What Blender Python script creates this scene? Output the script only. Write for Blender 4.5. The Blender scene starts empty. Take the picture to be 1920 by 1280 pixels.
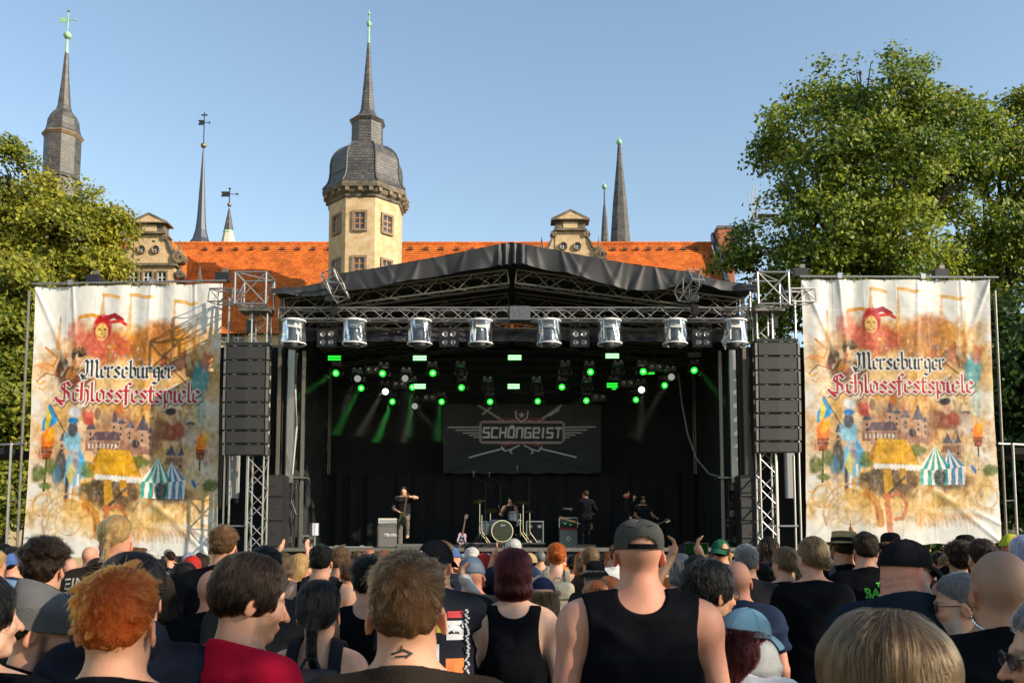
import bpy, math, random
import numpy as np
from mathutils import Vector, Matrix, Quaternion
rnd = random.Random(7)
rng = np.random.default_rng(11)
R = math.radians
scene = bpy.context.scene
col = scene.collection

# ------------------------------------------------------------------ camera, sky, sun, exposure
FPX, PPX, PPY, PITCH, CAMZ = 1700.0, 960.0, 891.0, R(5.0), 1.75
cam_data = bpy.data.cameras.new('camera')
cam = bpy.data.objects.new('camera', cam_data); col.objects.link(cam)
cam.location = (0, 0, CAMZ); cam.rotation_euler = (R(90) + PITCH, 0, 0)
cam_data.sensor_width = 36.0; cam_data.lens = 36.0 * FPX / 1920
cam_data.shift_y = (PPY - 640.0) / 1920
cam_data.clip_start = 0.05; cam_data.clip_end = 3000
cam_data.dof.use_dof = True; cam_data.dof.focus_distance = 14.0; cam_data.dof.aperture_fstop = 14.0
scene.camera = cam

SUN_AZ, SUN_EL = R(117.0), R(26.0)          # azimuth clockwise from +Y: over the camera's right shoulder
world = bpy.data.worlds.new('World'); scene.world = world; world.use_nodes = True
wn = world.node_tree; wn.nodes.clear()
sky = wn.nodes.new('ShaderNodeTexSky'); sky.sky_type = 'NISHITA'; sky.sun_disc = False
sky.sun_elevation = SUN_EL; sky.sun_rotation = SUN_AZ
sky.altitude = 100; sky.air_density = 1.35; sky.dust_density = 0.15; sky.ozone_density = 0.8
bg = wn.nodes.new('ShaderNodeBackground'); bg.inputs['Strength'].default_value = 0.125
wo = wn.nodes.new('ShaderNodeOutputWorld')
wn.links.new(sky.outputs[0], bg.inputs[0]); wn.links.new(bg.outputs[0], wo.inputs[0])
sun_data = bpy.data.lights.new('sun', 'SUN'); sun_data.energy = 4.8; sun_data.angle = R(0.53)
sun_data.color = (1.0, 0.86, 0.68)
sun = bpy.data.objects.new('sun', sun_data); col.objects.link(sun)
TO_SUN = Vector((math.sin(SUN_AZ) * math.cos(SUN_EL), math.cos(SUN_AZ) * math.cos(SUN_EL), math.sin(SUN_EL)))
sun.rotation_euler = TO_SUN.to_track_quat('Z', 'Y').to_euler(); sun.location = (20, -20, 30)
vs = scene.view_settings
vs.view_transform = 'Standard'; vs.look = 'None'; vs.exposure = 0.78; vs.gamma = 1.0; vs.use_curve_mapping = False
cy = scene.cycles
cy.use_denoising = True; cy.max_bounces = 8; cy.diffuse_bounces = 3; cy.glossy_bounces = 3
cy.transmission_bounces = 6; cy.transparent_max_bounces = 12; cy.volume_bounces = 0
cy.caustics_reflective = False; cy.caustics_refractive = False
cy.sample_clamp_indirect = 6.0

def at(px, py, Y):
    """world point seen at photograph pixel (px, py) at distance Y in front of the camera"""
    dx, dy = (px - PPX) / FPX, (PPY - py) / FPX
    cp, sp = math.cos(PITCH), math.sin(PITCH)
    d = Vector((dx, cp - dy * sp, sp + dy * cp))
    t = Y / d.y
    return Vector((d.x * t, Y, CAMZ + d.z * t))
def wx(px, py, Y): return at(px, py, Y).x
def wz(py, Y): return at(960, py, Y).z

# ------------------------------------------------------------------ helpers
def tag(o, label=None, cat=None, group=None, kind=None):
    if label: o['label'] = label
    if cat: o['category'] = cat
    if group: o['group'] = group
    if kind: o['kind'] = kind
    return o
def empty(name, loc=(0, 0, 0), rz=0.0, parent=None):
    o = bpy.data.objects.new(name, None); col.objects.link(o)
    o.empty_display_size = 0.1
    o.location = loc; o.rotation_euler = (0, 0, rz)
    if parent: o.parent = parent
    return o
def add(name, me, mat=None, parent=None, loc=None, rot=None, scale=None):
    o = bpy.data.objects.new(name, me); col.objects.link(o)
    if mat is not None:
        if len(me.materials) == 0: me.materials.append(mat)
        elif me.materials[0] is not mat:
            o.material_slots[0].link = 'OBJECT'; o.material_slots[0].material = mat
    if parent: o.parent = parent
    if loc is not None: o.location = loc
    if rot is not None: o.rotation_euler = rot
    if scale is not None: o.scale = scale
    return o
def mesh_np(name, V, F, smooth=True, sharp=None):
    """mesh from numpy vertices and an (n,3) or (n,4) face array"""
    V = np.asarray(V, np.float32); F = np.asarray(F, np.int32)
    me = bpy.data.meshes.new(name)
    n, k = F.shape
    me.vertices.add(len(V)); me.vertices.foreach_set('co', V.ravel())
    me.loops.add(n * k); me.loops.foreach_set('vertex_index', F.ravel())
    me.polygons.add(n)
    me.polygons.foreach_set('loop_start', np.arange(0, n * k, k, dtype=np.int32))
    if hasattr(me.polygons[0], 'loop_total') if n else False:
        try: me.polygons.foreach_set('loop_total', np.full(n, k, np.int32))
        except Exception: pass
    me.polygons.foreach_set('use_smooth', np.full(n, bool(smooth)))
    me.update(calc_edges=True); me.validate()
    if sharp: me.set_sharp_from_angle(angle=R(sharp))
    return me
def set_col(me, C, name='Col'):
    a = me.color_attributes.new(name, 'FLOAT_COLOR', 'POINT')
    C4 = np.ones((len(me.vertices), 4), np.float32); C4[:, :3] = C
    a.data.foreach_set('color', C4.ravel())
class MB:
    def __init__(s): s.v = []; s.f = []
    def quad(s, a, b, c, d):
        i = len(s.v); s.v += [tuple(a), tuple(b), tuple(c), tuple(d)]; s.f.append((i, i + 1, i + 2, i + 3)); return s
    def poly(s, pts):
        i = len(s.v); s.v += [tuple(p) for p in pts]; s.f.append(tuple(range(i, i + len(pts)))); return s
    def box(s, c, size, M=None):
        x, y, z = size[0] / 2, size[1] / 2, size[2] / 2
        i = len(s.v); c = Vector(c)
        for p in ((-x, -y, -z), (x, -y, -z), (x, y, -z), (-x, y, -z), (-x, -y, z), (x, -y, z), (x, y, z), (-x, y, z)):
            p = Vector(p)
            if M is not None: p = M @ p
            s.v.append(tuple(c + p))
        for f in ((0, 3, 2, 1), (4, 5, 6, 7), (0, 1, 5, 4), (1, 2, 6, 5), (2, 3, 7, 6), (3, 0, 4, 7)):
            s.f.append(tuple(i + k for k in f))
        return s
    def bbox(s, x0, x1, y0, y1, z0, z1): return s.box(((x0 + x1) / 2, (y0 + y1) / 2, (z0 + z1) / 2), (abs(x1 - x0), abs(y1 - y0), abs(z1 - z0)))
    def tube(s, p0, p1, r, n=8, r2=None, caps=True):
        p0, p1 = Vector(p0), Vector(p1); d = (p1 - p0)
        if d.length < 1e-6: return s
        q = d.to_track_quat('Z', 'Y'); r2 = r if r2 is None else r2; i = len(s.v)
        for k in range(n):
            a = 2 * math.pi * k / n; u = q @ Vector((math.cos(a), math.sin(a), 0))
            s.v.append(tuple(p0 + u * r)); s.v.append(tuple(p1 + u * r2))
        for k in range(n):
            a, b = i + 2 * k, i + 2 * ((k + 1) % n); s.f.append((a, b, b + 1, a + 1))
        if caps:
            s.f.append(tuple(i + 2 * k for k in range(n))[::-1]); s.f.append(tuple(i + 2 * k + 1 for k in range(n)))
        return s
    def path(s, pts, r, n=6):
        pts = [Vector(p) for p in pts]; i = len(s.v); m = len(pts)
        for j, p in enumerate(pts):
            d = pts[min(j + 1, m - 1)] - pts[max(j - 1, 0)]; q = d.to_track_quat('Z', 'Y')
            rr = r[j] if isinstance(r, (list, tuple)) else r
            for k in range(n):
                a = 2 * math.pi * k / n; s.v.append(tuple(p + q @ Vector((math.cos(a) * rr, math.sin(a) * rr, 0))))
        for j in range(m - 1):
            for k in range(n):
                a, b = i + j * n + k, i + j * n + (k + 1) % n; s.f.append((a, b, b + n, a + n))
        s.f.append(tuple(i + k for k in range(n))[::-1]); s.f.append(tuple(i + (m - 1) * n + k for k in range(n)))
        return s
    def lathe(s, prof, n=16, c=(0, 0, 0), ph=0.0, M=None, caps=True):
        i = len(s.v); c = Vector(c); m = len(prof)
        for (r, z) in prof:
            for k in range(n):
                a = ph + 2 * math.pi * k / n; p = Vector((r * math.cos(a), r * math.sin(a), z))
                if M is not None: p = M @ p
                s.v.append(tuple(c + p))
        for j in range(m - 1):
            for k in range(n):
                a, b = i + j * n + k, i + j * n + (k + 1) % n; s.f.append((a, b, b + n, a + n))
        if caps:
            s.f.append(tuple(i + k for k in range(n))[::-1]); s.f.append(tuple(i + (m - 1) * n + k for k in range(n)))
        return s
    def prism(s, poly, y0, y1, axis='y', o=(0, 0, 0)):
        """polygon in (x,z) extruded along y from y0 to y1 (counter-clockwise seen from -y)"""
        i = len(s.v); n = len(poly); o = Vector(o)
        for y in (y0, y1):
            for (a, b) in poly:
                p = Vector((a, y, b)) if axis == 'y' else (Vector((y, a, b)) if axis == 'x' else Vector((a, b, y)))
                s.v.append(tuple(o + p))
        s.f.append(tuple(range(i, i + n))); s.f.append(tuple(range(i + n, i + 2 * n))[::-1])
        for k in range(n):
            a, b = i + k, i + (k + 1) % n; s.f.append((b, a, a + n, b + n))
        return s
    def mesh(s, name, smooth=None):
        me = bpy.data.meshes.new(name); me.from_pydata(s.v, [], s.f); me.update()
        if smooth:
            me.polygons.foreach_set('use_smooth', np.ones(len(me.polygons), bool)); me.set_sharp_from_angle(angle=R(smooth))
        return me
    def build(s, name, mat, parent=None, smooth=None, loc=None, rot=None):
        return add(name, s.mesh(name, smooth), mat, parent, loc, rot)

# ------------------------------------------------------------------ materials
MATS = {}
def nt(name):
    m = bpy.data.materials.new(name); m.use_nodes = True; t = m.node_tree; t.nodes.clear()
    out = t.nodes.new('ShaderNodeOutputMaterial'); return m, t, out
def sock(node, *names):
    for n in names:
        if n in node.inputs: return node.inputs[n]
    return None
def pmat(name, c, rough=0.6, metal=0.0, var=0.0, vscale=3.0, bump=0.0, bscale=40.0, spec=0.5, c2=None, coat=0.0, sss=0.0, stretch=None, detail=4.0):
    if name in MATS: return MATS[name]
    m, t, out = nt(name); b = t.nodes.new('ShaderNodeBsdfPrincipled'); t.links.new(b.outputs[0], out.inputs[0])
    b.inputs['Base Color'].default_value = (*c, 1); b.inputs['Roughness'].default_value = rough; b.inputs['Metallic'].default_value = metal
    sock(b, 'Specular IOR Level').default_value = spec
    if coat: sock(b, 'Coat Weight').default_value = coat
    tc = None
    if var or c2 or bump:
        tc = t.nodes.new('ShaderNodeTexCoord'); mp = t.nodes.new('ShaderNodeMapping'); t.links.new(tc.outputs['Object'], mp.inputs[0])
        if stretch: mp.inputs['Scale'].default_value = stretch
    if var or c2:
        n = t.nodes.new('ShaderNodeTexNoise'); n.inputs['Scale'].default_value = vscale; n.inputs['Detail'].default_value = detail; n.inputs['Roughness'].default_value = 0.62
        t.links.new(mp.outputs[0], n.inputs['Vector'])
        mx = t.nodes.new('ShaderNodeMix'); mx.data_type = 'RGBA'
        ca = c; cb = c2 if c2 else tuple(min(1, x * (1 + var)) for x in c); ca = c if c2 else tuple(x * (1 - var) for x in c)
        mx.inputs[6].default_value = (*ca, 1); mx.inputs[7].default_value = (*cb, 1)
        rp = t.nodes.new('ShaderNodeMapRange'); rp.inputs[1].default_value = 0.3; rp.inputs[2].default_value = 0.7
        t.links.new(n.outputs[0], rp.inputs[0]); t.links.new(rp.outputs[0], mx.inputs[0]); t.links.new(mx.outputs[2], b.inputs['Base Color'])
    if bump:
        n2 = t.nodes.new('ShaderNodeTexNoise'); n2.inputs['Scale'].default_value = bscale; n2.inputs['Detail'].default_value = 3
        t.links.new(mp.outputs[0], n2.inputs['Vector'])
        bp = t.nodes.new('ShaderNodeBump'); bp.inputs['Strength'].default_value = bump; bp.inputs['Distance'].default_value = 0.02
        t.links.new(n2.outputs[0], bp.inputs['Height']); t.links.new(bp.outputs[0], b.inputs['Normal'])
    if sss:
        sock(b, 'Subsurface Weight').default_value = sss; sock(b, 'Subsurface Radius').default_value = (0.012, 0.004, 0.002)
        try: sock(b, 'Subsurface Scale').default_value = 1.0
        except Exception: pass
    MATS[name] = m; return m
def emat(name, c, strength):
    if name in MATS: return MATS[name]
    m, t, out = nt(name); e = t.nodes.new('ShaderNodeEmission'); e.inputs[0].default_value = (*c, 1); e.inputs[1].default_value = strength
    t.links.new(e.outputs[0], out.inputs[0]); MATS[name] = m; return m
def brickmat(name, c1, c2, mortar, sx, sz, rough=0.8, bump=0.4, ms=0.02, offset=0.5, axis='XZ', var=0.25, spec=0.3):
    """brick / tile / slate courses on object coordinates"""
    if name in MATS: return MATS[name]
    m, t, out = nt(name); b = t.nodes.new('ShaderNodeBsdfPrincipled'); t.links.new(b.outputs[0], out.inputs[0]); b.inputs['Roughness'].default_value = rough
    sock(b, 'Specular IOR Level').default_value = spec
    tc = t.nodes.new('ShaderNodeTexCoord'); sp = t.nodes.new('ShaderNodeSeparateXYZ'); cb = t.nodes.new('ShaderNodeCombineXYZ')
    t.links.new(tc.outputs['Object'], sp.inputs[0])
    if axis == 'XZ': t.links.new(sp.outputs[0], cb.inputs[0])
    elif axis == 'YZ': t.links.new(sp.outputs[1], cb.inputs[0])
    else:                                             # round things: angle x radius-free
        a = t.nodes.new('ShaderNodeMath'); a.operation = 'ADD'; t.links.new(sp.outputs[0], a.inputs[0]); t.links.new(sp.outputs[1], a.inputs[1]); t.links.new(a.outputs[0], cb.inputs[0])
    t.links.new(sp.outputs[2], cb.inputs[1])
    br = t.nodes.new('ShaderNodeTexBrick'); t.links.new(cb.outputs[0], br.inputs['Vector'])
    br.offset = offset; br.inputs['Scale'].default_value = 1.0
    br.inputs['Brick Width'].default_value = sx; br.inputs['Row Height'].default_value = sz; br.inputs['Mortar Size'].default_value = ms
    br.inputs['Color1'].default_value = (*c1, 1); br.inputs['Color2'].default_value = (*c2, 1); br.inputs['Mortar'].default_value = (*mortar, 1)
    n = t.nodes.new('ShaderNodeTexNoise'); n.inputs['Scale'].default_value = 1.3; n.inputs['Detail'].default_value = 6; t.links.new(tc.outputs['Object'], n.inputs['Vector'])
    hs = t.nodes.new('ShaderNodeHueSaturation'); mr = t.nodes.new('ShaderNodeMapRange'); mr.inputs[1].default_value = 0.3; mr.inputs[2].default_value = 0.7
    mr.inputs[3].default_value = 1 - var; mr.inputs[4].default_value = 1 + var
    t.links.new(n.outputs[0], mr.inputs[0]); t.links.new(mr.outputs[0], hs.inputs['Value']); t.links.new(br.outputs[0], hs.inputs['Color']); t.links.new(hs.outputs[0], b.inputs['Base Color'])
    bp = t.nodes.new('ShaderNodeBump'); bp.inputs['Strength'].default_value = bump; bp.inputs['Distance'].default_value = 0.03; bp.invert = True
    t.links.new(br.outputs['Fac'], bp.inputs['Height']); t.links.new(bp.outputs[0], b.inputs['Normal'])
    MATS[name] = m; return m
def vcmat(name, rough=0.7, spec=0.3, sss=0.0, bump=0.0, bscale=200.0, trans=0.0, attr='Col'):
    """colour from the mesh's own colour attribute"""
    if name in MATS: return MATS[name]
    m, t, out = nt(name); b = t.nodes.new('ShaderNodeBsdfPrincipled'); t.links.new(b.outputs[0], out.inputs[0])
    b.inputs['Roughness'].default_value = rough; sock(b, 'Specular IOR Level').default_value = spec
    a = t.nodes.new('ShaderNodeAttribute'); a.attribute_name = attr; t.links.new(a.outputs['Color'], b.inputs['Base Color'])
    if sss:
        sock(b, 'Subsurface Weight').default_value = sss; sock(b, 'Subsurface Radius').default_value = (1.0, 0.35, 0.18); sock(b, 'Subsurface Scale').default_value = 0.012
    if bump:
        tc = t.nodes.new('ShaderNodeTexCoord'); n2 = t.nodes.new('ShaderNodeTexNoise'); n2.inputs['Scale'].default_value = bscale; n2.inputs['Detail'].default_value = 3
        t.links.new(tc.outputs['Object'], n2.inputs['Vector'])
        bp = t.nodes.new('ShaderNodeBump'); bp.inputs['Strength'].default_value = bump; bp.inputs['Distance'].default_value = 0.004
        t.links.new(n2.outputs[0], bp.inputs['Height']); t.links.new(bp.outputs[0], b.inputs['Normal'])
    if trans:
        tr = t.nodes.new('ShaderNodeBsdfTranslucent'); mx = t.nodes.new('ShaderNodeMixShader'); mx.inputs[0].default_value = trans
        t.links.new(a.outputs['Color'], tr.inputs[0]); t.links.new(b.outputs[0], mx.inputs[1]); t.links.new(tr.outputs[0], mx.inputs[2]); t.links.new(mx.outputs[0], out.inputs[0])
    MATS[name] = m; return m

UNIT = {}
def unit_mesh(kind, mat, n=8):
    k = (kind, mat.name, n)
    if k not in UNIT:
        b = MB()
        if kind == 'tube': b.tube((0, 0, 0), (0, 0, 1), 1.0, n)
        else: b.box((0, 0, 0), (1, 1, 1))
        me = b.mesh(kind, 40 if kind == 'tube' else None); me.materials.append(mat); UNIT[k] = me
    return UNIT[k]
def tube_obj(name, p0, p1, r, mat, parent=None, n=8):
    p0, p1 = Vector(p0), Vector(p1); d = p1 - p0
    o = bpy.data.objects.new(name, unit_mesh('tube', mat, n)); col.objects.link(o)
    o.location = p0; o.rotation_euler = d.to_track_quat('Z', 'Y').to_euler(); o.scale = (r, r, d.length)
    if parent: o.parent = parent; o.location = p0 - parent.location if parent.type == 'EMPTY' else p0
    return o
def box_obj(name, c, size, mat, parent=None, rot=None):
    o = bpy.data.objects.new(name, unit_mesh('box', mat)); col.objects.link(o)
    o.location = c; o.scale = size
    if rot is not None: o.rotation_euler = rot
    if parent: o.parent = parent
    return o
def copy_tree(o, parent=None):
    c = o.copy(); col.objects.link(c); c.parent = parent
    for ch in o.children: copy_tree(ch, c)
    return c
# value noise on numpy arrays
def vnoise(P, seed=0):
    P = np.asarray(P, np.float64); I = np.floor(P).astype(np.int64); F = P - I; F = F * F * (3 - 2 * F)
    def h(ix):
        v = (ix[..., 0] * 374761393 + ix[..., 1] * 668265263 + ix[..., 2] * 2147483647 + seed * 974634777) & 0xffffffff
        v = ((v ^ (v >> 13)) * 1274126177) & 0xffffffff
        return ((v ^ (v >> 16)) & 0xffff) / 65535.0
    r = 0
    for dx in (0, 1):
        for dy in (0, 1):
            for dz in (0, 1):
                w = (F[..., 0] if dx else 1 - F[..., 0]) * (F[..., 1] if dy else 1 - F[..., 1]) * (F[..., 2] if dz else 1 - F[..., 2])
                r = r + w * h(I + np.array([dx, dy, dz]))
    return r
def fbm(P, oct=3, seed=0):
    r, a, s = 0, 0.5, 0
    P = np.asarray(P, np.float64)
    for k in range(oct): r = r + a * vnoise(P * 2 ** k, seed + k); s += a; a *= 0.5
    return r / s
# ------------------------------------------------------------------ ground
M_ground = pmat('ground_grit', (0.16, 0.13, 0.09), 0.95, c2=(0.08, 0.10, 0.045), vscale=0.6, bump=0.6, bscale=30)
g = MB().quad((-400, -150, 0), (400, -150, 0), (400, 900, 0), (-400, 900, 0)).build('ground', M_ground); tag(g, 'trodden grit and grass ground under the crowd', 'ground', kind='structure')

# ------------------------------------------------------------------ castle
M_plaster = pmat('plaster_cream', (0.42, 0.275, 0.13), 0.9, c2=(0.60, 0.46, 0.28), vscale=2.4, bump=0.15, bscale=6)
M_plaster2 = pmat('plaster_pale', (0.42, 0.32, 0.18), 0.9, c2=(0.54, 0.44, 0.27), vscale=0.8, bump=0.15, bscale=8)
M_stone = pmat('sandstone_trim', (0.15, 0.105, 0.065), 0.9, c2=(0.27, 0.20, 0.125), vscale=2.5, bump=0.3, bscale=12)
M_stone_dark = pmat('weathered_stone', (0.05, 0.045, 0.04), 0.9, c2=(0.20, 0.165, 0.11), vscale=2.0, bump=0.3, bscale=12)
M_tile = brickmat('clay_roof_tiles', (0.70, 0.19, 0.024), (0.54, 0.125, 0.02), (0.15, 0.035, 0.010), 0.19, 0.165, bump=0.5, ms=0.012, var=0.3)
M_slate = brickmat('slate', (0.052, 0.051, 0.051), (0.105, 0.095, 0.083), (0.014, 0.0135, 0.013), 0.26, 0.17, rough=0.55, bump=0.8, ms=0.014, var=0.3, axis='ROUND', spec=0.5)
M_slate_b = pmat('slate_edge', (0.06, 0.06, 0.065), 0.6)
M_copper = pmat('copper_verdigris', (0.26, 0.46, 0.28), 0.55, var=0.25, vscale=5)
M_gilt = pmat('tarnished_gilt', (0.22, 0.17, 0.08), 0.45, metal=0.6)
M_iron = pmat('dark_iron', (0.03, 0.03, 0.03), 0.5, metal=0.4)
M_wood = pmat('window_wood', (0.40, 0.16, 0.04), 0.6)
M_woodw = pmat('window_white', (0.55, 0.55, 0.52), 0.6)
M_glass = pmat('window_glass', (0.03, 0.04, 0.055), 0.08, spec=0.8)
M_brick = brickmat('chimney_brick', (0.42, 0.12, 0.05), (0.34, 0.10, 0.045), (0.25, 0.16, 0.11), 0.22, 0.075, ms=0.01, var=0.15)
M_lead = pmat('lead_sheet', (0.05, 0.06, 0.075), 0.5, metal=0.3)

WY = 52.0; RY = 58.0                                        # front wall and ridge of the castle wing
eave_z = wz(622, WY); ridge_z = wz(457, RY)
wing = empty('castle_wing', (0, WY, 0)); tag(wing, 'long castle wing with steep orange tiled roof behind the stage', 'building')
X0, X1 = at(-250, 457, RY).x, at(1333, 457, RY).x
def W(x, y, z): return (x, y - WY, z)
MB().bbox(X0, X1, 0, 12, 0, eave_z).build('wall', M_plaster2, wing)
# roof as stepped tile courses, both slopes
b = MB(); nc = 44; slope = math.hypot(RY - WY, ridge_z - eave_z)
for side in (1, -1):
    for i in range(nc):
        t0, t1 = i / nc, (i + 1.25) / nc
        y0 = -0.35 + (RY - WY + 0.35) * t0; y1 = -0.35 + (RY - WY + 0.35) * min(t1, 1); z0 = eave_z - 0.2 + (ridge_z - eave_z + 0.2) * t0; z1 = eave_z - 0.2 + (ridge_z - eave_z + 0.2) * min(t1, 1)
        nz, ny = 0.035, -0.035
        if side < 0: y0, y1 = 2 * (RY - WY) - y0, 2 * (RY - WY) - y1; ny = -ny
        nseg = 24 if side > 0 else 1
        for k in range(nseg):                              # the old roof sags a little between its trusses
            xa, xb = X0 + (X1 - X0) * k / nseg, X0 + (X1 - X0) * (k + 1) / nseg
            sa, sb = 0.05 * math.sin(k * 1.7), 0.05 * math.sin((k + 1) * 1.7)
            q = [(xa, y0 + ny, z0 + nz + sa), (xb, y0 + ny, z0 + nz + sb), (xb, y1, z1 + sb), (xa, y1, z1 + sa)]
            e = [(xa, y0, z0 - 0.01 + sa), (xb, y0, z0 - 0.01 + sb), (xb, y0 + ny, z0 + nz + sb), (xa, y0 + ny, z0 + nz + sa)]
            if side < 0: q, e = q[::-1], e[::-1]
            b.quad(*q); b.quad(*e)
roof = b.build('roof', M_tile, wing); roof['kind'] = 'stuff'
rb = MB()
for i in range(150):
    xa = X0 + (X1 - X0) * i / 150; rb.tube((xa, RY - WY, ridge_z + 0.0), (xa + (X1 - X0) / 150 + 0.06, RY - WY, ridge_z + 0.03), 0.13, 8)
rt = rb.build('ridge_tiles', M_tile, wing, 40); rt['kind'] = 'stuff'
M_hook = pmat('roof_hook', (0.10, 0.04, 0.02), 0.7)
for px in list(range(385, 620, 29)) + list(range(770, 960, 29)) + list(range(1150, 1310, 22)):   # snow hooks on the tiles
    p = at(px, 469, RY - 0.55); box_obj('snow_hook', (p.x, RY - WY - 0.62, ridge_z - 0.55), (0.28, 0.14, 0.16), M_hook, wing)
# firewall parapet at the gable end
b = MB().prism([(-0.6, eave_z - 0.6), (6.0, ridge_z + 0.35), (6.0, ridge_z + 0.62), (5.6, ridge_z + 0.62), (-0.9, eave_z - 0.3)], X1 - 0.02, X1 + 0.28, axis='x'); b.build('gable_parapet', M_lead, wing)
MB().prism([(0, 0), (12, 0), (12, eave_z), (6, ridge_z - 0.1), (0, eave_z)], X1 - 0.35, X1 - 0.06, axis='x').build('gable_wall', M_plaster2, wing)
def window(parent, cx, y, z0, z1, w, matf=M_wood, nx=2, nz=3, surround=0.14, smat=M_stone, M=None):
    """window on a wall facing -y at y: stone surround, frame bars, panes"""
    M = M or Matrix.Identity(4)
    def T(o): o.matrix_local = M @ o.matrix_local; return o
    s = MB(); s.bbox(cx - w / 2 - surround, cx - w / 2, y - 0.07, y + 0.10, z0 - surround, z1 + surround); s.bbox(cx + w / 2, cx + w / 2 + surround, y - 0.07, y + 0.10, z0 - surround, z1 + surround)
    s.bbox(cx - w / 2, cx + w / 2, y - 0.066, y + 0.10, z1, z1 + surround); s.bbox(cx - w / 2, cx + w / 2, y - 0.10, y + 0.10, z0 - surround, z0)
    win = T(s.build('window', smat, parent))
    f = MB(); t = 0.06
    for i in range(nx + 1): xx = cx - w / 2 + w * i / nx; f.bbox(xx - t / 2, xx + t / 2, y - 0.012, y + 0.05, z0, z1)
    for k in range(nz + 1): zz = z0 + (z1 - z0) * k / nz; f.bbox(cx - w / 2, cx + w / 2, y - 0.008, y + 0.046, zz - t / 2, zz + t / 2)
    fr = f.build('frame', matf, win)
    for i in range(nx):
        for k in range(nz):
            xa = cx - w / 2 + w * i / nx; za = z0 + (z1 - z0) * k / nz
            tl = rnd.uniform(-.012, .012)
            MB().quad((xa, y + 0.012 + tl, za), (xa + w / nx, y + 0.012 - tl, za), (xa + w / nx, y + 0.012 - tl, za + (z1 - z0) / nz), (xa, y + 0.012 + tl, za + (z1 - z0) / nz)).build('pane', M_glass, win)
    return win
for px in (424, 447):
    c = at(px, 632, WY); window(wing, c.x, -0.02, wz(641, WY), wz(626, WY), 0.5, M_woodw, 2, 2, 0.08)
for k in range(26):
    xx = X0 + 1.5 + k * (X1 - X0 - 3) / 25
    if abs(xx - at(435, 632, WY).x) < 1.3: continue
    window(wing, xx, -0.02, eave_z - 2.4, eave_z - 0.9, 0.9, M_woodw, 2, 2, 0.12)

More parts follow.
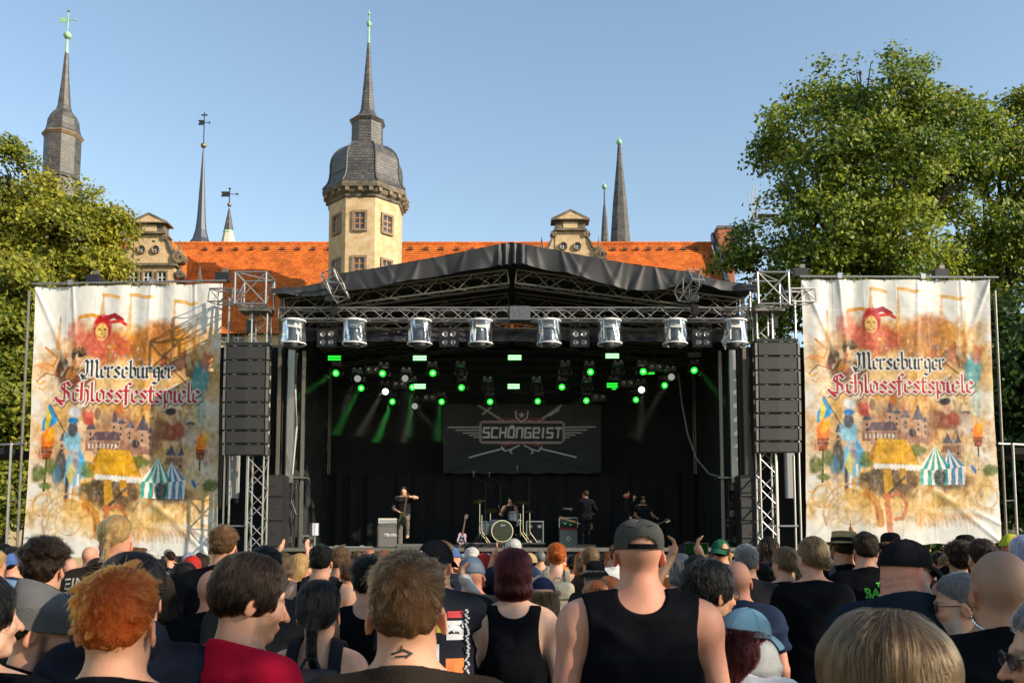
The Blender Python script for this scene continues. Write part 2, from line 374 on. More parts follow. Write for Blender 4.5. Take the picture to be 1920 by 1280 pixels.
def scroll(b, cx, cz, r, y0, y1, turns=1.4, a0=0, sgn=1, t=0.08):
    pts = []
    for k in range(22):
        a = a0 + sgn * turns * 2 * math.pi * k / 21; rr = r * (1 - 0.8 * k / 21); pts.append((cx + rr * math.cos(a), cz + rr * math.sin(a)))
    for k in range(21):
        p, q = pts[k], pts[k + 1]; d = Vector((q[0] - p[0], q[1] - p[1])).normalized() * t; n = (-d.y, d.x)
        b.prism([(p[0] - n[0], p[1] - n[1]), (q[0] - n[0], q[1] - n[1]), (q[0] + n[0], q[1] + n[1]), (p[0] + n[0], p[1] + n[1])], y0 - 0.004 * (k % 2), y1)
def gable(pxc, top, S, label, full):
    """renaissance dormer gable: windows, scrolled middle with two round eyes, pedimented top. S = px of gable scale"""
    cx = at(pxc, top, WY - 0.5).x; zt = wz(top, WY - 0.5); m = (WY - 0.5) / FPX * S            # metres per photo pixel
    g = empty('dormer_gable', (cx, WY - 0.5, 0)); tag(g, label, 'gable')
    z = lambda dy: zt - dy * m
    def box(n, x0, x1, z1, z0, mat, y0=0.0, y1=0.7): return MB().bbox(x0 * m, x1 * m, y0, y1, z(z0), z(z1)).build(n, mat, g)
    # pediment
    MB().prism([(-37 * m, z(20)), (37 * m, z(20)), (37 * m, z(17)), (0, z(-1)), (-37 * m, z(17))], -0.28, 0.75).build('pediment_cornice', M_stone_dark, g)
    MB().prism([(-27 * m, z(18.5)), (27 * m, z(18.5)), (0, z(5))], -0.3, -0.28).build('pediment_field', M_plaster, g)
    box('attic', -29, 29, 20, 36, M_stone_dark, -0.06, 0.6); box('attic_panel', -14, 14, 22, 34.5, M_plaster, -0.10, 0.02)
    box('cornice', -32, 32, 36, 40, M_stone_dark, -0.2, 0.68)
    box('middle_wall', -29, 29, 40, 98, M_plaster, 0.0, 0.62)
    for s in (-1, 1):
        MB().prism([(s * 29.2 * m, z(98)), (s * 52 * m, z(98)), (s * 52 * m, z(84)), (s * 40 * m, z(70)), (s * 34 * m, z(55)), (s * 29.2 * m, z(50))][::s], 0.05, 0.5).build('shoulder_wall', M_plaster, g)
        b = MB(); pr = [(30, 50), (35, 56), (41, 70), (52, 84)]
        for k in range(3):
            (xa, ya), (xb, yb) = pr[k], pr[k + 1]; b.prism([(s * xa * m, z(ya)), (s * (xa - 2) * m, z(ya - 6)), (s * (xb + 2) * m, z(yb - 6)), (s * xb * m, z(yb))][::s], -0.06 - 0.003 * k, 0.58)
        b.build('coping', M_stone_dark, g)
        b = MB(); scroll(b, s * 31 * m, z(46), 6 * m, -0.12, 0.5, a0=0 if s > 0 else math.pi, sgn=s, t=0.05); b.build('volute', M_stone, g); b = MB(); scroll(b, s * 60 * m, z(85), 12.5 * m, -0.12, 0.5, a0=math.pi / 2, sgn=s, t=0.09)
        b.prism([(s * 60 * m + 9.5 * m * math.cos(a), z(85) + 9.5 * m * math.sin(a)) for a in [k * math.pi / 6 for k in range(12)]], -0.04, 0.42)
        b.build('volute', M_stone, g)
        ob = MB(); ob.lathe([(4.4 * m, 0), (4.4 * m, 5 * m), (3.2 * m, 5.5 * m), (3.2 * m, 7 * m), (3.6 * m, 7.5 * m), (0.6 * m, 26 * m), (0.9 * m, 27 * m), (0.0, 28.5 * m)], 4, (s * 55 * m, 0.25, z(75)), math.pi / 4); ob.build('obelisk', M_stone_dark, g)
        # round eye
        e = MB(); e.lathe([(5.6 * m, -0.02), (8.2 * m, -0.02), (8.2 * m, 0.10), (7.2 * m, 0.13), (5.6 * m, 0.06)], 24, (s * 13.5 * m, -0.0, z(70)), 0, Matrix.Rotation(R(90), 3, 'X'), caps=False)
        ey = e.build('round_window', M_stone, g, 50)
        MB().lathe([(5.7 * m, 0.0), (5.7 * m, 0.012)], 20, (s * 13.5 * m, -0.004, z(70)), 0, Matrix.Rotation(R(90), 3, 'X')).build('pane', M_glass, ey)
        f = MB(); f.bbox(s * 13.5 * m - 0.02, s * 13.5 * m + 0.02, -0.035, -0.015, z(75.5), z(64.5)); f.bbox(s * 13.5 * m - 5.5 * m, s * 13.5 * m + 5.5 * m, -0.033, -0.017, z(70) - 0.02, z(70) + 0.02); f.build('frame', M_woodw, ey)
    box('lower_cornice', -56, 56, 98, 103, M_stone_dark, -0.16, 0.7)
    box('lower_wall', -50, 50, 103, 240, M_plaster, 0.0, 0.62)
    for k in (-1, 0, 1): window(g, k * 27 * m, -0.03, z(136), z(114), 16 * m, M_woodw, 2, 2, 0.10)
    for s in (-1, 1):
        b = MB(); scroll(b, s * 62 * m, z(118), 8 * m, -0.1, 0.4, a0=math.pi / 2, sgn=s, t=0.07); b.build('volute', M_stone_dark, g)
        ob = MB(); ob.lathe([(5 * m, 0), (5 * m, 9 * m), (3.6 * m, 9.5 * m), (3.6 * m, 11 * m), (4 * m, 12 * m), (0.5 * m, 36 * m), (0, 38 * m)], 4, (s * 96 * m, 0.25, z(134)), math.pi / 4); ob.build('obelisk', M_stone_dark, g)
    # little saddle roof running back into the big roof
    MB().prism([(-30 * m, z(40)), (0, z(12)), (30 * m, z(40)), (30 * m, z(100)), (-30 * m, z(100))], 0.64, 6.3).build('dormer_roof', M_tile, g)
    return g
gable(282, 402, 1.0, 'scrolled gable with pediment above the white banner on the left', True)
gable(1069, 396, 1.0, 'scrolled gable with pediment rising right of the stage roof peak', True)

# chimney
cp = at(1358, 430, RY - 1); ch = empty('chimney', (cp.x, RY - 1, 0)); tag(ch, 'square red brick chimney at the end of the tiled roof', 'chimney')
cz = wz(428, RY - 1); MB().bbox(-0.5, 0.5, -0.45, 0.45, ridge_z - 5, cz - 0.2).build('stack', M_brick, ch)
MB().bbox(-0.56, 0.56, -0.5, 0.5, cz - 0.2, cz).build('cap', pmat('cap_stone', (0.12, 0.11, 0.10), 0.9), ch)
for s in (-1, 1): MB().bbox(s * 0.2 - 0.14, s * 0.2 + 0.14, -0.2, 0.2, cz, cz + 0.07).build('flue', M_iron, ch)

# octagonal stair tower
TY = 50.0; TX = at(686, 450, TY).x; A = 66.0 / FPX * TY; RC = A / math.cos(math.pi / 8)
tw = empty('octagonal_tower', (TX, TY, 0)); tag(tw, 'cream octagonal stair tower with slate bell roof and needle spire', 'tower')
tz = lambda py: wz(py, TY - A * 0.5)
k = TY / FPX
def octa(b, prof, n=8): return b.lathe(prof, n, (0, 0, 0), math.pi / 8)
octa(MB(), [(RC, 0), (RC, tz(383))]).build('wall', M_plaster, tw)
octa(MB(), [(RC * 1.005, tz(383)), (RC * 1.04, tz(381)), (RC * 1.05, tz(377)), (RC * 1.10, tz(374)), (RC * 1.13, tz(368)), (RC * 1.185, tz(366)), (RC * 1.20, tz(360)), (RC * 1.15, tz(354))]).build('cornice', M_stone_dark, tw)
fr = MB()
octa(MB(), [(RC * 1.075, tz(374.5)), (RC * 1.085, tz(367))]).build('frieze', M_plaster, tw)
for i in range(8):                                             # carved consoles under the eave
    a = math.pi / 2 * 0 + i * math.pi / 4
    for u in (-0.44, 0.02, 0.40):
        n = Vector((math.cos(a), math.sin(a), 0)); tvec = Vector((-n.y, n.x, 0)); p = n * (A * 1.11) + tvec * (u * A * 0.8)
        box_obj('console', (p.x, p.y, (tz(374) + tz(366)) / 2), (0.26, 0.20, (tz(366) - tz(374)) * .9), M_stone, tw, (0, 0, a))
def octprof(pts): return [(w * k / math.cos(math.pi / 8), tz(y)) for (w, y) in pts]
dome = octprof([(78, 356), (76, 353), (70, 345), (66.5, 335), (65, 322), (65, 308), (63, 296), (58, 285), (50, 276), (40, 269), (30, 265.5), (25, 264)])
# dome, eight curved fields and lead rolls on the hips
b = MB(); octa(b, dome); b.build('bell_roof', M_slate, tw)
for i in range(8):
    a = math.pi / 8 + i * math.pi / 4; b = MB(); b.path([(r * 1.005 * math.cos(a), r * 1.005 * math.sin(a), z + 0.01) for (r, z) in dome], 0.05, 6); b.build('hip_roll', M_slate_b, tw, 50)
octa(MB(), octprof([(29, 268), (28.5, 240), (28.5, 220)])).build('lantern', M_slate, tw)
octa(MB(), octprof([(29, 221), (33, 216), (31, 214), (25, 211), (18, 204), (13.5, 195), (11.5, 180), (9, 150), (5.5, 105), (2.8, 68), (2.5, 62)])).build('spire', M_slate, tw)
octa(MB(), octprof([(2.6, 64), (2.2, 55), (1.6, 32)])).build('spire_cap', M_copper, tw)
MB().lathe([(0.02, tz(31.5)), (0.09, tz(31)), (0.12, tz(29)), (0.15, tz(27)), (0.14, tz(24.5)), (0.09, tz(22.5)), (0.03, tz(21.5)), (0.03, tz(10)), (0.08, tz(9)), (0.09, tz(7.5)), (0.05, tz(6)), (0.01, tz(0))], 12).build('finial', M_copper, tw, 40)
for i, a in enumerate((0, 45, -45)):                           # windows of the three faces we see, two storeys
    M = Matrix.Rotation(R(a), 4, 'Z')
    off = -0.02 if a == 0 else 0
    window(tw, off, -A - 0.02, tz(441), tz(411), 0.56, M_wood, 2, 3, 0.13, M_stone, M)
    window(tw, off, -A - 0.02, tz(525), tz(494), 0.56, M_wood, 2, 3, 0.13, M_stone, M)
    window(tw, off, -A - 0.02, tz(620), tz(588), 0.56, M_wood, 2, 3, 0.13, M_stone, M)

def spire(name, label, px, Y, prof, ball, vane=None, cross=False, n=8, lean=0, cat='spire'):
    c = at(px, 457, Y); s = empty(name, (c.x, Y, 0)); tag(s, label, cat); kk = Y / FPX; zz = lambda py: wz(py, Y)
    for (pn, mat, pts) in prof: MB().lathe([(w * kk, zz(y)) for (w, y) in pts], n, (0, 0, 0), math.pi / n).build(pn, mat, s)
    if ball:
        py, r, mat = ball; rr = r * kk; b = MB(); b.lathe([(rr * math.sin(math.pi * j / 8) + 0.001, zz(py) - rr * math.cos(math.pi * j / 8)) for j in range(9)], 12); b.build('ball', mat, s, 60)
    if vane:
        y0, y1, yf, w, mat = vane
        MB().tube((0, 0, zz(y0)), (0, 0, zz(y1)), 0.045, 6).build('rod', mat, s)
        h = 10 * kk
        fl = MB(); f0 = -w * kk
        fl.prism([(f0, zz(yf) - h / 2), (-0.04, zz(yf) - h / 2), (-0.04, zz(yf) + h / 2), (f0, zz(yf) + h / 2), (f0 + 0.25 * h, zz(yf))][::1], -0.02, 0.02); fl.build('weather_vane', mat, s)
        pl = MB(); pl.tube((0.04, 0, zz(yf)), (0.85 * w * kk, 0, zz(yf)), 0.03, 6); pl.tube((0.8 * w * kk, 0, zz(yf)), (1.05 * w * kk, 0, zz(yf)), 0.12, 6, 0.01); pl.build('pointer', mat, s)
        if cross:
            MB().bbox(-6 * kk, 6 * kk, -0.03, 0.03, zz(y1 + 5) - 0.05, zz(y1 + 5) + 0.05).build('cross_arm', mat, s)
        else:
            MB().lathe([(0.01, zz(y1) - 0.1), (3 * kk, zz(y1)), (0.01, zz(y1) + 0.15)], 8).build('star', M_gilt, s)
    return s
SP = 78.0
spire('tower_spire', 'tall slate spire with bulb and green copper ball at far left', 109, SP, [
    ('tower_shaft', M_slate, [(46, 640), (46, 420), (42, 400), (36, 342)]), ('skirt', M_slate_b, [(84, 470), (50, 425), (46, 410)]),
    ('drum', M_slate, [(37, 340), (33, 332), (33, 262)]), ('eave', M_stone, [(33.5, 262), (38, 257), (36, 254)]),
    ('bulb', M_slate, [(37, 255), (32, 249), (29.5, 240), (28, 228), (23, 217), (15, 209), (12, 200), (10, 180), (7, 150), (4, 108), (3.4, 100)]),
    ('spire_cap', M_copper, [(3.4, 101), (1.8, 74)])], (67, 7.5, M_copper), (62, 22, 38, 18, M_copper))
spire('slender_spire', 'thin dark spire with gilt ball and cross left of the stair tower', 376, 74.0, [
    ('base_flare', M_lead, [(26, 470), (22, 458), (15, 448), (10.5, 432), (8, 410), (6.5, 380), (5, 350), (3.6, 327)]),
    ('needle', M_lead, [(3.8, 328), (2.4, 300), (1.2, 278)])], (273, 5.5, M_gilt), (270, 211, 230, 12, M_iron), True)
spire('pointed_turret', 'small turret with pale walls and short slate point and vane', 428, 76.0, [
    ('turret_wall', pmat('pale_render', (0.55, 0.50, 0.38), 0.9, var=0.1), [(15, 500), (13.5, 457), (9.5, 437)]), ('copper_ring', M_copper, [(10.5, 437), (9.6, 433)]),
    ('point', M_slate, [(9.5, 434), (1.2, 390)])], (384, 4.2, M_gilt), (380, 354, 364, 17, M_iron))
big = spire('cathedral_spire', 'tall eight sided slate spire with copper tip, right of centre', 1163, 82.0, [
    ('slate_spire', M_slate, [(21, 470), (20, 452), (14, 380), (6, 305), (3, 272)]), ('spire_cap', M_copper, [(3.1, 300), (1.8, 270)]), ('tip', M_copper, [(1.6, 263), (0.3, 253)])], (267, 5.6, M_copper))
p = MB(); kk = 82.0 / FPX; p.box((-1 * kk * 4, -10 * kk, wz(412, 82)), (12 * kk, 9 * kk, 4 * kk)); p.build('spire_dormer', M_slate_b, big)
spire('small_cathedral_spire', 'short thin slate spire just left of the tall one', 1134, 80.0, [
    ('slate_spire', M_slate, [(9, 470), (8, 452), (4.5, 405), (1.6, 380), (1.2, 352)]), ('tip', M_copper, [(1.2, 347), (0.2, 337)])], (350, 5, M_copper))
# scaffolding behind the big tree
sc = empty('scaffold_tower', (at(1425, 400, 66).x, 66, 0)); tag(sc, 'steel scaffold tower poking out beside the big tree', 'scaffold')
M_galv = pmat('galvanised_tube', (0.45, 0.46, 0.47), 0.4, metal=0.8)
kk = 66 / FPX; zz = lambda py: wz(py, 66)
for x in (-12, -6, 40):
    for y in (0, 1.2): MB().tube((x * kk, y, 0), (x * kk, y, zz(345 if x < 30 else 380)), 0.045, 6).build('standard', M_galv, sc)
for py in (372, 382, 392, 410, 418, 440, 452): MB().tube((-12 * kk, -0.05, zz(py)), (40 * kk, -0.05, zz(py)), 0.035, 6).build('ledger', M_galv, sc)
for py in (400, 470, 540): MB().bbox(-12 * kk, 40 * kk, 0, 1.1, zz(py) - 0.06, zz(py)).build('deck_board', pmat('scaffold_deck', (0.2, 0.24, 0.28), 0.8), sc)

# ------------------------------------------------------------------ trees
def leafmat(name, c1, c2):
    m, t, out = nt(name)
    b = t.nodes.new('ShaderNodeBsdfPrincipled'); b.inputs['Roughness'].default_value = 0.5; sock(b, 'Specular IOR Level').default_value = 0.35
    a = t.nodes.new('ShaderNodeAttribute'); a.attribute_name = 'Col'
    t.links.new(a.outputs['Color'], b.inputs['Base Color'])
    tr = t.nodes.new('ShaderNodeBsdfTranslucent'); hs = t.nodes.new('ShaderNodeHueSaturation'); hs.inputs['Hue'].default_value = 0.485; hs.inputs['Value'].default_value = 1.25
    t.links.new(a.outputs['Color'], hs.inputs['Color']); t.links.new(hs.outputs[0], tr.inputs[0])
    mx = t.nodes.new('ShaderNodeMixShader'); mx.inputs[0].default_value = 0.42
    t.links.new(b.outputs[0], mx.inputs[1]); t.links.new(tr.outputs[0], mx.inputs[2]); t.links.new(mx.outputs[0], out.inputs[0])
    return m
M_leaf = leafmat('leaf', None, None)
M_bark = pmat('bark', (0.055, 0.042, 0.03), 0.95, var=0.3, vscale=4, bump=0.6, bscale=10, stretch=(4, 4, 1))
def tree(label, base, clumps, nleaf, size, c1, c2, trunk_r, seed, fork=0.3, light=0.25):
    """clumps: ellipsoids (x,y,z,rx,ry,rz) in metres; leaves sit in sprays on their outer shells"""
    g = np.random.default_rng(seed)
    root = empty('broadleaf_tree', base); tag(root, label, 'tree')
    B = Vector(base); cl = np.array(clumps, float); cl[:, :3] -= np.array(base)
    vol = (cl[:, 3] * cl[:, 5] + cl[:, 3] * cl[:, 4] + cl[:, 4] * cl[:, 5]); pr = vol / vol.sum()
    nsp = int(nleaf * 2.1) // 30
    ci = g.choice(len(cl), nsp, p=pr)
    d = g.normal(size=(nsp, 3)); d /= np.linalg.norm(d, axis=1)[:, None]
    rad = g.random(nsp) ** 0.33 * 0.55 + 0.47
    rad *= 1 + 0.62 * (fbm(d * 2.4 + cl[ci, :3] * 0.7 + seed, 3, seed) - 0.5)
    sp = cl[ci, :3] + d * cl[ci, 3:6] * rad[:, None]
    keep = fbm(sp * 0.62 + 31.0 * seed, 3, seed + 5) > (0.475 if nleaf > 30000 else 0.44 if nleaf > 2000 else 0.3)                   # gaps between the sprays
    sp, d = sp[keep], d[keep]; n = len(sp)
    per = 30
    out = d * np.array([1, 1, 0.55]) + np.array([0, 0, 0.05]); out /= np.linalg.norm(out, axis=1)[:, None]
    L = g.normal(size=(n, per, 3)) * np.array([0.30, 0.30, 0.15]) * (size / 0.2) + (out[:, None, :] * (g.random((n, per, 1)) - 0.3) * 0.5)
    L[:, :, 2] -= 0.25 * (L[:, :, 0] ** 2 + L[:, :, 1] ** 2)
    P = (sp[:, None, :] + L).reshape(-1, 3)
    m = len(P)
    nrm = g.normal(size=(m, 3)) * 0.62 + np.repeat(out, per, 0) * 0.75 + np.array([0.12, -0.1, 0.45]); nrm /= np.linalg.norm(nrm, axis=1)[:, None]
    u = np.cross(nrm, g.normal(size=(m, 3))); u /= np.linalg.norm(u, axis=1)[:, None]; v = np.cross(nrm, u)
    s = size * (0.6 + 0.7 * g.random(m))[:, None]
    V = np.stack([P - u * s * 0.5, P + v * s * 0.33 + nrm * s * 0.06, P + u * s * 0.55, P - v * s * 0.33 + nrm * s * 0.06], 1).reshape(-1, 3)
    F = np.arange(4 * m).reshape(m, 4)
    me = mesh_np('crown', V, F, smooth=False)
    t = np.clip(0.45 + 1.1 * (np.repeat(fbm(sp * 0.5 + 9, 2, seed + 9), per) - 0.5) + 0.35 * g.normal(size=m), 0, 1)[:, None]
    C = np.array(c1) * (1 - t) + np.array(c2) * t
    dead = g.random(m) < 0.012; C[dead] = (0.16, 0.09, 0.03)
    set_col(me, np.repeat(C, 4, 0))
    cr = add('crown', me, M_leaf, root); cr['kind'] = 'stuff'
    # trunk and limbs
    b = MB(); zlow = min(cl[:, 2] - cl[:, 5] * 0.6); zf = max(2.2, zlow)
    top = cl[np.argmax(cl[:, 2])][:3] - np.array([0, 0, .8])
    pts = [Vector((0, 0, -0.1)), Vector((0.1, 0, zf * 0.5)), Vector((0.05, 0.05, zf))]
    hub = pts[-1]; mid = (hub + Vector(top)) * 0.5 + Vector((0.3, 0, 0))
    b.path(pts + [mid, Vector(top)], [trunk_r * 1.25, trunk_r, trunk_r * 0.8, trunk_r * 0.45, trunk_r * 0.08], 10)
    b.build('trunk', M_bark, root, 60)
    for c in cl:
        c = Vector(c[:3]); t0 = g.random() * 0.5
        a = hub.lerp(mid, t0); e = c; m1 = a.lerp(e, 0.45) + Vector((g.normal() * 0.4, g.normal() * 0.4, 0.8)); lb = MB()
        lb.path([a, a.lerp(m1, .5) + Vector((0, 0, .15)), m1, e], [trunk_r * 0.42, trunk_r * 0.34, trunk_r * 0.24, trunk_r * 0.06], 7)
        for q in range(3):
            e2 = e + Vector((g.normal(), g.normal(), g.normal() * 0.6)) * 0.6; m2 = m1.lerp(e, .5)
            lb.path([m2, m2.lerp(e2, .5) + Vector((0, 0, .2)), e2], [trunk_r * .15, trunk_r * .1, trunk_r * .03], 5)
        lb.build('limb', M_bark, root, 60)
    return root
def pxclumps(lst, Y):
    o = []
    for (px, py, r, ry, dy) in lst:
        p = at(px, py, Y + dy); k = (Y + dy) / FPX; o.append((p.x, p.y, p.z, r * k, max(r, ry) * k * 0.95, ry * k))
    return o
G1, G2 = (0.028, 0.080, 0.012), (0.29, 0.345, 0.032)
TR = 43.0
tree('broad tree with the highest crown, behind the banner on the right', (at(1655, 1000, TR).x, TR, 0), pxclumps([
    (1648, 165, 75, 60, 0), (1612, 132, 42, 34, 0), (1688, 128, 40, 34, 0.5), (1650, 200, 90, 60, -1.5), (1770, 235, 66, 56, 0), (1815, 250, 60, 55, 1), (1790, 330, 75, 65, -1), (1560, 160, 50, 42, 0), (1580, 205, 70, 55, 1), (1720, 215, 70, 55, -1), (1500, 240, 62, 55, 0), (1460, 285, 45, 35, 1), (1600, 290, 85, 70, -2.5), (1690, 320, 90, 75, -2.5), (1530, 330, 80, 65, -2), (1480, 385, 60, 50, 0),
    (1560, 420, 90, 70, -3), (1660, 430, 90, 70, -3), (1750, 300, 70, 70, 1), (1740, 430, 80, 80, 0), (1440, 465, 75, 50, 0), (1390, 500, 55, 40, 0), (1500, 500, 80, 55, -2), (1600, 520, 100, 60, -2), (1700, 540, 100, 70, -1), (1640, 620, 120, 70, 0), (1650, 360, 110, 120, 3), (1475, 570, 60, 50, 0), (1440, 620, 50, 50, 1)], TR),
    70000, 0.225, G1, G2, 0.55, 3)
tree('spreading tree filling the upper right corner behind the banner', (at(1880, 1000, TR + 3).x, TR + 3, 0), pxclumps([
    (1810, 240, 60, 55, 0), (1880, 235, 60, 55, 0), (1950, 215, 70, 55, 0), (1840, 310, 70, 60, -2), (1920, 320, 80, 70, -2), (1800, 400, 70, 60, -2), (1890, 420, 80, 65, -3), (1840, 500, 80, 60, -2), (1960, 480, 90, 90, 0), (1780, 520, 80, 60, 0), (1900, 570, 90, 70, -1), (2040, 330, 90, 110, 0)], TR + 3),
    46000, 0.225, G1, G2, 0.5, 4)
tree('dark leafy tree beside the right edge of the right banner', (at(1960, 1000, 34).x, 34, 0), pxclumps([
    (1920, 620, 80, 70, 0), (1930, 720, 85, 80, 0), (1900, 800, 70, 60, 1), (1960, 850, 90, 90, 0), (1910, 920, 60, 60, 1), (2030, 700, 90, 120, 0), (1860, 660, 60, 60, 3)], 34.0),
    24000, 0.24, (0.018, 0.05, 0.010), (0.06, 0.105, 0.018), 0.4, 5)
tree('yellowing tree in front of the slate spire at upper left', (at(60, 1000, 47).x, 47, 0), pxclumps([
    (10, 310, 45, 45, 0), (-40, 350, 60, 60, 0), (15, 385, 40, 45, 1), (100, 375, 62, 42, 0), (165, 395, 55, 42, 0), (60, 420, 60, 45, -1), (205, 425, 38, 34, 0), (130, 440, 70, 45, -1.5), (-20, 450, 70, 60, 0), (40, 500, 70, 45, -1), (100, 520, 80, 45, -1), (180, 505, 55, 40, -1)], 47.0),
    38000, 0.225, (0.06, 0.10, 0.012), (0.38, 0.36, 0.03), 0.45, 6)
tree('leafy tree growing down beside the left edge of the left banner', (at(-10, 1000, 38).x, 38, 0), pxclumps([
    (20, 540, 60, 55, 0), (-40, 600, 80, 80, 0), (30, 640, 55, 65, 0.5), (10, 740, 65, 70, 0), (30, 830, 50, 60, 0.8), (-40, 800, 80, 90, 0), (10, 920, 60, 60, 0), (70, 560, 50, 35, 2)], 38.0),
    24000, 0.26, (0.09, 0.13, 0.014), (0.27, 0.27, 0.026), 0.4, 8)
# trees off to the right of the photographer, which dapple the near part of the crowd
tree('shade tree on the lawn to the right of the photographer', (16.5, -3.6, 0), [
    (16.5, -3.6, 9.6, 3.2, 2.6, 2.2), (14.6, -2.6, 8.4, 2.6, 2.2, 1.8), (18.4, -4.8, 8.6, 2.8, 2.4, 2.0), (16.2, -4.6, 7.0, 2.8, 2.4, 1.6), (18.6, -2.6, 10.2, 2.6, 2.4, 2.0), (13.9, -4.6, 9.8, 2.2, 2.2, 1.8)],
    850, 0.30, G1, G2, 0.42, 9)
tree('young shade tree standing right of the crowd', (11.8, 3.0, 0), [
    (11.8, 3.0, 5.6, 1.9, 1.9, 1.5), (10.8, 3.6, 4.6, 1.5, 1.5, 1.1), (12.8, 2.4, 4.4, 1.6, 1.6, 1.1)], 420, 0.26, G1, G2, 0.16, 10)
# wood far behind, closing the view below the crowns
for i_, (px_, lab_) in enumerate(((1420, 'behind the right speaker column'), (1560, 'behind the inner half of the right banner'), (1700, 'behind the outer half of the right banner'), (1850, 'right of the right banner'), (-60, 'at the far left'))):
    tree(f'dark far tree low {lab_}', (at(px_, 1000, 62).x, 62, 0), pxclumps([(px_, 880, 85, 75, 0), (px_ - 60, 940, 70, 60, 1), (px_ + 60, 940, 70, 60, -1), (px_, 990, 100, 50, 0), (px_ + 30, 800, 70, 60, 0)], 62.0), 5000, 0.5, (0.03, 0.06, 0.012), (0.07, 0.11, 0.02), 0.4, 20 + i_)
# ------------------------------------------------------------------ stage
M_alu = pmat('truss_aluminium', (0.38, 0.37, 0.35), 0.40, metal=0.85, var=0.15, vscale=8)
M_alu_dim = pmat('dull_truss_tube', (0.20, 0.18, 0.15), 0.45, metal=0.7, var=0.2, vscale=8)
M_blkmetal = pmat('black_metal', (0.018, 0.018, 0.019), 0.45, metal=0.3)
M_blkpaint = pmat('black_cabinet_paint', (0.009, 0.009, 0.009), 0.6, bump=0.2, bscale=120)
M_grille = pmat('black_grille', (0.013, 0.012, 0.011), 0.6, metal=0.0, bump=0.5, bscale=260)
M_cloth_blk = pmat('black_molton', (0.006, 0.006, 0.007), 0.95, var=0.3, vscale=2)
M_tarp = pmat('black_pvc_tarpaulin', (0.016, 0.0155, 0.015), 0.58, var=0.45, vscale=1.2, bump=0.1, bscale=14, spec=0.45)
M_tarp_in = pmat('tarpaulin_underside', (0.035, 0.033, 0.03), 0.75)
M_scrim = pmat('grey_scrim', (0.011, 0.013, 0.014), 0.9, var=0.2, vscale=1.0)
M_deck = pmat('stage_deck_black', (0.03, 0.028, 0.026), 0.6, var=0.3, vscale=3)
M_white_alu = pmat('pale_case_edge', (0.55, 0.54, 0.52), 0.4, metal=0.7)
SY = 27.0
STZ = wz(1027, 30.5)                                         # top of the stage deck
sx0, sx1 = wx(500, 1030, SY), wx(1428, 1030, SY)
def truss(name, label, p0, p1, s, mat=M_alu, up=(0, 0, 1), faces=(0, 1, 2, 3), rc=0.028, rb=0.014, bay=1.1, group=None, n=8):
    p0, p1 = Vector(p0), Vector(p1); d = (p1 - p0); L = d.length; d.normalize(); u = Vector(up)
    a = d.cross(u).normalized(); u = a.cross(d).normalized(); h = s / 2
    root = empty(name, p0); tag(root, label, 'truss', group)
    cs = [a * h + u * h, a * -h + u * h, a * -h - u * h, a * h - u * h]
    for c in cs: tube_obj('chord', p0 + c, p1 + c, rc, mat, root, n)
    nb = max(2, round(L / (s * bay)))
    for f in faces:
        c0, c1 = cs[f], cs[(f + 1) % 4]
        for i in range(nb):
            A, B = p0 + d * (L * i / nb), p0 + d * (L * (i + 1) / nb)
            if (i + f) % 2: tube_obj('brace', A + c0, B + c1, rb, mat, root, 6)
            else: tube_obj('brace', A + c1, B + c0, rb, mat, root, 6)
        for q in (p0, p1): tube_obj('end_brace', q + c0, q + c1, rb * 1.2, mat, root, 6)
    return root
# deck
st = empty('stage', (0, SY, 0)); tag(st, 'black concert stage platform in front of the castle', 'stage')
MB().bbox(sx0, sx1, 0, 9.2, STZ - 0.14, STZ).build('deck', M_deck, st)
MB().bbox(sx0 + 0.03, sx1 - 0.03, 0.05, 9.1, 0, STZ - 0.144).build('skirt', M_cloth_blk, st)
MB().bbox(sx0, sx1, -0.03, -0.003, STZ - 0.12, STZ - 0.02).build('edge_rail', M_alu_dim, st)
# drapes: folded sheets with real depth
def drape(name, label, x0, x1, y, z0, z1, mat, amp=0.06, freq=5.0, nx=160, nz=10, cat='curtain', wr=0.0, seed=1, top_sag=0.0):
    X = np.linspace(x0, x1, nx); Z = np.linspace(z0, z1, nz); gx, gz = np.meshgrid(X, Z, indexing='ij')
    ph = 2.2 * np.sin(gx * 0.9 + seed) + 1.3 * np.sin(gx * 2.3 + seed * 2)
    yy = y + amp * np.sin(gx * freq + ph) + 0.4 * amp * np.sin(gx * freq * 2.3 + 1.0 + ph)
    if wr: yy = yy + wr * (fbm(np.stack([gx * 1.3, gz * 1.1, gx * 0 + seed], -1), 3, seed) - 0.5)
    if top_sag: gz = gz - top_sag * np.abs(np.sin(gx * 1.6 + seed)) * ((gz - z0) / (z1 - z0))
    V = np.stack([gx, yy, gz], -1).reshape(-1, 3); i = np.arange(nx * nz).reshape(nx, nz)
    F = np.stack([i[:-1, :-1], i[1:, :-1], i[1:, 1:], i[:-1, 1:]], -1).reshape(-1, 4)
    V2 = V + np.array([0, 0.012, 0]); n = len(V)
    o = add(name, mesh_np(name, np.concatenate([V, V2]), np.concatenate([F, (F + n)[:, ::-1]])), mat); tag(o, label, cat); return o
drape('lower_curtain', 'low black pleated curtain across the rear of the stage', wx(598, 950, 34), wx(1330, 950, 34), 34.0, STZ + 0.002, wz(888, 34), M_cloth_blk, 0.07, 9.0, 300)
drape('upper_backdrop', 'tall dark backdrop cloth behind the stage lights', wx(560, 800, 35.6), wx(1370, 800, 35.6), 35.6, STZ + 0.2, wz(620, 35.6), M_scrim, 0.04, 1.4, 120)
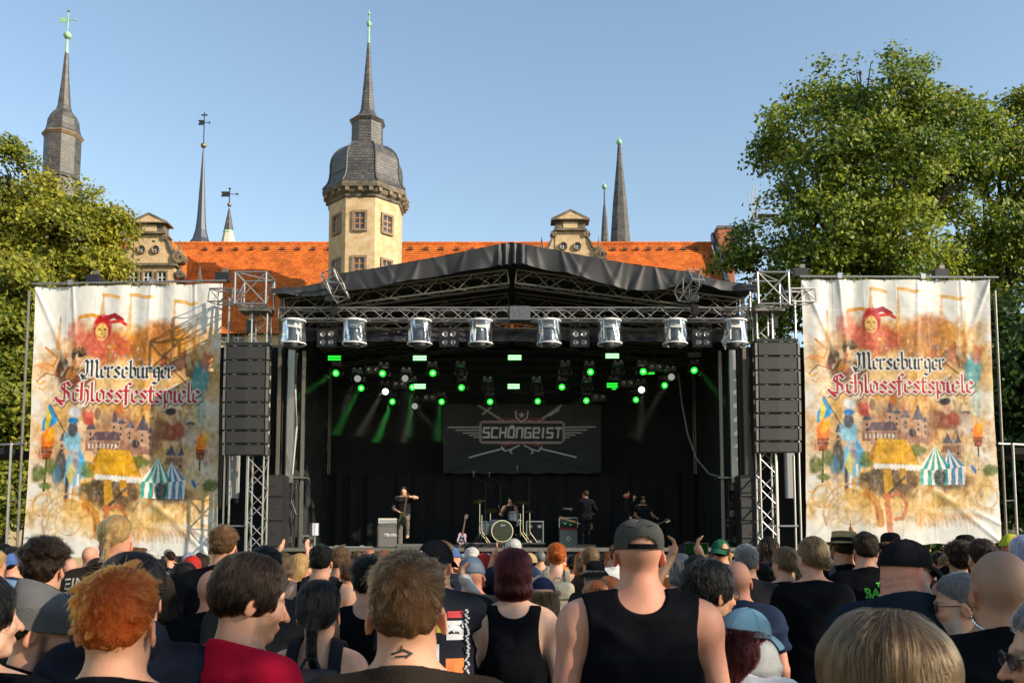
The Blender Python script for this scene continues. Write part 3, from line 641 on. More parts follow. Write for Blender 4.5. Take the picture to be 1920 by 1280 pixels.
for s, lab in ((-1, 'dark side drape on the stage wing, left of the performers'), (1, 'dark side drape on the stage wing, right of the performers')):
    X = 7.1 * s; Yv = np.linspace(27.9, 35.6, 120); Z = np.linspace(STZ, 10.2, 8); gy, gz = np.meshgrid(Yv, Z, indexing='ij')
    xx = X + 0.05 * np.sin(gy * 6 + 2 * np.sin(gy)); V = np.stack([xx, gy, gz], -1).reshape(-1, 3); i = np.arange(len(V)).reshape(120, 8)
    F = np.stack([i[:-1, :-1], i[1:, :-1], i[1:, 1:], i[:-1, 1:]], -1).reshape(-1, 4)
    tag(add('side_drape', mesh_np('side_drape', V, F), M_scrim), lab, 'curtain')
drape('border_drape', 'narrow dark satin border hanging behind the front truss', wx(560, 620, 28), wx(1400, 620, 28), 28.0, wz(640, 28), wz(611, 28), pmat('dark_satin', (0.018, 0.015, 0.024), 0.4, spec=0.6), 0.03, 3.0, 260, 8, wr=0.35, top_sag=0.1)

# roof: gable tarpaulin with wrinkled fascia
fx = [508, 560, 610, 640, 700, 760, 820, 880, 938, 960, 985, 1050, 1110, 1180, 1240, 1296, 1350, 1420]
ft = [541, 538, 528, 512, 503, 492, 481, 469, 457, 454, 458, 470, 482, 494, 502, 510, 526, 534]
fb = [552, 556, 556, 549, 543, 529, 519, 510, 500, 497, 500, 512, 528, 545, 546, 530, 545, 548]
FY = 26.7
nx, nz = 420, 16
pxs = np.linspace(508, 1420, nx); tops = np.interp(pxs, fx, ft); bots = np.interp(pxs, fx, fb)
CRE = [(528, 540, .06), (572, 560, -.05), (600, 606, .08), (652, 640, .07), (668, 690, -.05), (700, 722, .10), (724, 742, .08), (745, 738, -.06), (786, 772, .09), (812, 835, .06), (835, 840, -.05), (872, 860, .09), (905, 925, .06), (930, 938, .08), (946, 936, .12), (962, 958, -.08), (976, 986, .12), (1005, 1012, .05), (1052, 1062, .14), (1066, 1092, .08), (1100, 1085, -.06), (1128, 1150, .06), (1166, 1150, .08), (1190, 1176, -.06), (1206, 1188, .10), (1228, 1236, .13), (1240, 1262, -.06), (1270, 1258, .07), (1292, 1300, .05), (1345, 1335, .06), (1390, 1400, .05)]
V = []
for i in range(nx):
    for j in range(nz):
        v = j / (nz - 1); py = tops[i] * (1 - v) + bots[i] * v
        # creases pulled from the lacing points plus soft billows
        w = 0.05 * math.sin(pxs[i] * 0.045 + 1.2 * v + 2.0 * math.sin(pxs[i] * 0.013)) * (0.3 + v)
        for (c0, c1, am) in CRE:
            q = (pxs[i] - (c0 + (c1 - c0) * v)) / (2.0 + 7.0 * v if am > 0 else 9.0 - 6.0 * v); w += am * 0.62 * math.exp(-q * q) * (0.35 + 0.65 * v)
        if abs(pxs[i] - 960) < 26: w += 0.09 * math.sin((pxs[i] - 960) * 0.42) * (0.4 + 0.6 * v)
        p = at(pxs[i], py, FY); V.append((p.x, FY - 0.12 * v - w, p.z))
i = np.arange(nx * nz).reshape(nx, nz); F = np.stack([i[:-1, :-1], i[:-1, 1:], i[1:, 1:], i[1:, :-1]], -1).reshape(-1, 4)
rf = empty('stage_roof', (0, 0, 0)); tag(rf, 'black gable tarpaulin roof over the stage', 'roof')
add('fascia', mesh_np('fascia', V, F), M_tarp, rf)
b = MB()                                                      # roof sheets running back from the fascia
for k in range(len(fx) - 1):
    a0, a1 = at(fx[k], ft[k], FY), at(fx[k + 1], ft[k + 1], FY)
    for q in range(4):
        y0, y1 = FY + 9.5 * q / 4, FY + 9.5 * (q + 1) / 4; sg = lambda t: -0.06 * math.sin(t * math.pi)
        b.quad((a0.x, y0, a0.z), (a1.x, y0, a1.z), (a1.x, y1, a1.z), (a0.x, y1, a0.z))
add('roof_sheet', b.mesh('roof_sheet', 60), M_tarp_in, rf)
# strip lights lacing / wire under fascia
# rafters
for yi, (yy, nm) in enumerate(((27.15, 'front'), (29.6, 'second'), (32.2, 'third'), (34.8, 'rear'))):
    for s, sd in ((-1, 'left'), (1, 'right')):
        e = at(960 + s * 425, 566, SY); r = at(960, 500, SY)
        truss('roof_rafter', f'{nm} roof rafter truss from the ridge, {sd} slope', (r.x + s * 0.12, yy, r.z - 0.32), (e.x, yy, e.z - 0.12), 0.42, M_alu_dim, faces=(0, 1, 2, 3) if yi == 0 else (1, 2), rc=0.03, rb=0.017, bay=1.25, group='roof rafters')
for s, sd in ((-1, 'left'), (1, 'right')):                    # tie from the rafter foot up to mid slope, and purlins
    for t in (0.33, 0.66):
        e = at(960 + s * 425, 566, SY); r = at(960, 500, SY); p = r.lerp(e, t)
        o = tube_obj('roof_purlin', (p.x, 27.0, p.z + 0.12), (p.x, 36.0, p.z + 0.12), 0.035, M_alu_dim); tag(o, f'roof purlin tube, {"upper" if t < .5 else "lower"} one on the {sd} slope', 'tube')
    p0, p1 = at(960 + s * 345, 515, 26.0), at(960 + s * 318, 556, 26.7)
    truss('truss_stub', f'short tilted truss end sticking out over the {sd} roof edge', p0, p1, 0.40, M_alu, up=(1, 0, 0.3), rc=0.026, rb=0.015, bay=0.7)
    # chain hoist hanging under the stub down to the front truss
    h = at(960 + s * 337, 560, 26.75); hr = empty('chain_hoist', h); tag(hr, f'black chain hoist holding the front truss, {sd} side', 'hoist')
    MB().box((0, 0, 0), (0.34, 0.24, 0.22)).build('motor', M_blkmetal, hr); MB().lathe([(0.10, -0.2), (0.11, 0.2)], 12, (0.0, 0, 0), 0, Matrix.Rotation(R(90), 3, 'Y')).build('drum', M_alu_dim, hr)
    MB().tube((0, 0, 0.1), (0, 0, 0.5), 0.02, 6).build('chain', M_alu_dim, hr); MB().tube((0.02, 0, -0.55), (0, 0, -0.1), 0.03, 6).build('hook', M_blkmetal, hr); MB().box((0.1, 0, -0.35), (0.16, 0.14, 0.3)).build('chain_bag', M_cloth_blk, hr)
# horizontal front truss carrying the domed lights
tz0 = wz(590, SY); truss('front_truss', 'long horizontal box truss along the stage front above the domed lights', (wx(525, 590, SY), SY, tz0), (wx(1406, 590, SY), SY, tz0), 0.34, M_alu, rc=0.027, rb=0.013, bay=1.15)
truss('border_truss', 'thin lower box truss behind the front truss', (wx(525, 612, 27.7), 27.75, wz(610, 27.7)), (wx(1406, 612, 27.7), 27.75, wz(610, 27.7)), 0.24, M_alu_dim, faces=(0, 2, 3), rc=0.02, rb=0.011, bay=1.6)
wr = MB(); wr.box((0, 0, 0), (0.62, 0.44, 0.42)); wp = wr.build('plastic_wrap', pmat('grey_plastic_film', (0.07, 0.07, 0.073), 0.3, var=0.3, vscale=9, bump=1.0, bscale=9, spec=0.8), None, loc=(wx(975, 590, SY), SY, tz0)); tag(wp, 'grey plastic film wrapped round the middle of the front truss', 'plastic film')
for Y_, py, x0_, x1_, nm in ((30.0, 667, 680, 1300, 'front'), (31.6, 697, 640, 1290, 'middle'), (33.2, 728, 640, 1300, 'rear')):
    z_ = wz(py, Y_); truss('lighting_truss', f'dark {nm} lighting truss over the stage', (wx(x0_, py, Y_), Y_, z_), (wx(x1_, py, Y_), Y_, z_), 0.28, M_blkmetal, faces=(0, 2), rc=0.022, rb=0.012, bay=1.5, group='stage lighting trusses')

# PA towers, corner blocks and outriggers
for s, sd in ((-1, 'left'), (1, 'right')):
    tx = at(960 + s * 474, 800, SY).x; ztop = wz(578, SY)
    truss('tower_truss', f'upright truss tower at the {sd} side of the stage', (tx, SY, 0.0), (tx, SY, ztop), 0.46, M_alu, up=(0, 1, 0), rc=0.03, rb=0.017, bay=1.0, group='stage tower trusses')
    p = at(960 + s * 482, 548, SY - 0.2); cb = empty('corner_block', p); tag(cb, f'tubular corner cube on top of the {sd} tower', 'truss')
    hx, hy, hz = 0.46, 0.46, 0.48
    P = [Vector((a * hx, c * hy, d * hz)) for a in (-1, 1) for c in (-1, 1) for d in (-1, 1)]
    for i in range(8):
        for j in range(i + 1, 8):
            if bin(i ^ j).count('1') == 1: tube_obj('edge_tube', p + P[i], p + P[j], 0.03, M_alu, cb)
    for (i, j) in ((0, 3), (4, 7), (0, 5), (2, 7), (1, 4), (0, 6), (1, 7)): tube_obj('brace', p + P[i], p + P[j], 0.02, M_alu, cb, 6)
    MB().box((-s * 0.05, 0.05, -hz - 0.09), (0.9, 0.6, 0.12)).build('sleeve_plate', M_alu_dim, cb)
    # outrigger carrying the array and the banner
    q0, q1 = at(960 + s * 500, 556, SY), at(960 + s * 560, 556, SY + 0.4)
    truss('outrigger_truss', f'short truss arm reaching out to the {sd} banner', q0 + Vector((s * .25, 0, 0)), q1, 0.40, M_alu, bay=1.0, rc=0.025, rb=0.014)
    for k, (px, w, y0, y1) in enumerate(((438, 0.05, 545, 1040), (415, 0.10, 610, 900), (392, 0.05, 640, 1040))):
        x_ = at(960 + s * px, 800, SY + 0.7 + 0.3 * k).x
        o = box_obj('upright_mast' if k == 1 else 'support_pole', (x_, SY + 0.7 + 0.3 * k, (wz(y1, SY) + wz(y0, SY)) / 2), (w * 2, w * 1.6, wz(y0, SY) - max(0.0, wz(y1, SY))), M_alu if k == 1 else M_alu_dim)
        tag(o, f'{["outer", "pale flat", "inner"][k]} upright pole beside the {sd} stage tower', 'pole')
    for k, px in enumerate((496, 530, 542)):                   # poles outside the tower
        x_ = at(960 + s * px, 900, SY + 0.5).x
        o = tube_obj('scaffold_pole', (x_, SY + 0.45 + 0.1 * k, 0), (x_, SY + 0.45 + 0.1 * k, wz([850, 850, 545][k], SY)), 0.035, M_alu); tag(o, f'{["first", "second", "third"][k]} scaffold pole outside the {sd} tower, counted from the stage', 'pole')
    o = tube_obj('scaffold_ledger', (at(960 + s * 490, 985, SY).x, SY + 0.4, wz(985, SY)), (at(960 + s * 545, 985, SY).x, SY + 0.4, wz(985, SY)), 0.03, M_alu); tag(o, f'level scaffold tube low between the {sd} tower and the banner', 'pole')
    x_ = at(960 + s * 520, 800, SY + 0.8).x
    o = MB().box((0, 0, 0), (0.30, 0.12, 1.6)).build('cable_duct', pmat('grey_duct', (0.3, 0.3, 0.29), 0.6), None, loc=(x_, SY + 0.9, wz(880, SY))); tag(o, f'grey upright box duct beside the {sd} tower', 'duct')
    # stage wing speaker stack
    sp = empty('side_fill_stack', (at(960 + s * 443, 950, SY + .6).x, SY + 0.6, 0)); tag(sp, f'tall black speaker stack standing at the {sd} wing of the stage', 'speaker')
    zz0 = STZ
    for k, hgt in enumerate((0.78, 0.72, 0.68)):
        cb_ = MB().bbox(-0.32, 0.32, -0.3, 0.35, zz0 + 0.005, zz0 + hgt).build('cabinet', M_blkpaint, sp); MB().bbox(-0.29, 0.29, -0.325, -0.303, zz0 + 0.04, zz0 + hgt - 0.04).build('grille', M_grille, cb_); MB().bbox(-0.06, 0.06, -0.332, -0.326, zz0 + hgt * .5 - .02, zz0 + hgt * .5 + .02).build('badge', M_blkmetal, cb_); zz0 += hgt
    # equipment rack with shelf further in
    rk = empty('dimmer_rack', (at(960 + s * 420, 950, SY + 1.4).x, SY + 1.4, STZ)); tag(rk, f'open equipment rack with cables and shelf at the {sd} wing', 'rack')
    for dx in (-0.28, 0.28):
        for dy in (-0.25, 0.25): MB().tube((dx, dy, 0), (dx, dy, 2.15), 0.022, 6).build('post', M_blkmetal, rk)
    MB().box((s * -0.1, 0, 2.17), (1.0, 0.6, 0.05)).build('shelf', M_alu_dim, rk)
    g_ = random.Random(5 + s)
    for k in range(7): MB().box((g_.uniform(-.1, .1), -0.1, 0.25 + k * 0.27), (0.42, 0.3, 0.2)).build('power_unit', M_blkpaint if k % 3 else M_alu_dim, rk)
    for k in range(6):
        a = Vector((g_.uniform(-.3, .3), -0.3, 2.1)); bq = Vector((g_.uniform(-.3, .3), -0.34, g_.uniform(0.0, 1.0))); MB().path([a, a.lerp(bq, .35) + Vector((g_.uniform(-.15, .15), -.05, -.1)), a.lerp(bq, .7) + Vector((g_.uniform(-.15, .15), -.05, 0)), bq], 0.015, 5).build('cable', M_blkmetal, rk, 60)
# hanging rope at left, cable loop at right
o = MB().path([at(557, 662, 27.6), at(554, 720, 27.6), at(556, 800, 27.6), at(548, 888, 27.9)], 0.035, 6).build('hanging_cable', pmat('pale_cable_sleeve', (0.35, 0.33, 0.30), 0.7), None, 60); tag(o, 'pale cable hanging straight down from the leftmost domed light', 'cable')
o = MB().path([at(1272, 700, 31), at(1279, 760, 31), at(1290, 815, 30.5), at(1306, 860, 30), at(1330, 888, 29.5), at(1348, 893, 29)], 0.03, 6).build('looping_cable', pmat('grey_cable', (0.20, 0.20, 0.2), 0.6), None, 60); tag(o, 'grey cable loop curving down to the right stage rack', 'cable')
for s, sd in ((-1, 'left'), (1, 'right')):
    bx = at(960 + s * 350, 800, 34.6).x
    truss('rear_tower', f'dim upright truss behind the curtain at the {sd} rear of the stage', (bx, 34.5, STZ), (bx, 34.5, wz(690, 34.5)), 0.36, M_alu_dim, up=(0, 1, 0), rc=0.022, rb=0.012, bay=1.2, faces=(0, 1, 2))

# line arrays
def line_array(s, sd):
    cx = at(960 + s * 499.5, 740, 26.6).x; Y_ = 26.6; ys = [648, 675, 701.5, 728, 754, 780, 806, 831, 853] if s < 0 else [641, 667.5, 694, 721, 748, 774, 800, 826, 848]
    root = empty('line_array', (cx, Y_, 0)); tag(root, f'column of black line array speakers hanging at the {sd} of the stage', 'speaker')
    tilt = 0.0
    for k in range(8):
        z1, z0 = wz(ys[k], Y_), wz(ys[k + 1], Y_); h = z1 - z0 - 0.012; dy = 0.0 + 0.012 * max(0, k - 3) ** 1.6
        c = MB().prism([(dy, z0), (dy + 0.55, z0 + 0.08), (dy + 0.55, z1 - 0.09), (dy, z0 + h)], -0.60, 0.60, axis='x').build('cabinet', M_blkpaint, root)
        gr = MB()                                             # shallow-V grille
        gr.prism([(-0.56, dy - 0.03), (0.0, dy - 0.055), (0.56, dy - 0.03), (0.56, dy - 0.004), (-0.56, dy - 0.004)], z0 + 0.03, z0 + h - 0.03, axis='z'); gr.build('grille', M_grille, c)
        for q in (-1, 1): MB().bbox(q * 0.603, q * 0.665, dy - 0.03, dy + 0.06, z0 + 0.02, z0 + h - 0.02).build('rigging_bracket', M_alu_dim, c)
        for q in (-0.35, 0.12, 0.4): MB().box((q, dy - 0.02, z0 + h + 0.006), (0.10, 0.03, 0.012)).build('latch', M_alu, c)
    zt = wz(ys[0], Y_)
    MB().bbox(-0.62, 0.62, -0.02, 0.7, zt + 0.004, zt + 0.10).build('flying_frame', M_blkmetal, root)
    ch = MB(); zz_ = zt + 0.1
    for i in range(22): ch.box((0.02 * math.sin(i * 1.7), 0.3 + 0.02 * math.cos(i * 2.1), zz_ + 0.045 * i), (0.07 if i % 2 else 0.03, 0.03 if i % 2 else 0.07, 0.06))
    ch.build('chain', M_alu, root)
    MB().box((0, 0.3, zz_ + 0.55), (0.2, 0.22, 0.36)).build('chain_bag', M_blkmetal, root)
    MB().tube((0.02, 0.3, zz_ + 0.9), (0.02, 0.3, wz(560, Y_)), 0.02, 6).build('sling', M_alu_dim, root)
line_array(-1, 'left'); line_array(1, 'right')

# ------------------------------------------------------------------ lights on the trusses
M_pvc = None
def clearmat():
    m, t, out = nt('clear_pvc')
    g = t.nodes.new('ShaderNodeBsdfGlossy'); g.inputs['Roughness'].default_value = 0.12; g.inputs['Color'].default_value = (0.9, 0.92, 0.95, 1)
    tr = t.nodes.new('ShaderNodeBsdfTransparent'); tr.inputs[0].default_value = (0.93, 0.95, 0.97, 1)
    df = t.nodes.new('ShaderNodeBsdfTranslucent'); df.inputs[0].default_value = (0.75, 0.78, 0.82, 1)
    lw = t.nodes.new('ShaderNodeLayerWeight'); lw.inputs[0].default_value = 0.35
    tc = t.nodes.new('ShaderNodeTexCoord'); n = t.nodes.new('ShaderNodeTexNoise'); n.inputs['Scale'].default_value = 5; n.inputs['Detail'].default_value = 4; t.links.new(tc.outputs['Object'], n.inputs[0])
    bp = t.nodes.new('ShaderNodeBump'); bp.inputs['Strength'].default_value = 0.5; bp.inputs['Distance'].default_value = 0.05; t.links.new(n.outputs[0], bp.inputs['Height']); t.links.new(bp.outputs[0], g.inputs['Normal']); t.links.new(bp.outputs[0], lw.inputs['Normal'])
    m1 = t.nodes.new('ShaderNodeMixShader'); m1.inputs[0].default_value = 0.10; t.links.new(tr.outputs[0], m1.inputs[1]); t.links.new(df.outputs[0], m1.inputs[2])
    mx = t.nodes.new('ShaderNodeMixShader'); mr = t.nodes.new('ShaderNodeMath'); mr.operation = 'MULTIPLY_ADD'; mr.inputs[1].default_value = 0.6; mr.inputs[2].default_value = 0.05
    t.links.new(lw.outputs['Fresnel'], mr.inputs[0]); t.links.new(mr.outputs[0], mx.inputs[0]); t.links.new(m1.outputs[0], mx.inputs[1]); t.links.new(g.outputs[0], mx.inputs[2]); t.links.new(mx.outputs[0], out.inputs[0])
    return m
M_pvc = clearmat()
M_lampwhite = pmat('pale_dome_plate', (0.62, 0.60, 0.56), 0.5)
M_lens_off = pmat('lamp_reflector', (0.55, 0.50, 0.46), 0.15, metal=0.6)
def dome_meshes():
    b = MB(); n = 40; H = 12; V = []; F = []
    for j in range(H):
        for i in range(n):
            a = 2 * math.pi * i / n; v = j / (H - 1); r = 0.335 + 0.02 * v + 0.018 * math.sin(a * 7 + 3 * v) * v + 0.012 * math.sin(a * 11 - 5 * v); V.append((r * math.cos(a), r * math.sin(a), -0.06 - 0.66 * v))
    for j in range(H - 1):
        for i in range(n): a, c = j * n + i, j * n + (i + 1) % n; F.append((a, c, c + n, a + n))
    return mesh_np('dome_skirt', V, F)
ds = dome_meshes()
plate = MB().lathe([(0.05, 0.02), (0.30, 0.02), (0.365, -0.01), (0.37, -0.05), (0.35, -0.06), (0.0, -0.06)], 32).mesh('dome_plate', 40)
ring = MB().lathe([(0.355, -0.73), (0.385, -0.735), (0.38, -0.70), (0.352, -0.70), (0.355, -0.73)], 32, caps=False).mesh('dome_ring', 50)
bodym = MB().box((0, 0, -0.16), (0.46, 0.30, 0.16)).mesh('lamp_base'); armm = MB().box((0, 0, -0.42), (0.05, 0.14, 0.36)).mesh('yoke_arm')
headm = MB().lathe([(0.02, -0.28), (0.14, -0.30), (0.165, -0.42), (0.165, -0.66), (0.19, -0.70), (0.19, -0.80), (0.16, -0.86), (0.02, -0.87)], 20).mesh('lamp_head', 40)
ord8 = ['first', 'second', 'third', 'fourth', 'fifth', 'sixth', 'seventh', 'eighth']
for k, px in enumerate((551, 665, 787, 901, 1029, 1143, 1265, 1378)):
    c = at(px, 601, 26.75); r = empty('domed_moving_light', c, rnd.uniform(-.6, .6)); tag(r, f'moving light in a clear plastic rain dome, {ord8[k]} from the left on the front truss', 'stage light', 'domed lights on the front truss')
    add('dome_plate', plate, M_lampwhite, r); add('dome_skirt', ds, M_pvc, r, rot=(0, 0, rnd.uniform(0, 6))); add('dome_ring', ring, M_lampwhite, r)
    add('lamp_base', bodym, M_alu_dim, r); add('yoke_arm', armm, M_alu_dim, r, loc=(.205, 0, 0)); add('yoke_arm', armm, M_alu_dim, r, loc=(-.205, 0, 0)); add('lamp_head', headm, M_blkpaint, r, rot=(R(rnd.uniform(-4, 8)), 0, 0))
    for q in (-0.14, 0.14): tube_obj('clamp', c + Vector((q, 0, 0.02)), c + Vector((q, 0.1, 0.18)), 0.03, M_blkmetal, r)
    MB().box((0.0, -0.152, -0.16), (0.16, 0.006, 0.05)).build('display', pmat('display_panel', (0.45, 0.55, 0.62), 0.3), r)
for px in (1358,): pass
o = MB().path([at(1362, 628, 26.6), at(1357, 640, 26.55), at(1360, 655, 26.6)], [0.06, 0.08, 0.03], 7).build('torn_film', M_pvc, None, 60); tag(o, 'torn strip of plastic film hanging off the rightmost dome', 'plastic film')
def blinder(px, py, Y_, nx_, ny_, cell, label, dark=False):
    c = at(px, py, Y_); r = empty('blinder_light', c); tag(r, label, 'stage light', 'blinder lights')
    w, h = nx_ * cell + 0.04, ny_ * cell + 0.04
    MB().box((0, 0.06, 0), (w, 0.12, h)).build('housing', M_blkmetal, r)
    f = MB(); f.bbox(-w / 2 - 0.03, -w / 2 - 0.005, 0, 0.05, -h / 2, h / 2 + 0.12); f.bbox(w / 2 + 0.005, w / 2 + 0.03, 0, 0.05, -h / 2, h / 2 + 0.12); f.bbox(-w / 2 - 0.03, w / 2 + 0.03, 0.002, 0.048, h / 2 + 0.125, h / 2 + 0.15); f.build('bracket', M_blkmetal, r)
    MB().tube((0, 0.05, h / 2 + 0.12), (0, 0.05, h / 2 + 0.34), 0.025, 6).build('clamp', M_blkmetal, r)
    for i in range(nx_):
        for j in range(ny_):
            x, z = (i - (nx_ - 1) / 2) * cell, (j - (ny_ - 1) / 2) * cell; rr = cell * 0.36
            l = MB().lathe([(rr * 0.95, -0.02), (rr, 0.0), (rr * 0.9, 0.01), (rr * 0.5, -0.012), (0.0, -0.02)], 16, (x, -0.015, z), 0, Matrix.Rotation(R(90), 3, 'X'), caps=False).build('lamp', M_lens_off, r, 50)
for k, px in enumerate((613, 842, 1087, 1317)): blinder(px, 634, 27.3, 2, 2, 0.25, f'four lamp blinder between the domed lights, {ord8[k]} from the left')
for (px, py, Y_, lab) in ((700, 693, 30, 'two lamp blinder upper left under the front lighting truss'), (750, 720, 31.5, 'two lamp blinder in the middle row, left half'), (806, 745, 33, 'two lamp blinder in the lowest row, left half'), (1228, 688, 30, 'two lamp blinder upper right under the front lighting truss'), (1175, 718, 31.5, 'two lamp blinder in the middle row, right half'), (1123, 744, 33, 'two lamp blinder in the lowest row, right half')):
    blinder(px, py, Y_, 2, 1, 0.24, lab)
M_green = emat('green_led', (0.015, 0.75, 0.03), 1.1); M_greenw = emat('green_white_led', (0.30, 1.0, 0.32), 1.6); M_whiteb = emat('warm_white_beam_lens', (1.0, 0.97, 0.85), 1.6); M_dimw = emat('dim_lens', (0.8, 0.8, 0.72), 0.25)
M_greend = emat('green_led_dim', (0.05, 0.8, 0.08), 0.6)
M_offled = pmat('led_panel_off', (0.20, 0.19, 0.18), 0.4)
wheres = lambda px: 'far left' if px < 700 else 'left of centre' if px < 900 else 'centre' if px < 1020 else 'right of centre' if px < 1200 else 'far right'
for (px, py, Y_, w, mt, lab) in ((627, 671, 29.8, 24, M_green, 'upper row, leftmost'), (787, 671, 29.8, 25, M_greenw, 'upper row, second from left'), (965, 670, 29.8, 25, M_greenw, 'upper row, in the middle'), (1148, 667, 29.8, 25, M_greenw, 'upper row, right of the middle'), (1302, 665, 29.8, 24, M_offled, 'upper row, rightmost and unlit'),
                                 (787, 724, 31.4, 22, M_greenw, 'lower row, left'), (963, 724, 31.4, 22, M_greenw, 'lower row, in the middle'), (1148, 722, 31.4, 20, M_green, 'lower row, right'), (1219, 697, 31.4, 16, M_green, 'small one near the upper right blinder')):
    c = at(px, py, Y_); k = Y_ / FPX; r = empty('strobe_bar', c); tag(r, f'{"unlit grey" if mt is M_offled else "green glowing"} two line strobe bar, {lab}', 'stage light', 'strobe bars')
    MB().box((0, 0.06, 0), (w * k + 0.06, 0.1, 11 * k)).build('housing', M_blkmetal, r)
    for q in (-1, 1): MB().box((0, -0.004, q * 2.5 * k), (w * k, 0.016, 3.6 * k)).build('led_line', mt, r)
    MB().tube((0, 0.06, 5 * k), (0, 0.06, 5 * k + 0.1), 0.02, 6).build('clamp', M_blkmetal, r)
basem = MB(); basem.box((0, 0, 0), (0.34, 0.24, 0.11)); basem = basem.mesh('base')
baseclamp = MB().box((-0.1, 0, 0.085), (0.07, 0.1, 0.06)).box((0.1, 0, 0.085), (0.07, 0.1, 0.06)).mesh('clamp')
yk = MB(); 
for q in (1,): yk.path([(q * 0.10, 0, -0.07), (q * 0.19, 0, -0.12), (q * 0.205, 0, -0.24), (q * 0.185, 0, -0.34)], [0.03, 0.034, 0.034, 0.03], 8)
yk = yk.mesh('yoke', 50)
hd = MB().lathe([(0.02, 0.16), (0.10, 0.155), (0.135, 0.08), (0.14, -0.10), (0.125, -0.16), (0.118, -0.165)], 18, M=Matrix.Rotation(R(-90), 3, 'X')).mesh('head', 40)
lensm = MB().lathe([(0.0, 0.004), (0.06, 0.006), (0.105, 0.0), (0.118, -0.012), (0.0, -0.014)], 18, M=Matrix.Rotation(R(90), 3, 'X'), caps=False).mesh('lens', 60)
corem = MB().lathe([(0.0, 0.004), (0.03, 0.003), (0.05, 0.0), (0.052, -0.004), (0.0, -0.004)], 14, M=Matrix.Rotation(R(90), 3, 'X'), caps=False).mesh('lens_core', 60)
M_housing = pmat('light_housing', (0.03, 0.03, 0.032), 0.35, spec=0.6)
rowname = {'A': 'top', 'B': 'middle', 'C': 'bottom'}
HEADS = []
ord12 = ord8 + ['ninth', 'tenth', 'eleventh', 'twelfth']
for row, Y_, zoff, lst in (('A', 30.0, 0, [(632, 699, 'g'), (670, 710, 'd'), (720, 700, 'g'), (762, 710, 'd'), (811, 699, 'g'), (864, 698, 'o'), (1060, 697, 'o'), (1105, 698, 'g'), (1159, 696, 'o'), (1204, 696, 'g'), (1257, 707, 'd'), (1302, 695, 'g')]),
                           ('B', 31.6, 0, [(678, 727, 'g'), (722, 734, 'w'), (773, 726, 'g'), (867, 726, 'g'), (914, 726, 'o'), (1006, 726, 'o'), (1054, 726, 'g'), (1101, 726, 'o'), (1150, 725, 'g'), (1202, 731, 'w'), (1243, 723, 'g')]),
                           ('C', 33.2, 0, [(737, 753, 'g'), (777, 761, 'd'), (827, 753, 'g'), (919, 753, 'g'), (1010, 752, 'g'), (1100, 751, 'g'), (1190, 750, 'g')])):
    for k, (px, py, st_) in enumerate(lst):
        c = at(px, py, Y_); r = empty('moving_head_light', c + Vector((0, 0.0, 0.26)))
        look = {'g': 'glowing green', 'w': 'shining white', 'd': 'with a faint pale lens', 'o': 'switched off'}[st_]
        tag(r, f'moving head {look}, {ord12[k]} from the left in the {rowname[row]} row', 'stage light', 'moving heads over the stage')
        add('base', basem, M_housing, r); add('clamp', baseclamp, M_alu, r); add('yoke_arm', yk, M_housing, r); add('yoke_arm', yk, M_housing, r, rot=(0, 0, math.pi))
        h = add('head', hd, M_housing, r, loc=(0, 0, -0.26))
        if st_ == 'o': h.rotation_euler = (R(70), 0, 0)
        else:
            h.rotation_euler = (R(rnd.uniform(4, 14)), 0, R(rnd.uniform(-14, 14)))
            l = add('lens', lensm, {'g': M_green, 'w': M_whiteb, 'd': M_dimw}[st_], h, loc=(0, -0.172, 0))
            if st_ == 'g': add('lens_core', corem, M_greenw, h, loc=(0, -0.182, 0))
        HEADS.append((c, st_, px, py, Y_))
# coloured beams: real spots in the stage smoke
def spot(px, py, Y_, tx, ty, TYd, c, e, size):
    a = at(px, py, Y_) + Vector((0, -0.3, 0)); bq = at(tx, ty, Y_ + TYd)
    l = bpy.data.lights.new('beam', 'SPOT'); l.energy = e * 7; l.color = c; l.spot_size = R(size); l.spot_blend = 0.5; l.shadow_soft_size = 0.08
    o = bpy.data.objects.new('stage_beam', l); col.objects.link(o); o.location = a; o.rotation_euler = (a - bq).to_track_quat('Z', 'Y').to_euler()
GC, WC = (0.10, 1.0, 0.14), (1.0, 0.95, 0.82)
for (px, py, Y_, tx, ty, dd, c, e) in ((632, 699, 30, 560, 745, -1.2, GC, 900), (678, 727, 31.6, 648, 778, -1.5, GC, 900), (737, 753, 33.2, 708, 822, -2, GC, 1500), (670, 710, 30, 645, 765, -1.2, WC, 260), (722, 734, 31.6, 697, 772, -1.2, WC, 420), (777, 761, 33.2, 757, 828, -2, WC, 420),
                                       (773, 726, 31.6, 768, 800, -1.5, GC, 700), (827, 753, 33.2, 820, 815, -2, GC, 600), (1302, 695, 30, 1375, 770, -1.2, GC, 700)):
    spot(px, py, Y_, tx, ty, dd, c, e, 7)
for (px, py, Y_, tx, ty, dd, e) in ((1202, 731, 31.6, 1192, 960, -1.6, 150), (1257, 707, 30, 1100, 960, .3, 170), (777, 761, 33.2, 955, 960, -1.1, 120), (762, 710, 30, 757, 960, -.7, 110)): spot(px, py, Y_, tx, ty, dd, WC, e, 11)  # extra white spots added at the pale lenses, aimed to brighten the band
sm, t, out = nt('stage_smoke'); vol = t.nodes.new('ShaderNodeVolumePrincipled'); vol.inputs['Density'].default_value = 0.006; vol.inputs['Color'].default_value = (0.9, 0.9, 0.92, 1); vol.inputs['Anisotropy'].default_value = 0.25
t.links.new(vol.outputs[0], out.inputs['Volume'])
o = MB().bbox(-6.9, 6.9, 28.6, 35.3, wz(828, 31), wz(640, 29)).build('smoke', sm); tag(o, 'thin stage smoke under the lighting trusses', 'smoke', kind='stuff')

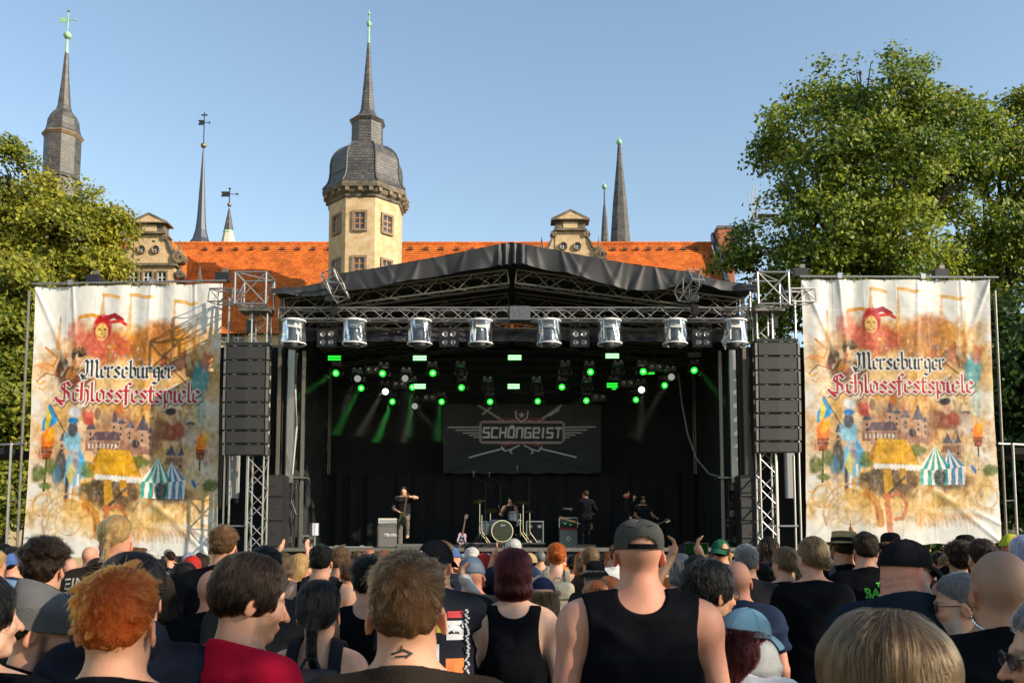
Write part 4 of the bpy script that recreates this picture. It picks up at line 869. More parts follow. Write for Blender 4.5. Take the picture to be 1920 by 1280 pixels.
# ------------------------------------------------------------------ backline
M_tolex = pmat('grey_tolex', (0.11, 0.11, 0.10), 0.7, bump=0.3, bscale=150); M_cream = pmat('cream_panel', (0.62, 0.60, 0.52), 0.5); M_chrome = pmat('chrome', (0.75, 0.75, 0.75), 0.12, metal=1.0)
M_white = pmat('white_print', (0.8, 0.8, 0.8), 0.6); M_redtrim = pmat('red_trim', (0.5, 0.02, 0.03), 0.5); M_knob = pmat('black_knob', (0.015, 0.015, 0.015), 0.4)
def text_mesh(body, size, shear=0.0, bold=0.0):
    cu = bpy.data.curves.new('lettering', 'FONT'); cu.body = body; cu.size = size; cu.align_x = 'CENTER'; cu.align_y = 'CENTER'; cu.shear = shear; cu.offset = bold; cu.resolution_u = 3; cu.extrude = 0.001
    o = bpy.data.objects.new('lettering', cu); col.objects.link(o); dg = bpy.context.evaluated_depsgraph_get(); me = bpy.data.meshes.new_from_object(o.evaluated_get(dg)); bpy.data.objects.remove(o); bpy.data.curves.remove(cu); return me
def lettering(body, size, mat, parent, loc, rot=(R(90), 0, 0), shear=0.0, bold=0.0): return add('lettering', text_mesh(body, size, shear, bold), mat, parent, loc, rot)
ga = at(729.5, 1031, 30.8); ga = empty('guitar_amplifier', (ga.x, 30.8, STZ)); tag(ga, 'grey guitar amplifier stack with cream head left on the stage', 'amplifier')
k = 30.8 / FPX
c = MB().box((0, 0.2, 20.5 * k), (45 * k, 0.36, 41 * k)).build('cabinet', M_tolex, ga); MB().box((0, 0.012, 20.5 * k), (40 * k, 0.02, 36 * k)).build('grille', pmat('grey_grille_cloth', (0.15, 0.15, 0.135), 0.8, bump=0.3, bscale=200), c)
lettering('Marshall', 0.15, M_white, c, (0.06, -0.002, 25 * k), shear=0.35, bold=0.002)
MB().box((0, 0.015, 18.5 * k), (40 * k, 0.03, 0.012)).build('seam_bar', M_tolex, c)
h = MB().box((0, 0.2, 49 * k), (42 * k, 0.3, 14 * k)).build('amp_head', M_cream, ga); MB().box((0, 0.046, 51 * k), (38 * k, 0.012, 4 * k)).build('name_plate', pmat('amp_plate', (0.30, 0.34, 0.33), 0.5), h); MB().box((0, 0.046, 45 * k), (40 * k, 0.012, 4 * k)).build('control_panel', M_blkpaint, h)
for q in range(9): MB().lathe([(0.012, 0), (0.016, 0.02), (0.0, 0.021)], 8, (-0.3 + q * 0.075, 0.04, 45 * k), 0, Matrix.Rotation(R(90), 3, 'X'), caps=False).build('knob', M_chrome, h)
ba = at(1066, 1033, 31.2); ba = empty('bass_amplifier', (ba.x, 31.2, STZ)); tag(ba, 'bass rig with red top edge and diamond badge beside the bassist', 'amplifier'); k = 31.2 / FPX
c = MB().box((0, 0.22, 18.5 * k), (36 * k, 0.4, 37 * k)).build('cabinet', M_blkpaint, ba); MB().box((0, 0.008, 17.5 * k), (33 * k, 0.016, 32 * k)).build('grille', pmat('silver_grille', (0.16, 0.19, 0.17), 0.5, metal=0.3, bump=0.5, bscale=200), c); MB().box((0, 0.008, 36 * k), (34 * k, 0.02, 2.0 * k)).build('trim', M_redtrim, c)
d = MB(); r_ = 4.2 * k
for (a, b2) in (((0, r_), (r_, 0)), ((r_, 0), (0, -r_)), ((0, -r_), (-r_, 0)), ((-r_, 0), (0, r_))): d.tube((a[0], -0.004, 18 * k + a[1]), (b2[0], -0.004, 18 * k + b2[1]), 0.012, 5)
d.build('diamond_badge', M_white, c)
h = MB().box((0, 0.22, 48 * k), (35 * k, 0.36, 19 * k)).build('rack', M_blkpaint, ba)
for q in (-1, 1): MB().box((q * 17 * k, 0.03, 48 * k), (1.2 * k, 0.02, 19 * k)).build('rack_edge', M_white_alu, h)
MB().box((0, 0.03, 57 * k), (35 * k, 0.02, 1.2 * k)).build('rack_edge', M_white_alu, h)
MB().box((0, 0.032, 50 * k), (29 * k, 0.012, 7 * k)).build('rack_unit', pmat('dark_teal_panel', (0.02, 0.06, 0.045), 0.3), h)
MB().box((-6 * k, 0.022, 46 * k), (3 * k, 0.008, 1.5 * k)).build('indicator', M_greend, h); MB().box((4 * k, 0.022, 44 * k), (4 * k, 0.008, 0.8 * k)).build('indicator', M_greend, h)
# drum riser and kit
DX, DY = at(942, 993, 31.3).x, 31.3; RZ = wz(1017, DY - 0.3)
rs = empty('drum_riser', (DX, DY, STZ)); tag(rs, 'low black drum riser with pale metal edge', 'riser')
MB().bbox(-1.5, 1.45, -0.5, 2.1, 0.0, RZ - STZ - 0.05).build('skirt', M_cloth_blk, rs); MB().bbox(-1.5, 1.45, -0.52, 2.1, RZ - STZ - 0.045, RZ - STZ).build('platform', M_alu_dim, rs)
kit = empty('drum_kit', (DX, DY, RZ)); tag(kit, 'silver drum kit with olive bass drum head on the riser', 'drum kit')
M_shell = pmat('silver_sparkle_shell', (0.55, 0.56, 0.56), 0.3, metal=0.3, var=0.35, vscale=40); M_olive = pmat('olive_drum_head', (0.060, 0.065, 0.018), 0.25, var=0.3, vscale=5, spec=0.7); M_skin = pmat('drum_skin', (0.7, 0.7, 0.68), 0.6); M_cym = pmat('cymbal_bronze', (0.42, 0.30, 0.10), 0.28, metal=0.9)
def drum(name, cpos, r, hgt, axis, headmat=M_skin):
    M = {'y': Matrix.Rotation(R(90), 3, 'X'), 'z': Matrix.Rotation(R(12), 3, 'X')}[axis]
    s = MB().lathe([(r, -hgt / 2), (r, hgt / 2)], 28, cpos, 0, M).build(name, M_shell, kit, 40)
    for e in (-1, 1): MB().lathe([(r + 0.012, e * (hgt / 2 - 0.02)), (r + 0.014, e * (hgt / 2 + 0.012)), (r - 0.006, e * (hgt / 2 + 0.012)), (r - 0.006, e * (hgt / 2 - 0.0))], 28, cpos, 0, M, caps=False).build('hoop', M_chrome, s, 50)
    MB().lathe([(r - 0.008, hgt / 2 + 0.002), (r - 0.008, hgt / 2 + 0.006)], 28, cpos, 0, M).build('drum_head', headmat, s)
    for q in range(8):
        a = q * math.pi / 4; p = Vector(cpos) + M @ Vector(((r + 0.012) * math.cos(a), (r + 0.012) * math.sin(a), 0)); dv = M @ Vector((0, 0, hgt * 0.45)); tube_obj('lug', p + kit.location - dv, p + kit.location + dv, 0.009, M_chrome, None, 5).parent = s
        o = s.children[-1]; o.location = p - dv
    return s
bd = drum('bass_drum', (0, 0.0, 0.40), 0.36, 0.42, 'y', M_olive)
lettering('dw', 0.13, M_white, bd, (0.02, -0.222, 0.60), bold=0.006)
drum('floor_tom', (-0.62, 0.15, 0.52), 0.20, 0.40, 'z'); drum('rack_tom', (0.38, 0.1, 0.93), 0.16, 0.26, 'z'); drum('rack_tom', (-0.28, 0.15, 0.62), 0.17, 0.30, 'z'); drum('snare_drum', (0.55, 0.5, 0.72), 0.17, 0.15, 'z')
def stand(x, y, hgt, cymb=None, tilt=12):
    s = MB().tube((x, y, 0.25), (x, y, hgt), 0.013, 6).build('cymbal_stand', M_chrome, kit, 40)
    for q in range(3): a = q * 2.1 + 0.4; MB().tube((x, y, 0.38), (x + 0.3 * math.cos(a), y + 0.3 * math.sin(a), 0.0), 0.011, 5).build('tripod_leg', M_chrome, s)
    if cymb: MB().lathe([(0.0, 0.045), (0.03, 0.04), (0.06, 0.015), (cymb, -0.02), (cymb, -0.024), (0.06, 0.01), (0, 0.03)], 28, (x, y, hgt), 0, Matrix.Rotation(R(tilt), 3, 'X') @ Matrix.Rotation(R(rnd.uniform(-12, 12)), 3, 'Y'), caps=False).build('cymbal', M_cym, s, 40)
stand(-0.78, 0.0, 1.45, 0.22, 16); stand(-0.42, 0.35, 1.15, 0.26, 20); stand(0.72, 0.1, 1.42, 0.26, 14); stand(0.95, 0.2, 1.10, 0.20, 8); stand(0.62, -0.1, 1.0, None); stand(-0.7, -0.2, 0.95, None)
for (px, y0, lab, bx_) in ((910, 905, 'tall microphone stand left of the drum kit', -16), (992, 895, 'tall microphone stand right of the drum kit', -10), (938, 900, 'thin microphone boom above the drummer', 8)):
    p = at(px, 1000, 30.9); zt = wz(y0, 30.9); r = empty('microphone_stand', (p.x, 30.75 if px != 938 else 31.9, STZ)); tag(r, lab, 'microphone')
    MB().tube((0, 0, 0.02), (0, 0, zt - STZ), 0.014, 6).build('pole', M_blkmetal, r); MB().lathe([(0.14, 0), (0.14, 0.02), (0.02, 0.03)], 14).build('foot', M_blkmetal, r)
    MB().tube((0.25, 0, zt - STZ - 0.18), (-0.4, -0.05, zt - STZ + 0.22), 0.01, 6).build('boom', M_blkmetal, r); MB().lathe([(0.014, 0), (0.022, 0.1), (0.03, 0.13), (0.03, 0.17), (0.01, 0.19)], 10, (-0.4, -0.05, zt - STZ + 0.2)).build('capsule', M_alu_dim, r, 50)
def flight_case(px, py0, py1, w, Y_, label, base=None):
    k = Y_ / FPX; p = at(px, py1, Y_); z0 = STZ if base is None else base; h_ = (wz(py0, Y_) - z0)
    r = empty('flight_case', (p.x, Y_, z0)); tag(r, label, 'case'); W_ = w * k
    MB().bbox(-W_ / 2 + .01, W_ / 2 - .01, 0.01, 0.5, 0.01, h_ - .01).build('body', M_blkpaint, r)
    for q in (-1, 1):
        MB().bbox(q * W_ / 2 - 0.02, q * W_ / 2 + 0.02, -0.005, 0.03, 0.0, h_).build('edge', M_white_alu, r)
    for z_ in (0.02, h_ - 0.02): MB().bbox(-W_ / 2 + .02, W_ / 2 - .02, -0.004, 0.03, z_ - 0.02, z_ + 0.02).build('edge', M_white_alu, r)
    for q in (-0.28, 0.28):
        for z_ in (0.25, 0.8): MB().box((q * W_, 0.003, z_ * h_), (0.13, 0.012, 0.10)).build('butterfly_latch', M_alu, r)
flight_case(1373, 974, 1021, 29, 29.2, 'upright flight case at the right wing of the stage')
flight_case(1003, 976, 1020, 31, 32.2, 'flight case standing right behind the drum kit')
flight_case(574, 1003, 1028, 31, 29.6, 'flight case with cloth on it at the left wing')
flight_case(655, 1024, 1040, 84, 27.5, 'long low case near the left stage edge', STZ - 0.05)
o = drape('white_towel', 'crumpled pale towel lying on the left wing flight case', wx(580, 990, 29.5), wx(597, 990, 29.5), 29.58, wz(1003, 29.5), wz(980, 29.5), pmat('towel', (0.42, 0.42, 0.48), 0.9), 0.03, 20, 24, 8, 'towel', wr=0.15)
def wedge(px, py0, Y_, w, label):
    p = at(px, py0, Y_); k = Y_ / FPX; r = empty('monitor_wedge', (p.x, Y_, STZ)); tag(r, label, 'speaker', 'stage monitors'); h_ = wz(py0, Y_) - STZ; W_ = w * k
    MB().prism([(0.0, 0), (0.5, 0), (0.5, 0.08), (0.12, h_), (0, h_)], -W_ / 2, W_ / 2, axis='x').build('cabinet', M_tolex, r); MB().prism([(0.135, h_ - 0.008), (0.48, 0.095), (0.49, 0.105), (0.145, h_ + 0.004)], -W_ / 2 + .04, W_ / 2 - .04, axis='x').build('grille', M_grille, r)
for (px, py, Y_, w, l) in ((768, 1019, 28.6, 46, 'wedge monitor under the raised foot of the guitarist'), (845, 1027, 28.4, 34, 'wedge monitor between guitarist and drums'), (925, 1026, 28.2, 40, 'wedge monitor in front of the bass drum'), (1100, 1030, 28.4, 40, 'wedge monitor in front of the bassist'), (1225, 1030, 28.4, 40, 'wedge monitor at the right stage edge')): wedge(px, py, Y_, w, l)
# guitar on its stand
def guitar_parts(root, body_col, neck_col, M, bass=False):
    """guitar in its own frame: strings face -y, neck along +z, bridge at origin"""
    def T(o): o.matrix_local = M @ o.matrix_local; return o
    n = 40; pts = []
    for i in range(n):
        a = 2 * math.pi * i / n; r = 0.165 * (1 + 0.22 * math.cos(2 * a) * 1.0) ; x = 0.165 * math.sin(a) * (1 - 0.22 * math.exp(-((math.cos(a) - 0.15) ** 2) / 0.08)); z = 0.22 * math.cos(a)
        if math.cos(a) > 0.75: z -= 0.10 * math.exp(-(x / 0.05) ** 2)
        pts.append((x, z))
    b = T(MB().prism(pts, -0.02, 0.02).build('guitar_body', body_col, root)); 
    T(MB().prism([(x * 0.55, z * 0.6 - 0.02) for (x, z) in pts], -0.026, -0.021).build('pickguard', M_white if bass else M_blkpaint, root))
    L = 0.78 if bass else 0.66
    T(MB().prism([(-0.028, 0.05), (0.028, 0.05), (0.022, L), (-0.022, L)], -0.034, -0.012).build('neck', neck_col, root))
    T(MB().prism([(-0.022, L), (0.022, L), (0.05, L + 0.06), (0.035, L + 0.19), (-0.03, L + 0.17), (-0.045, L + 0.05)], -0.032, -0.014).build('headstock', neck_col, root))
    for q in range(4): T(MB().tube((0.04, -0.02, L + 0.05 + q * 0.035), (0.075, -0.02, L + 0.05 + q * 0.035), 0.01, 5).build('tuning_peg', M_chrome, root))
    for q in (-0.06, 0.06): T(MB().box((0, -0.03, q), (0.08, 0.012, 0.03)).build('pickup', M_chrome, root))
gs = at(866, 1028, 30.4); gs = empty('guitar_on_stand', (gs.x, 30.4, STZ)); tag(gs, 'spare electric guitar leaning on a stand left of the drums', 'guitar')
M_maple = pmat('maple_neck', (0.45, 0.25, 0.09), 0.4); M_rose = pmat('rosewood_neck', (0.10, 0.06, 0.035), 0.5)
guitar_parts(gs, pmat('pale_pink_guitar', (0.45, 0.32, 0.36), 0.3), M_rose, Matrix.Translation((0, 0.02, 0.32)) @ Matrix.Rotation(R(9), 4, 'Y') @ Matrix.Rotation(R(-10), 4, 'X'))
for (a, b2) in (((-.15, -.1, 0), (0, .1, .62)), ((.15, -.1, 0), (0, .1, .62)), ((0, .3, 0), (0, .1, .62)), ((-.12, -.12, .14), (.12, -.12, .14))): MB().tube(a, b2, 0.012, 5).build('stand_tube', M_blkmetal, gs)
# subwoofers and barrier at the foot of the stage
for k_, px in enumerate((318, 352, 388, 424)):
    p = at(px, 1070, 26.2); r = empty('subwoofer', (p.x, 26.2, 0)); tag(r, f'black subwoofer on the ground before the left banner, {ord8[k_]} from the left', 'speaker', 'subwoofers'); MB().bbox(-0.26, 0.26, 0, 0.7, 0.01, 1.72).build('cabinet', M_blkpaint, r); MB().bbox(-0.23, 0.23, -0.024, -0.003, 0.06, 1.67).build('grille', M_grille, r)
# frames and fence ends left and right
for s, sd in ((-1, 'left'), (1, 'right')):
    x_ = at(960 + s * 925, 900, 27.9).x
    r = empty('banner_scaffold', (x_, 27.9, 0)); tag(r, f'scaffold frame holding the outer edge of the {sd} banner', 'scaffold')
    for dx in (-0.05, 0.28): MB().tube((s * dx, 0, 0), (s * dx, 0.0, wz(830 if dx > 0 else 545, 27.9)), 0.04, 8).build('standard', M_alu_dim if dx < 0 else M_alu, r)
    for z_ in (0.6, 2.0, 3.4): MB().tube((s * -0.05, 0, z_), (s * 0.28, 0, z_ + 0.02), 0.025, 6).build('rung', M_alu_dim, r)
    MB().tube((s * -0.2, -0.05, wz(832, 27.9)), (s * 2.4, 0.5, wz(834, 27.9)), 0.04, 8).build('ledger', M_alu, r)
    MB().bbox(s * 0.35, s * 2.6, 0.1, 2.0, wz(850, 27.9), wz(838, 27.9)).build('awning', M_cloth_blk, r)
# ------------------------------------------------------------------ printed banners: the print is a colour attribute on the cloth mesh
class Canvas:
    def __init__(s, W, H, bgc, asp):
        s.W, s.H, s.asp = W, H, asp                          # x runs 0..asp, y 0..1 downwards
        s.x, s.y = np.meshgrid(np.linspace(0, asp, W), np.linspace(0, 1, H), indexing='ij'); s.c = np.ones((W, H, 3)) * np.array(bgc); s.px = asp / W
        s.n1 = fbm(np.stack([s.x * 9, s.y * 9, s.x * 0], -1), 4, 3); s.n2 = fbm(np.stack([s.x * 40, s.y * 40, s.x * 0 + 5], -1), 3, 8)
    def put(s, m, c, a=1.0, tex=0.0):
        c = np.array(c, float); cc = c[None, None, :] * np.ones_like(s.c)
        if tex: cc = cc * (1 + tex * 2 * (s.n2 - 0.5))[..., None]
        m = np.clip(m * a, 0, 1)[..., None]; s.c = s.c * (1 - m) + cc * m
    def ell(s, x, y, rx, ry, soft=0.15, rot=0.0, warp=0.0):
        dx, dy = s.x - x, s.y - y; cr, sr = math.cos(rot), math.sin(rot); u, v = (dx * cr + dy * sr) / rx, (-dx * sr + dy * cr) / ry
        d = np.sqrt(u * u + v * v)
        if warp: d = d + warp * 2 * (s.n1 - 0.5) + warp * (s.n2 - 0.5)
        return np.clip((1 - d) / soft + 0.5, 0, 1)
    def poly(s, pts):
        m = np.zeros_like(s.x, bool); n = len(pts)
        for i in range(n):
            (x0, y0), (x1, y1) = pts[i], pts[(i + 1) % n]
            if abs(y1 - y0) < 1e-9: continue
            c = ((s.y >= y0) != (s.y >= y1)); m ^= c & (s.x < (x1 - x0) * (s.y - y0) / (y1 - y0) + x0)
        return m.astype(float)
    def line(s, pts, w, soft=None):
        soft = soft or s.px; d = np.full_like(s.x, 9.0)
        for (x0, y0), (x1, y1) in zip(pts[:-1], pts[1:]):
            ex, ey = x1 - x0, y1 - y0; L = ex * ex + ey * ey + 1e-12; t = np.clip(((s.x - x0) * ex + (s.y - y0) * ey) / L, 0, 1)
            d = np.minimum(d, np.hypot(s.x - x0 - t * ex, s.y - y0 - t * ey))
        return np.clip((w / 2 - d) / soft + 0.5, 0, 1)
    def grow(s, m, r):
        o = m.copy()
        for i in range(-r, r + 1):
            for j in range(-r, r + 1):
                if i * i + j * j <= r * r + 0.5: o = np.maximum(o, np.roll(np.roll(m, i, 0), j, 1))
        return o
BL = {  # broad-pen strokes of the black letters, x-height 1
 'i': ([[(-.1, .86), (.06, .96), (.06, .12), (.2, .02)], [(.0, 1.3), (.12, 1.42)]], .34), 'u': ([[(-.1, .86), (.06, .96), (.06, .14), (.25, .02), (.46, .18)], [(.36, .88), (.48, .96), (.48, .12), (.62, .02)]], .76),
 'r': ([[(-.1, .86), (.06, .96), (.06, .12), (.18, .02)], [(.08, .8), (.3, 1.0), (.42, .86)]], .56), 'e': ([[(.48, .2), (.28, .0), (.06, .18), (.06, .78), (.3, 1.0), (.46, .76), (.08, .46)]], .62),
 's': ([[(.46, .82), (.28, 1.0), (.07, .78), (.44, .32), (.24, .0), (.0, .16)]], .60), 'b': ([[(-.06, 1.5), (.08, 1.62), (.08, .14), (.28, .0), (.5, .2), (.5, .76), (.3, .98), (.1, .8)]], .68),
 'g': ([[(.5, .3), (.28, .08), (.08, .26), (.08, .8), (.3, 1.0), (.5, .9), (.5, -.28), (.28, -.5), (.0, -.36)]], .70), 'h': ([[(-.06, 1.5), (.08, 1.62), (.08, .05)], [(.08, .75), (.32, 1.0), (.5, .8), (.5, .1), (.36, -.3)]], .68),
 'l': ([[(-.06, 1.5), (.08, 1.62), (.08, .14), (.24, .02)]], .36), 'o': ([[(.28, 1.0), (.06, .78), (.06, .2), (.28, .0), (.5, .2), (.5, .78), (.28, 1.0)]], .68), 'c': ([[(.46, .82), (.28, 1.0), (.06, .78), (.06, .18), (.28, .0), (.46, .14)]], .56),
 'f': ([[(.44, 1.46), (.28, 1.62), (.12, 1.4), (.12, -.25)], [(-.08, .95), (.36, .95)]], .46), 't': ([[(.12, 1.32), (.12, .14), (.28, .0), (.4, .1)], [(-.08, .95), (.36, .95)]], .46),
 'p': ([[(-.08, .88), (.08, 1.0), (.08, -.5)], [(.08, .76), (.32, 1.0), (.52, .8), (.52, .2), (.3, .0), (.08, .18)]], .70),
 'S': ([[(.85, 1.3), (.6, 1.62), (.25, 1.45), (.18, 1.15), (.72, .68), (.78, .3), (.45, .0), (.0, .1), (-.2, -.1)], [(.42, 1.5), (.42, .15)], [(-.25, .35), (-.05, .1), (.3, -.3)]], 1.02),
 'M': ([[(-.2, 1.25), (.05, 1.6), (.22, 1.35), (.2, .4), (.05, .05), (-.2, .15)], [(.22, 1.4), (.5, 1.62), (.58, 1.3), (.58, .1)], [(.58, 1.4), (.88, 1.62), (.98, 1.3), (.98, .15), (1.12, .0)], [(-.3, .3), (-.1, -.15), (.2, -.1)]], 1.26)}
def blackletter(cv, text, x0, y0, xh, width, nib=0.27):
    tot = sum(BL[ch][1] for ch in text); sc = width / (tot * xh); m = np.zeros_like(cv.x); X = x0; ang = R(38); nx_, ny_ = math.cos(ang) * nib / 2 * xh, -math.sin(ang) * nib / 2 * xh
    for ch in text:
        st, adv = BL[ch]
        for pl in st:
            P = [(X + a * xh * sc, y0 - b_ * xh) for (a, b_) in pl]
            for (p, q) in zip(P[:-1], P[1:]): m = np.maximum(m, cv.poly([(p[0] - nx_, p[1] - ny_), (q[0] - nx_, q[1] - ny_), (q[0] + nx_, q[1] + ny_), (p[0] + nx_, p[1] + ny_)])); m = np.maximum(m, cv.line([(p[0] - nx_, p[1] - ny_), (p[0] + nx_, p[1] + ny_)], 0.05 * xh)); m = np.maximum(m, cv.line([(q[0] - nx_, q[1] - ny_), (q[0] + nx_, q[1] + ny_)], 0.05 * xh))
        X += adv * xh * sc
    return m
def festival_print(W, H, asp):
    cv = Canvas(W, H, (0.66, 0.64, 0.60), asp)
    def U(x, y):                                              # crop pixels of the right banner -> canvas
        v = (y - 85) / 1130.0; xl = 230 + 32 * v; xr = 1057 + 53 * v; return ((x - xl) / (xr - xl) * asp, v)
    sx = asp / 835.0; sy = 1 / 1130.0
    def E(x, y, rx, ry, c, a=1, soft=.3, rot=0, warp=0, tex=.25): p = U(x, y); cv.put(cv.ell(p[0], p[1], rx * sx, ry * sy, soft, rot, warp), c, a, tex)
    def G(pts, c, a=1, tex=.25): cv.put(cv.poly([U(*p) for p in pts]), c, a, tex)
    def Ln(pts, w, c, a=1): cv.put(cv.line([U(*p) for p in pts], w * sx), c, a)
    O1, O2, BR = (0.62, 0.31, 0.055), (0.68, 0.47, 0.18), (0.24, 0.09, 0.025)
    for (x, y, rx, ry, c, a) in ((690, 500, 420, 250, O2, .75), (650, 820, 430, 240, O1, .75), (560, 420, 300, 160, O1, .5), (880, 420, 200, 170, O1, .6), (660, 960, 420, 110, O2, .8), (600, 1060, 330, 90, O2, .45), (480, 330, 180, 110, (0.6, .3, .12), .35), (800, 330, 190, 90, O1, .65)): E(x, y, rx, ry, c, a * .8, .7, 0, .6)
    for (x, y, h) in ((535, 120, 100), (655, 120, 190), (852, 150, 120), (955, 220, 170), (345, 215, 140)):   # faint towers with pennants
        G([(x - 12, y + h), (x + 12, y + h), (x + 3, y + 10), (x - 3, y + 10)], O1, .55); Ln([(x, y), (x, y + 20)], 5, O1, .8)
        if y < 200: Ln([(x, y + 4), (x + 40, y + 8), (x + 70, y + 18), (x + 95 if x > 600 else x + 60, y + 14)], 15, (0.66, 0.36, 0.07), .8)
    E(800, 330, 140, 100, (0.45, .17, .04), .75, .5, -.2, .3); E(800, 290, 60, 60, (0.32, .13, .04), .6, .5, 0, .3); E(720, 380, 150, 50, (0.32, .16, .05), .6, .5, 0, .4); E(890, 330, 60, 70, O1, .5, .5, .3, .5)
    # jester: red hood with three horns, mask-like face, red coat (a generic painted fool)
    E(420, 275, 50, 42, (0.62, .22, .16), .6, .5, 0, .4); E(560, 340, 95, 65, (0.50, .09, .06), .75, .4, .2, .3); E(470, 330, 70, 45, (0.55, .14, .10), .65, .5, .3, .4)
    Ln([(545, 225), (590, 212), (622, 232)], 22, (0.30, .02, .03)); Ln([(540, 222), (490, 210), (440, 218)], 16, (0.55, .28, .05)); Ln([(580, 240), (620, 236), (640, 250)], 14, (0.55, .06, .04))
    E(540, 262, 40, 55, (0.45, .03, .03), 1, .2); E(537, 280, 28, 37, (0.62, .42, .16), 1, .25); E(526, 270, 6, 4, (.08, .03, .01), .9); E(549, 270, 6, 4, (.08, .03, .01), .9); Ln([(536, 275), (532, 290), (541, 292)], 4, (.3, .14, .04)); Ln([(522, 300), (538, 306), (554, 298)], 5, (.35, .05, .03)); E(575, 345, 10, 8, (.65, .5, .3), .8)
    # musicians
    Ln([(290, 345), (320, 370), (345, 390), (330, 425), (300, 415)], 10, (0.55, .22, .03), .9); Ln([(270, 420), (330, 440), (365, 470)], 26, (0.60, .24, .05), .6); Ln([(262, 490), (300, 455), (360, 470)], 6, BR, .8)
    E(372, 430, 28, 45, (.05, .025, .015), .95, .3, .2, .2); E(415, 470, 75, 55, (.13, .05, .025), .9, .4, 0, .3); E(440, 395, 27, 38, (.50, .27, .14), 1, .25); E(443, 368, 33, 22, (.02, .015, .012), 1, .3, .1, .15); E(420, 380, 10, 20, (.02, .015, .012), 1)
    E(475, 485, 50, 40, (.20, .05, .02), .8, .4, 0, .3); E(850, 420, 40, 60, (.22, .07, .03), .8, .4, 0, .4); E(900, 410, 30, 50, (.40, .10, .05), .7, .4, 0, .4); E(945, 440, 45, 40, (.10, .05, .03), .8, .4, 0, .4); E(990, 480, 36, 75, (.08, .32, .36), .85, .35, .1, .2); E(1010, 400, 18, 40, (.45, .10, .05), .7, .4, 0, .3); E(1005, 610, 20, 70, (.25, .42, .42), .6, .5); Ln([(840, 420), (960, 520)], 8, BR, .8)
    gd = random.Random(4); PAL = [(.48, .18, .05), (.60, .30, .07), (.58, .26, .05), (.22, .09, .04), (.14, .06, .03), (.45, .10, .06), (.30, .22, .16), (.62, .42, .2), (.64, .50, .3), (.12, .20, .22), (.60, .50, .36)]
    for q in range(360):                                      # small painted figures, faces and strokes that fill the montage
        zone = gd.choice(((330, 1010, 330, 470), (300, 1040, 370, 460), (480, 800, 590, 690), (780, 1040, 590, 800), (270, 1080, 780, 930), (300, 1060, 900, 1010))); x, y = gd.uniform(*zone[:2]), gd.uniform(*zone[2:]); sz = gd.uniform(4, 15)
        p = U(x, y); xa, xb, ya, yb = p[0] - 3 * sz * sx, p[0] + 3 * sz * sx, p[1] - 4 * sz * sy, p[1] + 4 * sz * sy
        i0, i1 = max(0, int(xa / asp * W)), min(W, int(xb / asp * W) + 2); j0, j1 = max(0, int(ya * H)), min(H, int(yb * H) + 2)
        if i1 <= i0 or j1 <= j0: continue
        xx, yy = cv.x[i0:i1, j0:j1] - p[0], cv.y[i0:i1, j0:j1] - p[1]; ro = gd.uniform(-.6, .6); u_ = (xx * math.cos(ro) + yy * math.sin(ro)) / (sz * sx * gd.uniform(.5, 1)); v_ = (-xx * math.sin(ro) + yy * math.cos(ro)) / (sz * sy * gd.uniform(1.2, 2.2)); m = np.clip((1 - np.sqrt(u_ * u_ + v_ * v_)) / .4 + .5, 0, 1)[..., None] * gd.uniform(.25, .7); cv.c[i0:i1, j0:j1] = cv.c[i0:i1, j0:j1] * (1 - m) + np.array(gd.choice(PAL)) * m
    # town of towers
    E(650, 720, 170, 70, (.36, .19, .12), .85, .3, 0, .35); G([(500, 780), (500, 735), (800, 735), (800, 790)], (.30, .16, .12), .9)
    for (x, w, y0, y1) in ((520, 20, 690, 640), (620, 16, 660, 605), (650, 22, 665, 640), (690, 22, 680, 650), (747, 27, 690, 622), (640, 14, 730, 700), (560, 30, 730, 705), (880, 22, 790, 745), (925, 16, 790, 750), (395, 14, 740, 700), (780, 14, 700, 675)):
        G([(x - w, y0), (x + w, y0), (x, y1)], (.10, .085, .11)); G([(x - w * .8, y0), (x + w * .8, y0), (x + w * .8, y0 + 65), (x - w * .8, y0 + 65)], (.42, .27, .19)); 
        for q in (0, 22): G([(x - 4, y0 + 14 + q), (x + 4, y0 + 14 + q), (x + 4, y0 + 26 + q), (x - 4, y0 + 26 + q)], (.07, .05, .05))
    for x in range(512, 640, 17): G([(x, 748), (x + 8, 748), (x + 8, 768), (x, 768)], (.62, .55, .48))
    G([(540, 700), (640, 700), (655, 735), (520, 735)], (.14, .085, .10)); E(720, 745, 18, 18, (.06, .04, .03)); G([(860, 800), (930, 800), (930, 830), (850, 830)], (.25, .13, .07), .8)
    # people in the middle
    E(505, 640, 26, 36, (.50, .09, .07), .9, .3, 0, .2); E(505, 607, 11, 13, (.55, .33, .2)); E(545, 625, 14, 26, (.16, .09, .06), .8); E(585, 640, 30, 30, (.45, .30, .18), .6); E(875, 690, 62, 45, (.26, .08, .04), .9, .35, 0, .25); E(815, 690, 28, 50, (.30, .15, .08), .8, .4); E(876, 637, 21, 30, (.60, .36, .23), 1, .25); E(868, 612, 25, 15, (.035, .02, .02), 1, .3, -.2); E(900, 690, 30, 26, (.40, .10, .06), .7); E(960, 700, 26, 55, (.48, .42, .38), .75, .4); E(960, 660, 20, 8, (.08, .06, .06), .9); E(960, 672, 9, 11, (.5, .3, .2))
    # flag, knight and horse
    Ln([(330, 590), (440, 760)], 5, (.12, .07, .04)); G([(322, 580), (372, 655), (335, 690), (300, 700), (298, 660), (318, 630)], (.06, .30, .55)); G([(318, 600), (340, 640), (325, 695), (310, 690)], (.60, .48, .08)); G([(340, 625), (365, 655), (345, 675)], (.08, .35, .62))
